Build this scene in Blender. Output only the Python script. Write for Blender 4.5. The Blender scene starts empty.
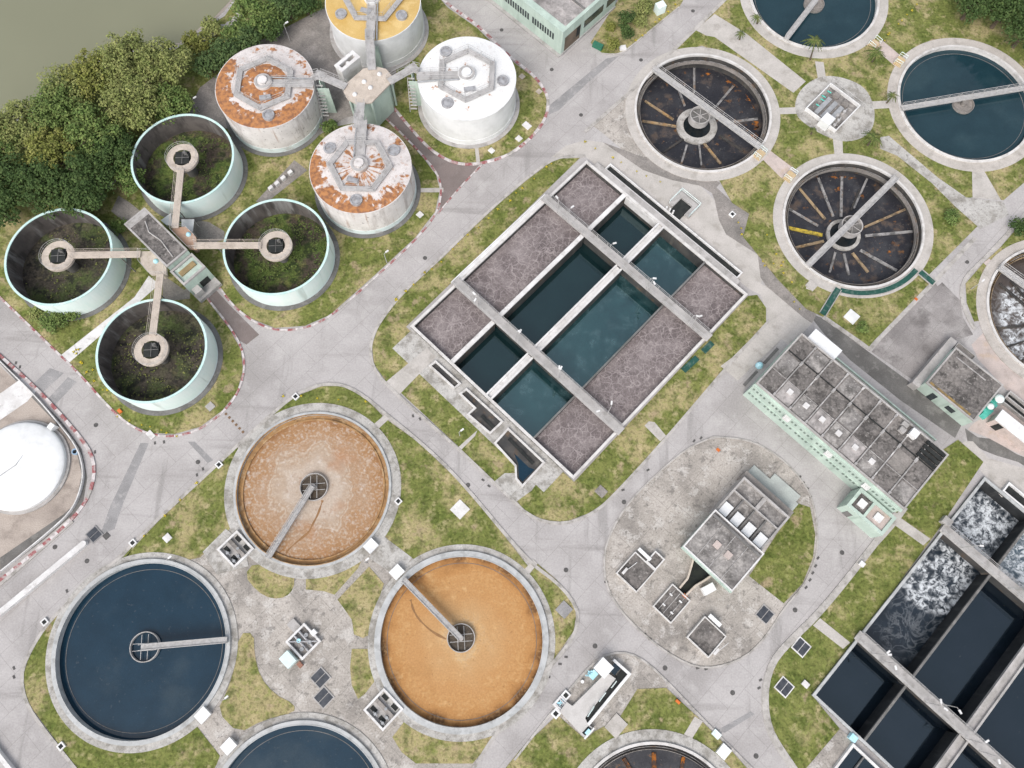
import bpy, bmesh, math, random
from mathutils import Vector, Matrix, noise
from mathutils.geometry import tessellate_polygon
PI = math.pi
random.seed(7)
sc = bpy.context.scene
COL = sc.collection

# ------------------------------------------------------------------ camera
F_PX, TILT, ROLL, HCAM = 770.0, math.radians(16), math.radians(2), 120.0
_ct, _st = math.cos(TILT), math.sin(TILT)
FWD = Vector((0, _st, -_ct))
_R0, _U0 = Vector((1, 0, 0)), Vector((0, _ct, _st))
RGT = math.cos(ROLL)*_R0 + math.sin(ROLL)*_U0
UPV = -math.sin(ROLL)*_R0 + math.cos(ROLL)*_U0
cam = bpy.data.cameras.new('camera')
cam.sensor_width = 36.0
cam.lens = F_PX/1024*36
cam.clip_start, cam.clip_end = 1.0, 4000
co = bpy.data.objects.new('camera', cam)
COL.objects.link(co)
M = Matrix((RGT, UPV, -FWD)).transposed().to_4x4()
M.translation = Vector((0, 0, HCAM))
co.matrix_world = M
sc.camera = co

def G(px, py, z=0.0):
    """survey point of the site: where the sight line of a photo pixel meets the level z"""
    d = FWD + RGT*((px-512)/F_PX) - UPV*((py-384)/F_PX)
    s = (z-HCAM)/d.z
    return Vector((d.x*s, d.y*s, z))
def GP(pts, z=0.0): return [G(p[0], p[1], z).xy for p in pts]
def T(x0, y0, pts, s=3.4909): return [(x0+p[0]/s, y0+p[1]/s) for p in pts]
def T7(x0, y0, pts): return T(x0, y0, pts, 6.983)
# the plant's own grid: u runs to the lower right, v to the upper right
GA = math.radians(48.1)
E2 = Vector((math.cos(GA), math.sin(GA))); E1 = Vector((math.sin(GA), -math.cos(GA)))
ANG1 = math.atan2(E1.y, E1.x)
def UV(px, py, z=0.0):
    p = G(px, py, z).xy
    return p.dot(E1), p.dot(E2)
def W(u, v): return E1*u + E2*v
def rect(u0, u1, v0, v1): return [W(u0, v0), W(u1, v0), W(u1, v1), W(u0, v1)]
def uvbox(pts, z=0.0):
    q = [UV(p[0], p[1], z) for p in pts]
    us = [a[0] for a in q]; vs = [a[1] for a in q]
    return min(us), max(us), min(vs), max(vs)

# ------------------------------------------------------------------ mesh builder
class MB:
    def __init__(s): s.v = []; s.f = []; s.m = []; s.cur = 0; s.smooth = False
    def add(s, vs, fs):
        o = len(s.v); s.v += [tuple(v) for v in vs]
        for f in fs: s.f.append(tuple(i+o for i in f)); s.m.append(s.cur)
        return s
    def prism(s, poly, z0, z1, bottom=False, top=True):
        a = sum(p[0]*q[1]-q[0]*p[1] for p, q in zip(poly, list(poly[1:])+[poly[0]]))
        if a < 0: poly = list(reversed(poly))
        n = len(poly)
        vs = [(p[0], p[1], z0) for p in poly]+[(p[0], p[1], z1) for p in poly]
        fs = [(i, (i+1) % n, n+(i+1) % n, n+i) for i in range(n)]
        if top: fs.append(tuple(range(n, 2*n)))
        if bottom: fs.append(tuple(reversed(range(n))))
        return s.add(vs, fs)
    def uv(s, u0, u1, v0, v1, z0, z1, bottom=False): return s.prism(rect(u0, u1, v0, v1), z0, z1, bottom)
    def frame(s, u0, u1, v0, v1, t, z0, z1):
        """a rectangular ring of wall, butted at the corners"""
        s.uv(u0, u1, v0, v0+t, z0, z1, True); s.uv(u0, u1, v1-t, v1, z0, z1, True)
        s.uv(u0, u0+t, v0+t, v1-t, z0, z1, True); s.uv(u1-t, u1, v0+t, v1-t, z0, z1, True)
        return s
    def beam(s, a, b, w, z0, z1, z0b=None, z1b=None):
        a = Vector(a[:2]); b = Vector(b[:2]); d = (b-a).normalized(); n = Vector((-d.y, d.x))*w/2
        if z0b is None: z0b, z1b = z0, z1
        vs = [(*(a-n), z0), (*(b-n), z0b), (*(b+n), z0b), (*(a+n), z0), (*(a-n), z1), (*(b-n), z1b), (*(b+n), z1b), (*(a+n), z1)]
        return s.add(vs, [(0, 1, 5, 4), (1, 2, 6, 5), (2, 3, 7, 6), (3, 0, 4, 7), (4, 5, 6, 7), (3, 2, 1, 0)])
    def box(s, c, lx, ly, ang, z0, z1):
        d = Vector((math.cos(ang), math.sin(ang)))*lx/2; c = Vector(c[:2])
        return s.beam(c-d, c+d, ly, z0, z1)
    def ring(s, c, r0, r1, z0, z1, n=96, a0=0, a1=2*PI, inner=True, outer=True, top=True, z1i=None):
        full = abs(a1-a0-2*PI) < 1e-6
        m = n if full else n+1
        if z1i is None: z1i = z1
        vs = []
        for i in range(m):
            a = a0+(a1-a0)*i/n; ca, sa = math.cos(a), math.sin(a)
            vs += [(c[0]+r0*ca, c[1]+r0*sa, z0), (c[0]+r1*ca, c[1]+r1*sa, z0), (c[0]+r1*ca, c[1]+r1*sa, z1), (c[0]+r0*ca, c[1]+r0*sa, z1i)]
        fs = []
        for i in range(n):
            j = (i+1) % m; A, B = 4*i, 4*j
            if outer: fs.append((A+1, B+1, B+2, A+2))
            if top: fs.append((A+3, A+2, B+2, B+3))
            if inner: fs.append((A, A+3, B+3, B))
        if not full: fs += [(0, 1, 2, 3), (4*n+3, 4*n+2, 4*n+1, 4*n)]
        return s.add(vs, fs)
    def disc(s, c, r, z, n=96, zc=None, rings=1):
        zc = z if zc is None else zc
        vs = [(c[0], c[1], zc)]; fs = []
        for k in range(1, rings+1):
            q = k/rings
            vs += [(c[0]+r*q*math.cos(2*PI*i/n), c[1]+r*q*math.sin(2*PI*i/n), zc+(z-zc)*q) for i in range(n)]
        for i in range(n):
            j = (i+1) % n
            fs.append((0, 1+i, 1+j))
            for k in range(1, rings): fs.append((1+(k-1)*n+i, 1+k*n+i, 1+k*n+j, 1+(k-1)*n+j))
        return s.add(vs, fs)
    def cyl(s, c, r, z0, z1, n=24, r1=None):
        r1 = r if r1 is None else r1
        vs = [(c[0]+r*math.cos(2*PI*i/n), c[1]+r*math.sin(2*PI*i/n), z0) for i in range(n)]
        vs += [(c[0]+r1*math.cos(2*PI*i/n), c[1]+r1*math.sin(2*PI*i/n), z1) for i in range(n)]
        return s.add(vs, [(i, (i+1) % n, n+(i+1) % n, n+i) for i in range(n)]+[tuple(range(n, 2*n)), tuple(reversed(range(n)))])
    def dome(s, c, r, z0, h, n=40, k=8):
        vs = []; fs = []
        for j in range(k):
            t = PI/2*j/k
            vs += [(c[0]+r*math.cos(t)*math.cos(2*PI*i/n), c[1]+r*math.cos(t)*math.sin(2*PI*i/n), z0+h*math.sin(t)) for i in range(n)]
        vs.append((c[0], c[1], z0+h))
        for j in range(k-1):
            for i in range(n): fs.append((j*n+i, j*n+(i+1) % n, (j+1)*n+(i+1) % n, (j+1)*n+i))
        for i in range(n): fs.append(((k-1)*n+i, (k-1)*n+(i+1) % n, k*n))
        return s.add(vs, fs)
    def tube(s, path, r, n=6):
        path = [Vector(p) for p in path]; vs = []; fs = []
        for i, p in enumerate(path):
            d = (path[min(i+1, len(path)-1)]-path[max(i-1, 0)]).normalized()
            x = d.cross(Vector((0, 0, 1)))
            if x.length < 1e-3: x = d.cross(Vector((1, 0, 0)))
            x.normalize(); y = d.cross(x)
            rr = r[i] if isinstance(r, (list, tuple)) else r
            vs += [p+(x*math.cos(2*PI*k/n)+y*math.sin(2*PI*k/n))*rr for k in range(n)]
        for i in range(len(path)-1):
            for k in range(n): fs.append((i*n+k, i*n+(k+1) % n, (i+1)*n+(k+1) % n, (i+1)*n+k))
        fs += [tuple(range(n)), tuple(reversed(range((len(path)-1)*n, len(path)*n)))]
        return s.add(vs, fs)
    def rail(s, a, b, z, h=1.05, step=2.2, za=None, zb=None, r=.035):
        a = Vector(a[:2]); b = Vector(b[:2]); za = z if za is None else za; zb = z if zb is None else zb
        L = (b-a).length; n = max(1, int(L/step))
        P = lambda t, dz: (*(a.lerp(b, t)), za+(zb-za)*t+dz)
        s.tube([P(0, h), P(1, h)], r, 5); s.tube([P(0, h*.5), P(1, h*.5)], r*.8, 4)
        for i in range(n+1): s.tube([P(i/n, 0), P(i/n, h)], r, 4)
        return s
    def railring(s, c, R, z, h=1.05, a0=0, a1=2*PI, n=72, step=2, r=.035):
        P = lambda a, dz: (c[0]+R*math.cos(a), c[1]+R*math.sin(a), z+dz)
        for dz in (h, h*.5): s.tube([P(a0+(a1-a0)*i/n, dz) for i in range(n+1)], r, 4)
        for i in range(0, n, step): s.tube([P(a0+(a1-a0)*i/n, 0), P(a0+(a1-a0)*i/n, h)], r, 4)
        return s
    def sheet(s, outer, z, holes=()):
        polys = [[Vector((p[0], p[1], 0)) for p in outer]]+[[Vector((p[0], p[1], 0)) for p in h] for h in holes]
        tris = tessellate_polygon(polys)
        vs = [(p.x, p.y, z) for pl in polys for p in pl]
        fs = []
        for t in tris:
            a, b, c = (Vector(vs[i]) for i in t)
            if (b-a).cross(c-a).z < 0: t = (t[0], t[2], t[1])
            fs.append(tuple(t))
        return s.add(vs, fs)
    def build(s, name, mats, parent=None, smooth=False, fix=False):
        me = bpy.data.meshes.new(name)
        o = parent.location if parent is not None else Vector((0, 0, 0))
        if parent is not None and parent.parent is not None: o = WORLD[parent.name]
        me.from_pydata([(v[0]-o[0], v[1]-o[1], v[2]-o[2]) for v in s.v], [], s.f)
        if not isinstance(mats, (list, tuple)): mats = [mats]
        for m in mats: me.materials.append(m)
        if len(mats) > 1: me.polygons.foreach_set('material_index', s.m)
        if fix:
            bm = bmesh.new(); bm.from_mesh(me); bmesh.ops.recalc_face_normals(bm, faces=bm.faces); bm.to_mesh(me); bm.free()
        if smooth: me.polygons.foreach_set('use_smooth', [True]*len(me.polygons))
        me.update()
        ob = bpy.data.objects.new(name, me); COL.objects.link(ob)
        if parent is not None:
            ob.parent = parent
            WORLD[ob.name] = Vector(o)
        return ob
WORLD = {}
def thing(name, label, cat, loc=(0, 0, 0), group=None):
    o = bpy.data.objects.new(name, None); COL.objects.link(o)
    o.empty_display_size = .5
    o.location = (loc[0], loc[1], loc[2] if len(loc) > 2 else 0)
    tag(o, label, cat, group); return o
def tag(o, label, cat, group=None):
    o['label'] = label; o['category'] = cat
    if group: o['group'] = group
    return o
def solo(name, mb, mats, label, cat, loc, group=None, **k):
    """a thing that is one mesh, its origin at its own base"""
    e = Vector((loc[0], loc[1], loc[2] if len(loc) > 2 else 0))
    mb.v = [(v[0]-e.x, v[1]-e.y, v[2]-e.z) for v in mb.v]
    ob = mb.build(name, mats, None, **k); ob.location = e
    return tag(ob, label, cat, group)
def struct(name, mb, mats, kind='structure', **k):
    o = mb.build(name, mats, None, **k); o['kind'] = kind; return o
def dup(root, loc, rotz=0, label=None):
    c = root.copy(); COL.objects.link(c); c.location = loc; c.rotation_euler = (0, 0, rotz)
    if label: c['label'] = label
    for ch in root.children:
        d = ch.copy(); COL.objects.link(d); d.parent = c
        for g in ch.children:
            e = g.copy(); COL.objects.link(e); e.parent = d
    return c
def chaikin(pts, it=2):
    for _ in range(it):
        q = []
        for i in range(len(pts)):
            a, b = Vector(pts[i][:2]), Vector(pts[(i+1) % len(pts)][:2])
            q += [a.lerp(b, .25), a.lerp(b, .75)]
        pts = q
    return [Vector(p) for p in pts]
def chaikin_open(pts, it=2):
    pts = [Vector(p[:2]) for p in pts]
    for _ in range(it):
        q = [pts[0]]
        for i in range(len(pts)-1): q += [pts[i].lerp(pts[i+1], .25), pts[i].lerp(pts[i+1], .75)]
        q.append(pts[-1]); pts = q
    return pts
def circle(c, r, n=72): return [Vector((c[0]+r*math.cos(2*PI*i/n), c[1]+r*math.sin(2*PI*i/n))) for i in range(n)]

# ------------------------------------------------------------------ materials
MATS = {}
def lin(c):
    if isinstance(c, str):
        c = [int(c[i:i+2], 16)/255 for i in (0, 2, 4)]
        return tuple(x/12.92 if x <= .04045 else ((x+.055)/1.055)**2.4 for x in c)
    return c
def mat(name, c1, c2=None, scale=.5, rough=.9, spec=.3, detail=6, lo=.35, hi=.65, layers=(), bump=0, bscale=4, metal=0, fine=0.0, fscale=6, ior=None, tint=None):
    """weathered surface: two base tones mixed by noise, then layers of stains:
       layer = (colour, scale, lo, hi, amount, kind[, stretch])"""
    if name in MATS: return MATS[name]
    m = bpy.data.materials.new(name); m.use_nodes = True; MATS[name] = m
    nt = m.node_tree; N = nt.nodes; L = nt.links
    b = N['Principled BSDF']; b.inputs['Roughness'].default_value = rough
    b.inputs['Specular IOR Level'].default_value = spec; b.inputs['Metallic'].default_value = metal
    if ior: b.inputs['IOR'].default_value = ior
    if tint: b.inputs['Specular Tint'].default_value = (*tint, 1)
    c1 = lin(c1); c2 = lin(c2) if c2 else c1
    geo = N.new('ShaderNodeNewGeometry')
    def mapped(st, rot=0):
        if st == (1, 1, 1) and rot == 0: return geo.outputs['Position']
        mp = N.new('ShaderNodeMapping'); mp.inputs['Scale'].default_value = st; mp.inputs['Rotation'].default_value = (0, 0, rot)
        L.new(geo.outputs['Position'], mp.inputs['Vector']); return mp.outputs['Vector']
    def tex(kind, scl, st=(1, 1, 1), rot=0, dist=0):
        v = mapped(st, rot)
        if kind == 'vor':
            nz = N.new('ShaderNodeTexNoise'); nz.inputs['Scale'].default_value = scl*.8; nz.inputs['Detail'].default_value = 3
            L.new(v, nz.inputs['Vector'])
            ad = N.new('ShaderNodeMixRGB'); ad.blend_type = 'ADD'; ad.inputs['Fac'].default_value = 1
            sm = N.new('ShaderNodeVectorMath'); sm.operation = 'SCALE'; sm.inputs['Scale'].default_value = 1.1/scl*.9
            L.new(nz.outputs['Color'], sm.inputs[0])
            av = N.new('ShaderNodeVectorMath'); L.new(v, av.inputs[0]); L.new(sm.outputs[0], av.inputs[1])
            t = N.new('ShaderNodeTexVoronoi'); t.feature = 'DISTANCE_TO_EDGE'; t.inputs['Scale'].default_value = scl
            L.new(av.outputs[0], t.inputs['Vector']); return t.outputs['Distance']
        if kind == 'cell':
            t = N.new('ShaderNodeTexVoronoi'); t.inputs['Scale'].default_value = scl; L.new(v, t.inputs['Vector'])
            return t.outputs['Distance']
        t = N.new('ShaderNodeTexNoise'); t.inputs['Scale'].default_value = scl; t.inputs['Detail'].default_value = detail
        t.inputs['Roughness'].default_value = .6; t.inputs['Distortion'].default_value = dist
        L.new(v, t.inputs['Vector']); return t.outputs['Fac']
    def grid(cw, st, rot, w_):
        mp = N.new('ShaderNodeMapping'); mp.inputs['Rotation'].default_value = (0, 0, rot); L.new(geo.outputs['Position'], mp.inputs['Vector'])
        b_ = N.new('ShaderNodeTexBrick'); b_.offset = .37; b_.inputs['Scale'].default_value = 1; b_.inputs['Brick Width'].default_value = cw*st[0]; b_.inputs['Row Height'].default_value = cw*st[1]
        b_.inputs['Mortar Size'].default_value = w_; b_.inputs['Mortar Smooth'].default_value = .3
        L.new(mp.outputs[0], b_.inputs['Vector']); return b_.outputs['Fac']
    def ramp(sock, lo, hi):
        r = N.new('ShaderNodeMapRange'); r.inputs['From Min'].default_value = lo; r.inputs['From Max'].default_value = hi
        r.interpolation_type = 'SMOOTHSTEP'
        L.new(sock, r.inputs['Value']); return r.outputs['Result']
    mx = N.new('ShaderNodeMixRGB'); mx.inputs[1].default_value = (*c1, 1); mx.inputs[2].default_value = (*c2, 1)
    L.new(ramp(tex('noise', scale), lo, hi), mx.inputs['Fac']); out = mx.outputs[0]
    for la in layers:
        col, scl, l0, l1, amt, kind = la[:6]; st = la[6] if len(la) > 6 else (1, 1, 1); rot = la[7] if len(la) > 7 else 0
        if kind == 'noise' and l0 < l1: l0 -= .045; l1 -= .055
        if kind == 'grid':
            f = grid(scl, st, rot, l0)
        elif kind == 'vorm':
            f0 = ramp(tex('vor', scl, st, rot), l0, l1); fm = ramp(tex('noise', scl*.45), .30, .56)
            mm = N.new('ShaderNodeMath'); mm.operation = 'MULTIPLY'; L.new(f0, mm.inputs[0]); L.new(fm, mm.inputs[1]); f = mm.outputs[0]
        elif kind == 'cellm':
            f0 = ramp(tex('cell', scl, st, rot), l0, l1); fm = ramp(tex('noise', scl*.35), .40, .54)
            mm = N.new('ShaderNodeMath'); mm.operation = 'MULTIPLY'; L.new(f0, mm.inputs[0]); L.new(fm, mm.inputs[1]); f = mm.outputs[0]
        else:
            f = ramp(tex(kind, scl, st, rot), l0, l1)
        ml = N.new('ShaderNodeMath'); ml.operation = 'MULTIPLY'; ml.inputs[1].default_value = amt; L.new(f, ml.inputs[0])
        q = N.new('ShaderNodeMixRGB'); q.inputs[2].default_value = (*lin(col), 1)
        L.new(ml.outputs[0], q.inputs['Fac']); L.new(out, q.inputs[1]); out = q.outputs[0]
    if fine:
        t = tex('noise', fscale); r = N.new('ShaderNodeMapRange'); r.inputs['From Min'].default_value = .34; r.inputs['From Max'].default_value = .66
        r.inputs['To Min'].default_value = 1-fine; r.inputs['To Max'].default_value = 1+fine; L.new(t, r.inputs['Value'])
        q = N.new('ShaderNodeMixRGB'); q.blend_type = 'MULTIPLY'; q.inputs['Fac'].default_value = 1
        L.new(out, q.inputs[1]); L.new(r.outputs['Result'], q.inputs[2]); out = q.outputs[0]
    L.new(out, b.inputs['Base Color'])
    if bump:
        t = tex('noise', bscale); bp = N.new('ShaderNodeBump'); bp.inputs['Strength'].default_value = bump; bp.inputs['Distance'].default_value = .1
        L.new(t, bp.inputs['Height']); L.new(bp.outputs[0], b.inputs['Normal'])
    return m
R48 = math.radians(-48)
# ground surfaces
ROAD = mat('road_concrete', (.402, .381, .371), (.345, .325, .315), .10, layers=[((.24, .225, .215), .05, .52, .75, .5, 'noise'), ((.46, .44, .425), .35, .55, .75, .4, 'noise'), ((.23, .215, .205), .3, .60, .76, .6, 'noise', (.10, 1, 1), -GA), ((.21, .2, .19), .35, .60, .74, .5, 'noise', (1, .10, 1), -GA), ((.17, .16, .15), 6.0, .035, 0, .45, 'grid', (1, .62, 1), -GA)], fine=.10, fscale=4)
PAVE = mat('paving_concrete', (.42, .385, .348), (.315, .288, .257), .16, layers=[((.17, .155, .14), .12, .50, .70, .6, 'noise'), ((.50, .475, .445), .5, .56, .70, .6, 'noise'), ((.13, .12, .11), .8, .60, .72, .6, 'noise'), ((.14, .13, .12), 4.2, .035, 0, .5, 'grid', (1, 1, 1), -GA), ((.10, .095, .085), 2.2, .64, .72, .6, 'noise')], fine=.18, fscale=4)
PATH = mat('path_concrete', (.46, .43, .40), (.40, .375, .345), .3, layers=[((.24, .22, .19), .4, .56, .74, .45, 'noise')], fine=.10, fscale=5)
APRON = mat('apron_concrete', (.44, .425, .40), (.34, .325, .30), .25, layers=[((.19, .175, .15), .5, .52, .70, .6, 'noise'), ((.16, .15, .135), 1.5, .58, .72, .5, 'noise'), ((.17, .16, .14), 3.5, .03, 0, .4, 'grid', (1, 1, 1), -GA)], fine=.16, fscale=5)
OLDPAVE = mat('old_paving', (.27, .245, .225), (.195, .18, .165), .2, layers=[((.36, .33, .305), .6, .55, .72, .55, 'noise'), ((.10, .094, .085), .3, .55, .73, .6, 'noise'), ((.11, .10, .09), 3.8, .035, 0, .4, 'grid', (1, 1, 1), -GA)], fine=.18, fscale=4)
ASPH = mat('dark_asphalt', (.28, .26, .25), (.20, .185, .178), .15, layers=[((.37, .35, .335), .25, .54, .72, .6, 'noise'), ((.11, .10, .095), .3, .56, .74, .6, 'noise'), ((.12, .11, .1), 5.0, .04, 0, .4, 'grid', (1, .7, 1), -GA)], fine=.15, fscale=5)
GUTTER = mat('dirty_gutter', (.165, .158, .148), (.11, .105, .098), .3, layers=[((.27, .26, .24), .6, .55, .7, .5, 'noise')], fine=.15)
DRIVE = mat('brown_drive', (.20, .165, .155), (.155, .13, .12), .2, layers=[((.27, .235, .225), .3, .55, .74, .5, 'noise')], fine=.12)
PATCH = mat('grey_patch', (.28, .272, .27), (.23, .224, .222), .3, layers=[((.36, .345, .335), .8, .54, .7, .6, 'noise')], fine=.15)
DIRT = mat('bare_dirt', (.40, .345, .30), (.31, .265, .23), .15, layers=[((.17, .14, .12), .3, .55, .75, .5, 'noise'), ((.40, .34, .29), .5, .58, .74, .5, 'noise')], fine=.15)
KERB = mat('kerb_concrete', (.44, .415, .39), (.34, .32, .295), .5, layers=[((.19, .18, .16), .8, .54, .7, .6, 'noise')], fine=.1)
KW = mat('kerb_white_paint', (.62, .58, .57), (.45, .41, .40), 1.2, layers=[((.33, .30, .29), 1.5, .54, .66, .6, 'noise')])
KR = mat('kerb_red_paint', (.27, .085, .09), (.36, .21, .20), 1.5, layers=[((.38, .33, .32), 1.5, .52, .64, .7, 'noise')])
GREEN = dict(scale=.22, lo=.3, hi=.7, detail=8)
def lawn_mat(name, tan, c1=(.098, .120, .030), c2=(.172, .182, .058)):
    a, b = tan
    return mat(name, c1, c2, layers=[((.40, .325, .18), .17, a, b, .7, 'noise'), ((.45, .365, .22), .55, .58, .74, .6, 'noise'), ((.065, .09, .02), .5, .53, .70, .65, 'noise'), ((.22, .245, .07), 1.2, .55, .7, .5, 'noise'), ((.33, .255, .165), .32, .62, .74, .75, 'noise'), ((.05, .075, .018), 2.2, .58, .72, .5, 'noise')], fine=.38, fscale=2.2, bump=.6, bscale=3, rough=1, spec=.1, **GREEN)
LAWN = lawn_mat('lawn_mixed', (.50, .66))
LAWN_DRY = lawn_mat('lawn_dry', (.42, .56))
LAWN_GREEN = lawn_mat('lawn_green', (.58, .74))
# structures
CONC = mat('grey_concrete', (.42, .40, .385), (.33, .315, .30), .4, layers=[((.2, .19, .175), .7, .54, .72, .5, 'noise')], fine=.1)
DKCONC = mat('dark_concrete', (.17, .165, .16), (.11, .107, .1), .4, layers=[((.26, .25, .24), .8, .55, .7, .5, 'noise')], fine=.12)
WHITEC = mat('white_concrete', (.66, .65, .64), (.55, .535, .52), .5, layers=[((.33, .31, .29), .8, .57, .74, .5, 'noise')], fine=.06)
WHITE = mat('white_paint', (.70, .70, .69), (.60, .59, .58), .5, layers=[((.42, .40, .39), .7, .6, .78, .35, 'noise')], rough=.6)
PURE = mat('white_sheet', (.72, .725, .72), (.64, .645, .64), .5, layers=[((.55, .55, .53), .5, .58, .78, .4, 'noise')], rough=.5)
RIMC = mat('cyan_rim_paint', (.44, .63, .59), (.52, .67, .64), .8, layers=[((.66, .72, .7), 1.2, .55, .7, .5, 'noise')])
CYAN = mat('cyan_paint', (.62, .735, .71), (.68, .76, .742), .3, layers=[((.72, .77, .75), .35, .52, .7, .6, 'noise', (1, 1, .15)), ((.30, .35, .32), .5, .62, .78, .5, 'noise', (1, 1, .1))], rough=.7)
MINT = mat('mint_paint', (.43, .515, .455), (.37, .45, .395), .4, layers=[((.52, .62, .54), .6, .54, .7, .5, 'noise', (1, 1, .2)), ((.24, .31, .26), .7, .58, .76, .5, 'noise', (1, 1, .15))], rough=.8)
ROOF = mat('weathered_roof', (.15, .137, .128), (.098, .09, .085), .35, layers=[((.27, .245, .225), .22, .52, .72, .6, 'noise'), ((.04, .037, .034), .8, .53, .68, .7, 'noise'), ((.32, .30, .28), 2.0, .62, .72, .6, 'noise'), ((.20, .182, .168), .7, .55, .68, .6, 'noise')], fine=.28, fscale=2.5)
ROOF_LT = mat('pale_stained_roof', (.36, .335, .32), (.24, .225, .215), .3, layers=[((.5, .46, .44), .5, .54, .7, .6, 'noise'), ((.11, .10, .095), .35, .56, .74, .6, 'noise')], fine=.15, fscale=3)
ROOF_MD = mat('grey_stained_roof', (.25, .235, .222), (.155, .145, .138), .3, layers=[((.40, .375, .35), .4, .52, .70, .65, 'noise'), ((.075, .07, .065), .5, .53, .70, .7, 'noise'), ((.45, .43, .41), 2.0, .62, .72, .6, 'noise')], fine=.25, fscale=3)
BEIGE = mat('beige_concrete', (.52, .452, .385), (.44, .38, .325), .5, layers=[((.30, .25, .2), .8, .55, .72, .5, 'noise')], fine=.1)
TERRA = mat('terracotta_slab', (.42, .27, .19), (.36, .24, .175), .8, layers=[((.5, .40, .33), .9, .55, .7, .5, 'noise')], fine=.1)
PINKC = mat('pink_concrete', (.50, .42, .385), (.42, .36, .33), .4, layers=[((.28, .24, .21), .5, .55, .73, .5, 'noise'), ((.42, .30, .18), .3, .6, .75, .4, 'noise')], fine=.1)
DARK = mat('dark_opening', (.018, .02, .02), (.03, .032, .03), 1)
GLASS = mat('dark_window_glass', (.03, .04, .045), (.05, .06, .06), 1, rough=.15, spec=.5)
STEEL = mat('grey_steel', (.40, .40, .41), (.30, .30, .31), 1.5, rough=.5, metal=.2, layers=[((.22, .18, .15), 1.5, .58, .72, .4, 'noise')])
GALV = mat('galvanised_rail', (.46, .45, .44), (.36, .35, .34), 2, rough=.6)
GRATE = mat('dark_grate', (.035, .04, .05), (.06, .065, .075), 1.5, rough=.5)
GREENP = mat('green_grating', (.014, .062, .048), (.02, .08, .062), 1, rough=.7, layers=[((.10, .15, .13), 1.5, .55, .7, .6, 'noise')])
TEAL = mat('teal_machine_paint', (.08, .42, .34), (.12, .48, .40), 1, rough=.45)
ORANGE = mat('orange_paint', (.62, .16, .03), (.5, .13, .03), 2, rough=.6)
YELLOW = mat('yellow_petals', (.75, .58, .03), (.6, .45, .03), 5, rough=.8)
YPAINT = mat('ochre_deck', (.50, .37, .20), (.46, .36, .23), 1, rough=.8, layers=[((.6, .5, .4), 1.5, .55, .7, .5, 'noise')])
BLUEC = mat('blue_tarp', (.02, .17, .45), (.03, .2, .5), 1, rough=.5)
LTBLUE = mat('pale_blue_plastic', (.35, .62, .70), (.45, .68, .74), 2, rough=.5)
PIPE = mat('pipe_grey', (.33, .34, .35), (.26, .265, .27), 2, rough=.5)
BARK = mat('bark', (.13, .10, .075), (.09, .07, .05), 3, rough=1)
def leaf_mat(name, a, b, c):
    return mat(name, a, b, .35, rough=.75, spec=.25, lo=.35, hi=.65, layers=[(c, .9, .52, .68, .7, 'noise'), ((a[0]*.5, a[1]*.5, a[2]*.5), 1.7, .54, .7, .6, 'noise')], fine=.35, fscale=3)
LEAF_O = leaf_mat('olive_leaves', (.150, .182, .050), (.21, .232, .075), (.28, .28, .105))
LEAF_M = leaf_mat('mid_green_leaves', (.085, .14, .034), (.13, .182, .048), (.19, .225, .07))
LEAF_D = leaf_mat('dark_green_leaves', (.036, .068, .017), (.056, .095, .025), (.09, .13, .038))
LEAF_H = leaf_mat('hedge_leaves', (.05, .088, .028), (.075, .12, .038), (.12, .165, .055))
LEAF_Y = leaf_mat('yellow_green_leaves', (.13, .15, .03), (.19, .20, .045), (.26, .25, .08))
PALM = leaf_mat('palm_fronds', (.07, .105, .025), (.11, .14, .035), (.17, .17, .06))

def water(name, col, col2=None, rough=.06, scale=.25, ripple=.04, rscale=1.6, layers=(), spec=1.0, **k):
    return mat(name, col, col2 or col, scale, rough=rough, spec=spec, layers=layers, bump=ripple, bscale=rscale, **k)
W_RIVER = water('river_water', (.19, .192, .128), (.205, .207, .138), .2, .02, .05, 1.2, spec=.3)
W_BLUE = water('clarifier_water', (.006, .024, .042), (.008, .029, .050), layers=[((.03, .05, .065), .10, .54, .74, .6, 'noise'), ((.05, .065, .075), 1.8, .66, .76, .5, 'noise')], spec=.35, fine=.10)
W_TEAL = water('teal_water', (.004, .014, .016), (.006, .018, .020), spec=1, fine=.12, ior=1.55, tint=(.7, .92, .95))
W_CLEAR = water('settled_teal_water', (.010, .031, .041), (.013, .037, .048), layers=[((.03, .06, .07), .10, .54, .74, .5, 'noise')], spec=.5, fine=.10)
W_TEAL2 = water('bright_teal_water', (.009, .032, .036), (.013, .042, .046), layers=[((.05, .09, .098), .5, .54, .70, .6, 'noise'), ((.004, .016, .02), .14, .52, .66, .7, 'noise')], spec=1, fine=.15, ior=1.85, tint=(.62, .9, .92))
W_DEEP = water('deep_basin_water', (.003, .006, .010), (.005, .008, .013), layers=[((.12, .12, .10), 3.0, .75, .78, .6, 'noise')], spec=1, fine=.12, ior=1.5, tint=(.72, .9, 1))
W_FOAMY = water('aerated_foamy_water', (.008, .018, .028), (.012, .024, .036), rough=.3, layers=[((.30, .34, .37), .7, .25, .60, .75, 'cellm'), ((.62, .65, .68), .95, .38, .66, .95, 'cellm'), ((.66, .69, .72), 1.6, .60, .70, .9, 'noise')], spec=.3)
W_FOAM2 = water('frothing_water', (.012, .024, .036), (.018, .034, .048), rough=.4, layers=[((.28, .32, .36), .8, .22, .60, .8, 'cell'), ((.55, .59, .63), 1.3, .40, .72, .8, 'cellm'), ((.62, .66, .70), 1.6, .58, .68, .8, 'noise')], spec=.3)
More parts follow.
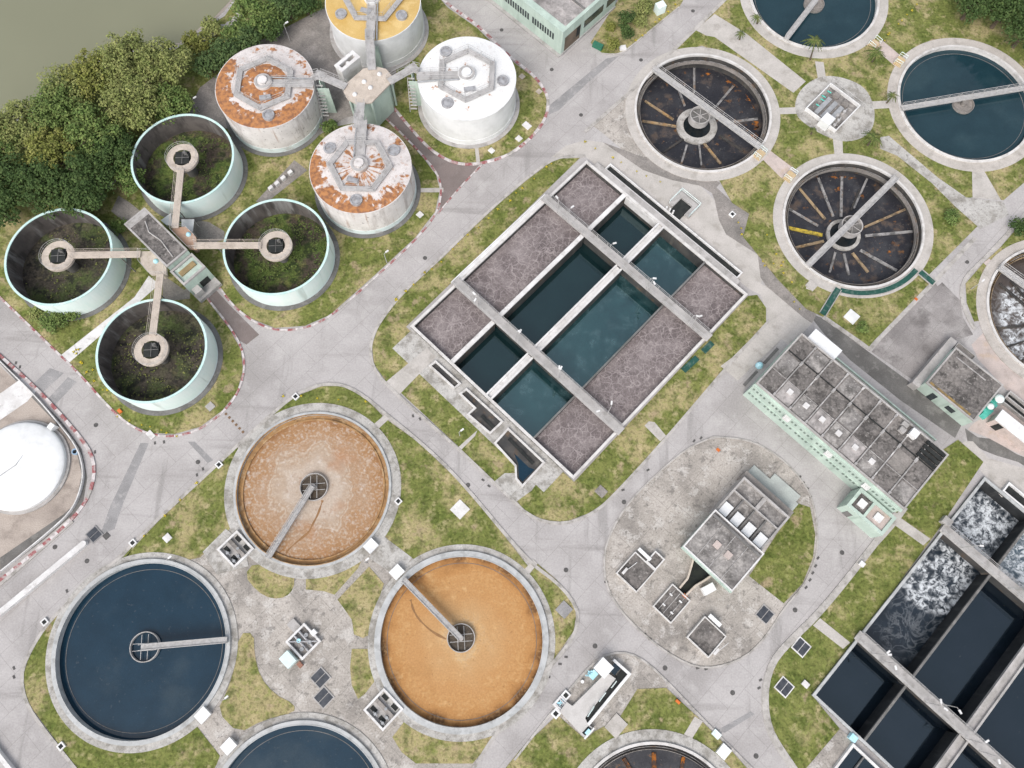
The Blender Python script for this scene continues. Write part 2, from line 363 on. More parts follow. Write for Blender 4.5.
W_SWIRL = water('foam_streaked_water', (.009, .018, .028), (.012, .023, .036), rough=.3, layers=[((.25, .28, .31), .5, .06, .0, .5, 'vorm'), ((.16, .19, .22), .3, .52, .7, .7, 'noise', (1, .3, 1), -GA)], spec=.3)
W_STREAK = water('choppy_water', (.03, .055, .085), (.06, .09, .12), rough=.3, layers=[((.4, .45, .5), 1.8, .54, .66, .6, 'noise')])
W_MAUVE = water('mixed_liquor', (.135, .112, .111), (.17, .143, .14), rough=.6, scale=.35, spec=.2, ripple=.3, layers=[((.085, .07, .071), .10, .5, .70, .5, 'noise'), ((.25, .217, .212), .16, .54, .70, .5, 'noise'), ((.38, .335, .325), .75, .065, .0, .62, 'vorm'), ((.34, .295, .285), 1.35, .08, .0, .5, 'vorm'), ((.30, .262, .255), .30, .54, .70, .45, 'noise'), ((.34, .30, .29), 1.5, .60, .72, .35, 'noise')], fine=.16, fscale=4)
# ------------------------------------------------------------------ tank positions (metres)
class Tk: pass
def TK(px, py, R):
    t = Tk(); t.c = G(px, py, 0).xy; t.R = R; return t
tA = TK(313.1, 488.3, 11.75); tB = TK(461.7, 639.7, 12.0); tC = TK(142.5, 649.3, 12.35); tC2 = TK(298, 820, 12.3)
tD = TK(702.6, 112.6, 12.0); tE = TK(852.8, 224.0, 11.85); tF = TK(965, 103.3, 12.0); tG = TK(813.5, -4, 12.0); tH = TK(1060, 314, 12.0); tI = TK(657, 840, 12.2)
CLAR = [tA, tB, tC, tC2, tD, tE, tF, tG, tH, tI]

# basin footprints in plant grid
q = [UV(*p, .6) for p in [(409, 326), (587, 161), (748, 294), (574, 479)]]
BU0 = (q[0][0]+q[1][0])/2; BU1 = (q[2][0]+q[3][0])/2; BV0 = (q[0][1]+q[3][1])/2; BV1 = (q[1][1]+q[2][1])/2
q = [UV(*p, .6) for p in [(813, 696), (984, 476)]]
RU0 = (q[0][0]+q[1][0])/2; RV0 = q[0][1]; RV1 = q[1][1]; RU1 = RU0+46

# ------------------------------------------------------------------ ground, river
holes = [circle(t.c, t.R+.1, 72) for t in CLAR]
holes += [rect(BU0+.1, BU1-.1, BV0+.1, BV1-.1), rect(RU0+.1, RU1-.1, RV0+.1, RV1-.1)]
bank = GP([(-60, 170), (0, 128), (38, 108), (78, 68), (125, 50), (172, 50), (196, 32), (224, 14), (250, -25), (280, -70)])
river_poly = chaikin_open(bank, 2)
far = [Vector((20, 330)), Vector((-100, 560)), Vector((-560, 560)), Vector((-560, 60))]
rp = list(river_poly)+far
big = [Vector((-620, -620)), Vector((620, -620)), Vector((620, 620)), Vector((-620, 620))]
struct('ground', MB().sheet(big, 0, holes+[rp]), ROAD)
m = MB()
m.sheet(big, -1.3, holes)
struct('river', MB().sheet([p+(p-Vector((-200, 250))).normalized()*3 for p in rp], -1.2), W_RIVER)
m = MB(); n = len(river_poly)
vs = [(p.x, p.y, .02) for p in river_poly]
inn = []
for i, p in enumerate(river_poly):
    d = (river_poly[min(i+1, n-1)]-river_poly[max(i-1, 0)]).normalized(); nn = Vector((-d.y, d.x))
    inn.append(p+nn*(1.5+random.uniform(-.3, .5)))
vs += [(p.x, p.y, -1.25) for p in inn]
m.add(vs, [(i, i+1, n+i+1, n+i) for i in range(n-1)])
struct('river_bank', m, DIRT)

# ------------------------------------------------------------------ layered surfaces
def keep_off(poly, holes=()):
    """cut a paving or lawn outline back to the outer part of the tank aprons"""
    P = []
    for i, a in enumerate(poly):
        a = Vector(a[:2]); b = Vector(poly[(i+1) % len(poly)][:2]); n = max(1, int((b-a).length/.6))
        P += [a.lerp(b, k/n) for k in range(n)]
    hs = [sum(h, Vector((0, 0)))/len(h) for h in holes]
    for t in CLAR:
        if any((h-t.c).length < 1 for h in hs): continue
        for i, a in enumerate(P):
            d = a-t.c
            if d.length < t.R+1.1: P[i] = t.c+d.normalized()*(t.R+1.1)
    Q = [P[0]]
    for a in P[1:]:
        if (a-Q[-1]).length > .02: Q.append(a)
    return Q
def sheet(name, pts, z, material, smooth=0, px=True, holes=()):
    p = GP(pts, 0) if px else pts
    if smooth: p = chaikin(p, smooth)
    p = keep_off(p, holes)
    return struct(name, MB().sheet(p, z, holes), material)
kstuff = 0
def kerb(pts, w=.32, h=.13, painted=False, smooth=2, seg=1.3, name='kerb'):
    P = chaikin_open(GP(pts, 0), smooth)
    # resample evenly
    R = [P[0]]; acc = 0
    st = seg if painted else 1.5
    for a, b in zip(P, P[1:]):
        L = (b-a).length; t = 0
        while acc+L-t >= st:
            t += st-acc; acc = 0; R.append(a.lerp(b, t/L))
        acc += L-t
    if (R[-1]-P[-1]).length > .1: R.append(P[-1])
    m = MB(); vs = []
    nr = []
    for i, p in enumerate(R):
        d = (R[min(i+1, len(R)-1)]-R[max(i-1, 0)]).normalized(); nr.append(Vector((-d.y, d.x))*w/2)
    for i in range(len(R)-1):
        m.cur = (1 if i % 2 else 2) if painted else 0
        if painted and random.random() < .12: m.cur = random.choice((0, 1))
        a, b, na, nb = R[i], R[i+1], nr[i], nr[i+1]
        z = .004
        vs = [(*(a-na), z), (*(b-nb), z), (*(b+nb), z), (*(a+na), z), (*(a-na), h), (*(b-nb), h), (*(b+nb), h), (*(a+na), h)]
        m.add(vs, [(0, 1, 5, 4), (2, 3, 7, 6), (4, 5, 6, 7)])
    return struct(name, m, [KERB, KW, KR])

# worn or different pavings
sheet('yard_paving', [(262, 40), (332, 4), (400, 40), (392, 108), (345, 118), (320, 135), (262, 125), (215, 130), (188, 112), (200, 88)], .085, OLDPAVE)
sheet('drive', [(378, 112), (393, 108), (412, 130), (432, 151), (455, 161), (480, 164), (440, 212), (441, 190), (437, 174), (424, 158), (404, 136)], .006, DRIVE)
sheet('drive', T(0, 190, [(668, 345), (715, 305), (800, 400), (880, 480), (905, 505), (860, 540), (835, 525), (790, 480)]), .006, DRIVE)
sheet('dark_yard', T(754, 180, [(628, 355), (640, 340), (720, 420), (730, 480), (765, 540), (700, 560), (640, 640), (585, 720), (470, 640), (410, 600), (500, 490)]), .006, ASPH)
sheet('building_gutter', [(806, 311), (822, 318), (869, 352), (915, 386), (962, 424), (955, 438), (900, 400), (850, 360), (825, 335)], .008, GUTTER)
sheet('building_gutter', T(905, 380, [(460, 370), (560, 440), (650, 450), (760, 510), (860, 570), (960, 610), (960, 690), (870, 630), (700, 580), (600, 540), (480, 470)], 7.68), .008, GUTTER)
sheet('beige_yard', T(905, 320, [(510, 190), (610, 90), (650, 60), (700, 240), (780, 340), (960, 440), (960, 640), (800, 560), (560, 300)], 7.68), .008, PINKC)
sheet('beige_yard', T(905, 380, [(530, 330), (740, 190), (800, 160), (960, 300), (960, 610), (760, 510), (640, 445), (480, 380)], 7.68), .010, PINKC)
for pp in ([(29, 388), (50, 368), (64, 373), (41, 394)], [(46, 401), (68, 377), (77, 382), (52, 408)]):
    sheet('speed_table', pp, .008, PATCH)
sheet('road_patch', T(0, 360, [(490, 290), (520, 290), (430, 500), (400, 590), (350, 610), (385, 510)]), .008, PATCH)
sheet('road_patch', T(0, 360, [(655, 285), (680, 285), (745, 350), (725, 360)]), .008, PATCH)
sheet('road_patch', T(450, 0, [(350, 365), (545, 205), (590, 195), (480, 290), (380, 385), (345, 400)]), .008, PATCH)
sheet('road_patch', T(520, 548, [(690, 635), (805, 570), (820, 580), (715, 645)]), .008, PATCH)
sheet('basin_forecourt', T(560, 140, [(-30, 60), (20, 20), (90, 0), (160, 10), (300, 100), (400, 140), (490, 160), (540, 210), (555, 280), (580, 330), (690, 400), (720, 470), (700, 500), (720, 510), (850, 620), (880, 640), (800, 720), (740, 660), (700, 540), (660, 520), (90, 60), (40, 62)]), .008, PATH)
sheet('side_forecourt', T(560, 140, [(150, 8), (330, 75), (430, 110), (520, 130), (560, 150), (530, 185), (490, 160), (390, 140), (290, 105)]), .010, OLDPAVE)
sheet('side_forecourt', T(560, 140, [(530, 185), (545, 165), (600, 215), (665, 215), (665, 265), (640, 340), (720, 400), (760, 480), (900, 600), (880, 640), (850, 620), (720, 510), (700, 480), (690, 400), (580, 330), (555, 280), (540, 210)]), .0105, OLDPAVE)
sheet('stained_yard', T(450, 0, [(500, 440), (650, 310), (640, 380), (660, 480), (720, 560), (690, 590), (620, 540), (540, 470)]), .008, PAVE)
# island plazas
sheet('paved_island', [(237, 446), (272, 414), (296, 394), (320, 384), (343, 384), (366, 397), (383, 412), (418, 440), (458, 477), (528, 560), (557, 582), (574, 602), (579, 617), (576, 631), (566, 648), (546, 671), (520, 703), (493, 737), (473, 770), (470, 1000), (120, 1000), (50, 830), (77, 770), (43, 728), (26, 703), (21, 677), (26, 657), (49, 620), (106, 568), (143, 532), (215, 466)], .010, PAVE, holes=[circle(t.c, t.R+.1, 72) for t in (tA, tB, tC, tC2)])
sheet('oval_yard', [(713, 437), (685, 449), (648, 482), (624, 508), (607, 540), (603, 563), (607, 589), (621, 612), (647, 638), (675, 658), (698, 668), (720, 667), (746, 657), (766, 637), (785, 603), (802, 589), (816, 560), (818, 537), (815, 509), (808, 489), (790, 466), (768, 449), (745, 439)], .010, PAVE, 2)
kerb([(713, 437), (685, 449), (648, 482), (624, 508), (607, 540), (603, 563), (607, 589), (621, 612), (647, 638), (675, 658), (698, 668), (720, 667), (746, 657), (766, 637), (785, 606), (802, 589), (816, 560), (818, 537), (815, 509), (808, 489), (790, 466), (768, 449), (745, 439), (713, 437)], w=.25)
sheet('bottom_yard', T(520, 548, [(120, 560), (260, 390), (330, 362), (400, 370), (480, 430), (520, 490), (420, 490), (350, 600), (250, 670), (170, 640)]), .010, PAVE)
kerb(T(520, 548, [(-20, 740), (120, 560), (260, 390), (330, 362), (400, 370), (480, 430), (640, 600), (780, 740), (850, 810)]), w=.3)

# ------------------------------------------------------------------ lawns
def lawn(pts, material=LAWN, z=.06, smooth=0, holes=()): return sheet('lawn', pts, z, material, smooth, holes=holes)
# digester and sludge tank island
isl = [(-70, 235), (-60, 250), (0, 297), (62, 356), (80, 373), (105, 402), (127, 422), (150, 433), (175, 434), (200, 427), (222, 411), (237, 392), (243, 370), (241, 350), (230, 330), (205, 297), (195, 284), (208, 273), (218, 285), (232, 304), (252, 319), (275, 328), (305, 326), (330, 315), (375, 275), (415, 238), (435, 212), (440, 190), (436, 175), (424, 159), (404, 137), (384, 118), (360, 122), (330, 128), (262, 120), (215, 130), (190, 110), (160, 150), (130, 180), (100, 190), (40, 215)]
lawn(isl, LAWN)
lawn([(394, 106), (410, 126), (430, 148), (450, 160), (465, 163), (480, 162), (508, 154), (531, 136), (545, 117), (547, 97), (534, 78), (505, 56), (477, 28), (448, 8), (415, -30), (330, -50), (330, 8), (345, 40), (380, 100)], LAWN)
# hedge bank
lawn([(-60, 172), (0, 130), (39, 110), (79, 70), (125, 52), (172, 52), (197, 34), (225, 16), (251, -23), (330, -50), (330, 8), (262, 42), (205, 88), (160, 150), (100, 190), (40, 215), (-70, 235)], LAWN_GREEN, .05)
# central basin surround
lawn([(580, 158), (555, 159), (526, 181), (500, 203), (470, 231), (445, 256), (420, 279), (398, 300), (379, 326), (372, 345), (374, 364), (387, 383), (401, 393), (459, 447), (493, 480), (516, 500), (524, 510), (543, 520), (566, 522), (589, 513), (606, 502), (662, 441), (724, 368), (766, 322), (766, 308), (757, 295), (748, 296), (574, 482), (406, 327)], LAWN)
# big clarifier island pieces
zA = lambda p: T(200, 380, p)
zL = lambda p: T(180, 548, p)
zM = lambda p: T(350, 548, p)
zW = lambda p: T(0, 548, p)
lawn(zA([(255, 118), (340, 55), (425, 22), (500, 22), (575, 62), (638, 125), (605, 165), (560, 180), (400, 140), (250, 150)]), LAWN_GREEN)
lawn(zA([(612, 172), (655, 140), (765, 220), (900, 350), (950, 400), (1145, 650), (1095, 690), (1000, 700), (850, 650), (730, 620), (690, 590), (640, 540), (620, 400)]), LAWN)
lawn(zA([(130, 235), (50, 310), (0, 345), (-190, 540), (-280, 640), (-100, 640), (0, 620), (100, 525), (150, 440), (160, 300)]), LAWN)
lawn(zL([(225, 95), (260, 50), (330, 80), (400, 95), (398, 140), (370, 172), (320, 178), (270, 152)]), LAWN_DRY, smooth=1)
lawn(zL([(440, 103), (500, 95), (570, 75), (640, 30), (622, 70), (540, 163), (500, 150), (440, 145)]), LAWN_DRY)
lawn(zL([(660, 65), (712, 125), (690, 190), (665, 300), (640, 314), (608, 302), (600, 250), (550, 180)]), LAWN_DRY)
lawn(zL([(600, 352), (660, 352), (683, 460), (645, 510), (622, 527), (600, 480), (594, 420)]), LAWN_DRY)
lawn(zL([(208, 297), (258, 297), (260, 370), (280, 450), (330, 510), (400, 545), (400, 575), (290, 600), (205, 648), (130, 570), (165, 500), (190, 420)]), LAWN_DRY, smooth=1)
lawn(zM([(190, 605), (148, 660), (180, 712), (230, 752), (428, 752), (480, 690), (510, 640), (400, 660), (260, 630)]), LAWN_DRY)
lawn(zM([(655, 55), (720, 110), (778, 180), (790, 230), (780, 290), (690, 420), (665, 440), (640, 300), (620, 100)]), LAWN)
lawn(zW([(470, -12), (365, 75), (170, 262), (105, 370), (80, 450), (98, 540), (172, 640), (275, 775), (300, 830), (640, 900), (740, 800), (768, 725), (690, 625), (600, 640), (450, 690), (300, 600), (220, 450), (230, 300), (330, 150), (430, 60)]), LAWN_GREEN)
# oval
lawn(T(590, 420, [(722, 290), (768, 305), (786, 400), (778, 480), (742, 570), (676, 640), (555, 545), (605, 470)]), LAWN_GREEN)
# right basin
zR = lambda p: T(754, 548, p)
lawn(zR([(790, -310), (712, -378), (640, -330), (510, -165), (420, 0), (240, 222), (122, 332), (62, 402), (40, 500), (50, 620), (95, 700), (145, 775), (150, 830), (200, 830), (205, 755), (300, 632), (205, 518), (340, 345), (600, -5), (640, -60), (800, -300)]), LAWN_GREEN)
# top block beside the pale green building
lawn(T(450, 0, [(490, 150), (530, 185), (590, 190), (640, 152), (800, 25), (850, -60), (700, -140), (600, -20)]), LAWN_DRY)
# upper right clarifier lawns
lawn([(726, -2), (672, 52), (702, 46), (742, 62), (768, 88), (774, 112), (766, 140), (742, 163), (716, 175), (732, 203), (749, 214), (743, 237), (778, 280), (806, 309), (823, 317), (869, 347), (932, 283), (1000, 212), (1045, 166), (1300, -30), (1250, -150), (800, -150)], LAWN, holes=[circle(t.c, t.R+.1, 72) for t in (tE, tF, tG)])
lawn(T(754, 180, [(950, 130), (860, 235), (800, 290), (738, 362), (742, 430), (768, 495), (840, 480), (940, 300), (1150, 220), (1200, 60)]), LAWN)
# bottom middle
lawn(T(520, 548, [(0, 705), (130, 582), (228, 668), (260, 640), (345, 595), (410, 492), (510, 488), (620, 590), (740, 710), (820, 800), (700, 900), (0, 900), (-60, 780)]), LAWN)
# compound at lower left
sheet('compound_ground', [(-80, 290), (0, 366), (54, 417), (79, 450), (83, 480), (74, 508), (0, 572), (-80, 620)], .006, DIRT)
sheet('compound_ditch', T(0, 360, [(-30, -20), (110, 130), (210, 235), (265, 310), (285, 400), (265, 500), (220, 540), (0, 690), (0, 745), (240, 560), (290, 500), (305, 410), (285, 310), (215, 215), (60, 60), (0, -20)]), .012, GUTTER)
sheet('compound_path', T7(0, 360, [(-250, 300), (0, 235), (170, 115), (265, 205), (190, 290), (0, 420), (-250, 560)]), .018, WHITEC)

# ------------------------------------------------------------------ paths over the lawns (8 cm up, a kerb's height)
def path(pts, material=PATH, z=.085): return sheet('path', pts, z, material)
path(T(0, 190, [(210, 580), (470, 375), (500, 330), (520, 300), (545, 320), (540, 345), (240, 605)]), WHITEC)
path([(427, 348), (436, 357), (399, 395), (386, 382)])
sheet('path', rect(BU0+.5, BU1-2, BV0-4.6, BV0-.02), .065, APRON, px=False)
path(T(360, 330, [(410, 350), (340, 412), (352, 420), (402, 370)]))
path(T(360, 330, [(505, 500), (468, 530), (545, 600), (600, 560), (660, 470), (620, 420), (580, 440), (540, 500)]), APRON)
path(T(590, 420, [(205, 5), (190, 20), (245, 75), (265, 55), (225, 8)]))
path(T(560, 140, [(720, 640), (600, 760), (560, 790), (620, 840), (830, 640), (780, 600)]))
path(zA([(600, 160), (648, 120), (662, 135), (618, 175)]))
path(zM([(600, 85), (640, 40), (655, 55), (618, 98)]))
path(zA([(640, 545), (590, 620), (690, 690), (740, 620)]), APRON, .09)
path(zA([(10, 600), (90, 520), (150, 560), (170, 650), (60, 680)]), APRON, .09)
path(T(754, 548, [(230, 625-380), (335, 330), (310, 352), (205, 270)]))
path(T(754, 440, [(500, 265), (615, 345), (590, 368), (480, 290)]))
path(T(754, 548, [(180, 770), (300, 630), (345, 670), (270, 775)]), PAVE)
# upper right paths
P5 = lambda p: T(620, 0, p)
path(P5([(262, 105), (330, 50), (440, 118), (648, 285), (605, 325), (400, 180), (330, 130), (300, 125)]))
path(P5([(545, 378), (615, 375), (615, 398), (548, 400)]))
path(P5([(680, 215), (710, 218), (718, 270), (690, 275)]))
path(P5([(742, 480), (776, 490), (778, 540), (748, 540)]))
path(P5([(470, 530), (515, 520), (620, 600), (590, 640), (560, 620)]), PINKC)
P6 = lambda p: T(754, 0, p)
path(P6([(410, 355), (470, 352), (475, 378), (412, 382)]))
path(P6([(430, 150), (445, 140), (535, 215), (500, 240), (420, 170)]), PINKC)
path(P6([(760, 595), (798, 590), (862, 700), (762, 690)]))
path(P6([(440, 480), (470, 475), (640, 620), (740, 690), (870, 705), (890, 750), (790, 800), (700, 720), (620, 640), (500, 545), (440, 520)]), APRON)
path(P6([(780, 790), (745, 740), (700, 705), (760, 690), (870, 700), (940, 640), (1000, 600), (1040, 640), (640, 1000), (610, 960)]), ROAD, .082)
path(T(754, 180, [(800, 290), (820, 275), (860, 308), (835, 325)]), PINKC)
path(T(754, 180, [(180, 380), (195, 345), (215, 360), (205, 388)]))
path(T(520, 548, [(610, 588), (638, 605), (600, 665), (572, 650)]), PATH)
path(T(200, 0, [(765, 658), (850, 656), (850, 672), (768, 672)]))
path(T(450, 0, [(85, 500), (97, 500), (105, 565), (92, 568)]))
path(T(200, 0, [(195, 705), (330, 560), (375, 595), (230, 710)]), OLDPAVE)
# the round yard between the upper clarifiers
m = MB(); e = chaikin(GP(P5([(610, 350), (640, 300), (700, 265), (770, 268), (850, 300), (885, 360), (890, 430), (860, 480), (780, 500), (700, 470), (640, 430), (612, 400)])), 2)
struct('round_yard', MB().sheet(e, .09), APRON)

# ------------------------------------------------------------------ kerbs
kerb([(-10, 288), (0, 297), (62, 357), (80, 374), (105, 403), (127, 424), (150, 435), (176, 437), (202, 429), (224, 412), (239, 392), (245, 370), (243, 350), (232, 329), (206, 297), (196, 284)], painted=True)
kerb([(208, 273), (218, 285), (232, 305), (252, 321), (275, 331), (305, 329), (331, 317), (376, 277), (416, 240), (438, 213), (442, 190), (438, 174), (425, 158), (404, 136), (384, 117), (378, 112)], painted=True)
kerb([(393, 107), (410, 128), (430, 150), (450, 162), (465, 165), (481, 164), (509, 156), (533, 137), (547, 117), (549, 97), (536, 77), (507, 55), (479, 26), (450, 6), (430, -12)], painted=True, w=.5)
kerb([(438, 214), (445, 205), (462, 185), (482, 165)], painted=True, w=.25)
kerb([(585, 156), (555, 157), (526, 179), (500, 201), (470, 229), (445, 254), (420, 277), (397, 299), (377, 326), (370, 345), (372, 366), (386, 385), (459, 449), (493, 482), (515, 502), (524, 512), (543, 522), (566, 524), (590, 515), (607, 503), (663, 442), (726, 368), (768, 322)], w=.45)
kerb([(122, 556), (143, 533), (215, 467), (237, 446), (272, 414), (296, 394), (320, 384), (343, 384), (366, 397), (383, 412), (418, 440), (458, 477), (528, 562), (557, 582), (574, 602), (579, 617), (576, 631), (566, 648), (546, 671), (520, 703), (493, 737), (473, 770), (450, 800)], w=.5)
kerb([(122, 556), (106, 568), (49, 620), (27, 657), (21, 677), (26, 703), (43, 728), (77, 770), (100, 800)], w=.45)
kerb(zR([(-5, 760-1000)]) + zR([(410, 0), (235, 220), (120, 330), (60, 400), (35, 500), (45, 620), (90, 700), (140, 770), (170, 820)]) if False else zR([(500, -120), (410, 0), (235, 220), (120, 330), (60, 400), (35, 500), (45, 620), (90, 700), (140, 770), (170, 820)]), w=1.0, h=.12)
kerb([(905, 507), (893, 524), (871, 548)], w=.9)
kerb([(730, -5), (672, 52), (650, 75), (585, 132)], w=.6, smooth=0)
kerb([(823, 317), (869, 349), (932, 284), (975, 238)], w=.7, smooth=0)
kerb(T(754, 180, [(950, 115), (860, 215), (800, 278), (725, 350), (722, 420), (750, 490), (770, 520)]), w=.6)
kerb(T(450, 0, [(530, 188), (590, 194), (642, 155), (800, 25)]), w=.3)
# lower left road edge, red and white
kerb(T(0, 360, [(-5, -20), (110, 82), (205, 180), (300, 292), (330, 350), (330, 420), (300, 500), (240, 570), (100, 690), (0, 770), (-50, 810)]), painted=True, w=.5, h=.2)
# ------------------------------------------------------------------ round clarifiers
def radial_mat(name, c, R, stops, wob=.06, rings=0, ringcol=(.6, .5, .4), rough=.75, layers=(), fine=.07):
    """scum that turns with the scraper: its own colour goes from hub to weir in ragged rings"""
    m = mat(name, (.5, .5, .5), None, .3, rough=rough, spec=.2, bump=.15, bscale=3)
    nt = m.node_tree; N = nt.nodes; L = nt.links; b = N['Principled BSDF']
    geo = N.new('ShaderNodeNewGeometry')
    sb = N.new('ShaderNodeVectorMath'); sb.operation = 'SUBTRACT'; sb.inputs[1].default_value = (c[0], c[1], 0)
    L.new(geo.outputs['Position'], sb.inputs[0])
    fl = N.new('ShaderNodeVectorMath'); fl.operation = 'MULTIPLY'; fl.inputs[1].default_value = (1, 1, 0); L.new(sb.outputs[0], fl.inputs[0])
    ln = N.new('ShaderNodeVectorMath'); ln.operation = 'LENGTH'; L.new(fl.outputs[0], ln.inputs[0])
    dv = N.new('ShaderNodeMath'); dv.operation = 'DIVIDE'; dv.inputs[1].default_value = R; L.new(ln.outputs['Value'], dv.inputs[0])
    nz = N.new('ShaderNodeTexNoise'); nz.inputs['Scale'].default_value = .35; nz.inputs['Detail'].default_value = 6; L.new(geo.outputs['Position'], nz.inputs['Vector'])
    ma = N.new('ShaderNodeMath'); ma.operation = 'MULTIPLY_ADD'; ma.inputs[1].default_value = wob*4; ma.inputs[2].default_value = -wob*2; L.new(nz.outputs['Fac'], ma.inputs[0])
    ad = N.new('ShaderNodeMath'); L.new(dv.outputs[0], ad.inputs[0]); L.new(ma.outputs[0], ad.inputs[1])
    cr = N.new('ShaderNodeValToRGB'); els = cr.color_ramp.elements
    for i, (p, col) in enumerate(stops):
        e = els[i] if i < 2 else els.new(p)
        e.position = p; e.color = (*col, 1)
    L.new(ad.outputs[0], cr.inputs[0]); out = cr.outputs[0]
    if rings:
        wv = N.new('ShaderNodeMath'); wv.operation = 'MULTIPLY'; wv.inputs[1].default_value = rings; L.new(ad.outputs[0], wv.inputs[0])
        n1 = N.new('ShaderNodeTexNoise'); n1.noise_dimensions = '1D'; n1.inputs['Scale'].default_value = 1; n1.inputs['Detail'].default_value = 1.5; L.new(wv.outputs[0], n1.inputs['W'])
        n2 = N.new('ShaderNodeTexNoise'); n2.inputs['Scale'].default_value = 2.4; n2.inputs['Detail'].default_value = 10; L.new(geo.outputs['Position'], n2.inputs['Vector'])
        mm = N.new('ShaderNodeMath'); mm.operation = 'MULTIPLY'; L.new(n1.outputs['Fac'], mm.inputs[0]); L.new(n2.outputs['Fac'], mm.inputs[1])
        r = N.new('ShaderNodeMapRange'); r.inputs['From Min'].default_value = .23; r.inputs['From Max'].default_value = .38; r.inputs['To Max'].default_value = .65; L.new(mm.outputs[0], r.inputs['Value'])
        q = N.new('ShaderNodeMixRGB'); q.inputs[2].default_value = (*ringcol, 1); L.new(r.outputs[0], q.inputs['Fac']); L.new(out, q.inputs[1]); out = q.outputs[0]
    for col, scl, lo, hi, amt in layers:
        t = N.new('ShaderNodeTexNoise'); t.inputs['Scale'].default_value = scl; t.inputs['Detail'].default_value = 6; L.new(geo.outputs['Position'], t.inputs['Vector'])
        r = N.new('ShaderNodeMapRange'); r.inputs['From Min'].default_value = lo; r.inputs['From Max'].default_value = hi; r.inputs['To Max'].default_value = amt; L.new(t.outputs['Fac'], r.inputs['Value'])
        q = N.new('ShaderNodeMixRGB'); q.inputs[2].default_value = (*col, 1); L.new(r.outputs[0], q.inputs['Fac']); L.new(out, q.inputs[1]); out = q.outputs[0]
    t = N.new('ShaderNodeTexNoise'); t.inputs['Scale'].default_value = 4; t.inputs['Detail'].default_value = 5; L.new(geo.outputs['Position'], t.inputs['Vector'])
    r = N.new('ShaderNodeMapRange'); r.inputs['From Min'].default_value = .25; r.inputs['From Max'].default_value = .75; r.inputs['To Min'].default_value = 1-fine*2; r.inputs['To Max'].default_value = 1+fine*2; L.new(t.outputs['Fac'], r.inputs['Value'])
    q = N.new('ShaderNodeMixRGB'); q.blend_type = 'MULTIPLY'; q.inputs['Fac'].default_value = 1; L.new(out, q.inputs[1]); L.new(r.outputs[0], q.inputs[2])
    L.new(q.outputs[0], b.inputs['Base Color'])
    return m
RIMG = mat('metallic_rim', (.45, .458, .455), (.36, .366, .362), .6, rough=.6, layers=[((.22, .22, .21), .9, .56, .72, .5, 'noise')])
RIMW = mat('pale_rim', (.60, .585, .565), (.50, .48, .46), .6, layers=[((.3, .28, .25), .8, .56, .74, .5, 'noise')])
TANL = mat('stained_launder', (.36, .21, .09), (.28, .165, .08), .7, layers=[((.45, .33, .2), 1, .55, .7, .6, 'noise'), ((.10, .06, .03), .9, .58, .72, .6, 'noise')])
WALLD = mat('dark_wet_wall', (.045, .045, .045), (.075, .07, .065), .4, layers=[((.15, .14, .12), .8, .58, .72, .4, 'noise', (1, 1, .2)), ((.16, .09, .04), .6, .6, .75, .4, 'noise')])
TRENCH = mat('wet_floor', (.022, .0225, .028), (.034, .034, .039), .25, rough=.45, layers=[((.07, .072, .078), .22, .52, .70, .45, 'noise'), ((.07, .10, .13), .35, .58, .70, .35, 'noise'), ((.15, .145, .14), 1.8, .66, .74, .6, 'noise'), ((.13, .075, .035), .35, .57, .72, .5, 'noise'), ((.20, .09, .025), .9, .67, .74, .6, 'noise')], fine=.22)
RUST = mat('rust_stain', (.34, .12, .02), (.20, .075, .02), 1.2, layers=[((.05, .04, .035), 1.6, .48, .6, .9, 'noise')])
TROUGH = mat('grey_trough', (.34, .33, .325), (.22, .215, .21), .9, layers=[((.08, .08, .08), 1.0, .55, .66, .7, 'noise'), ((.30, .17, .07), .6, .59, .70, .5, 'noise')])
TROUGH_T = mat('tan_trough', (.40, .30, .18), (.28, .21, .14), .9, layers=[((.07, .06, .05), 1.0, .55, .66, .7, 'noise'), ((.36, .20, .06), .7, .56, .7, .6, 'noise')])
TROUGH_Y = mat('yellow_tray', (.55, .42, .06), (.40, .30, .05), 1.5, layers=[((.12, .10, .04), 2.2, .52, .6, .6, 'noise')])

def bridge_part(root, a, b, z, w=1.0, gap=True, name='bridge'):
    """scraper bridge: deck on two side beams, handrails as sub-parts"""
    m = MB(); m.beam(a, b, w-.24, z+.1, z+.16)
    d = (Vector(b[:2])-Vector(a[:2])).normalized(); n = Vector((-d.y, d.x))*(w/2-.06)
    m.beam(a+n, b+n, .12, z-.15, z+.3); m.beam(a-n, b-n, .12, z-.15, z+.3)
    L = (Vector(b[:2])-Vector(a[:2])).length
    for i in range(1, int(L/1.2)):
        p = Vector(a[:2])+d*i*1.2; m.beam(p-n*.9, p+n*.9, .08, z-.05, z+.098)
    br = m.build(name, GALV, root)
    r = MB(); r.rail(a+n, b+n, z+.3, r=.04, h=.9); r.build('handrail', GALV, br)
    r = MB(); r.rail(a-n, b-n, z+.3, r=.04, h=.9); r.build('handrail', GALV, br)
    return br
BEIGEAP = mat('beige_apron', (.46, .425, .39), (.40, .368, .335), .3, layers=[((.24, .22, .19), .5, .55, .73, .5, 'noise')], fine=.12)
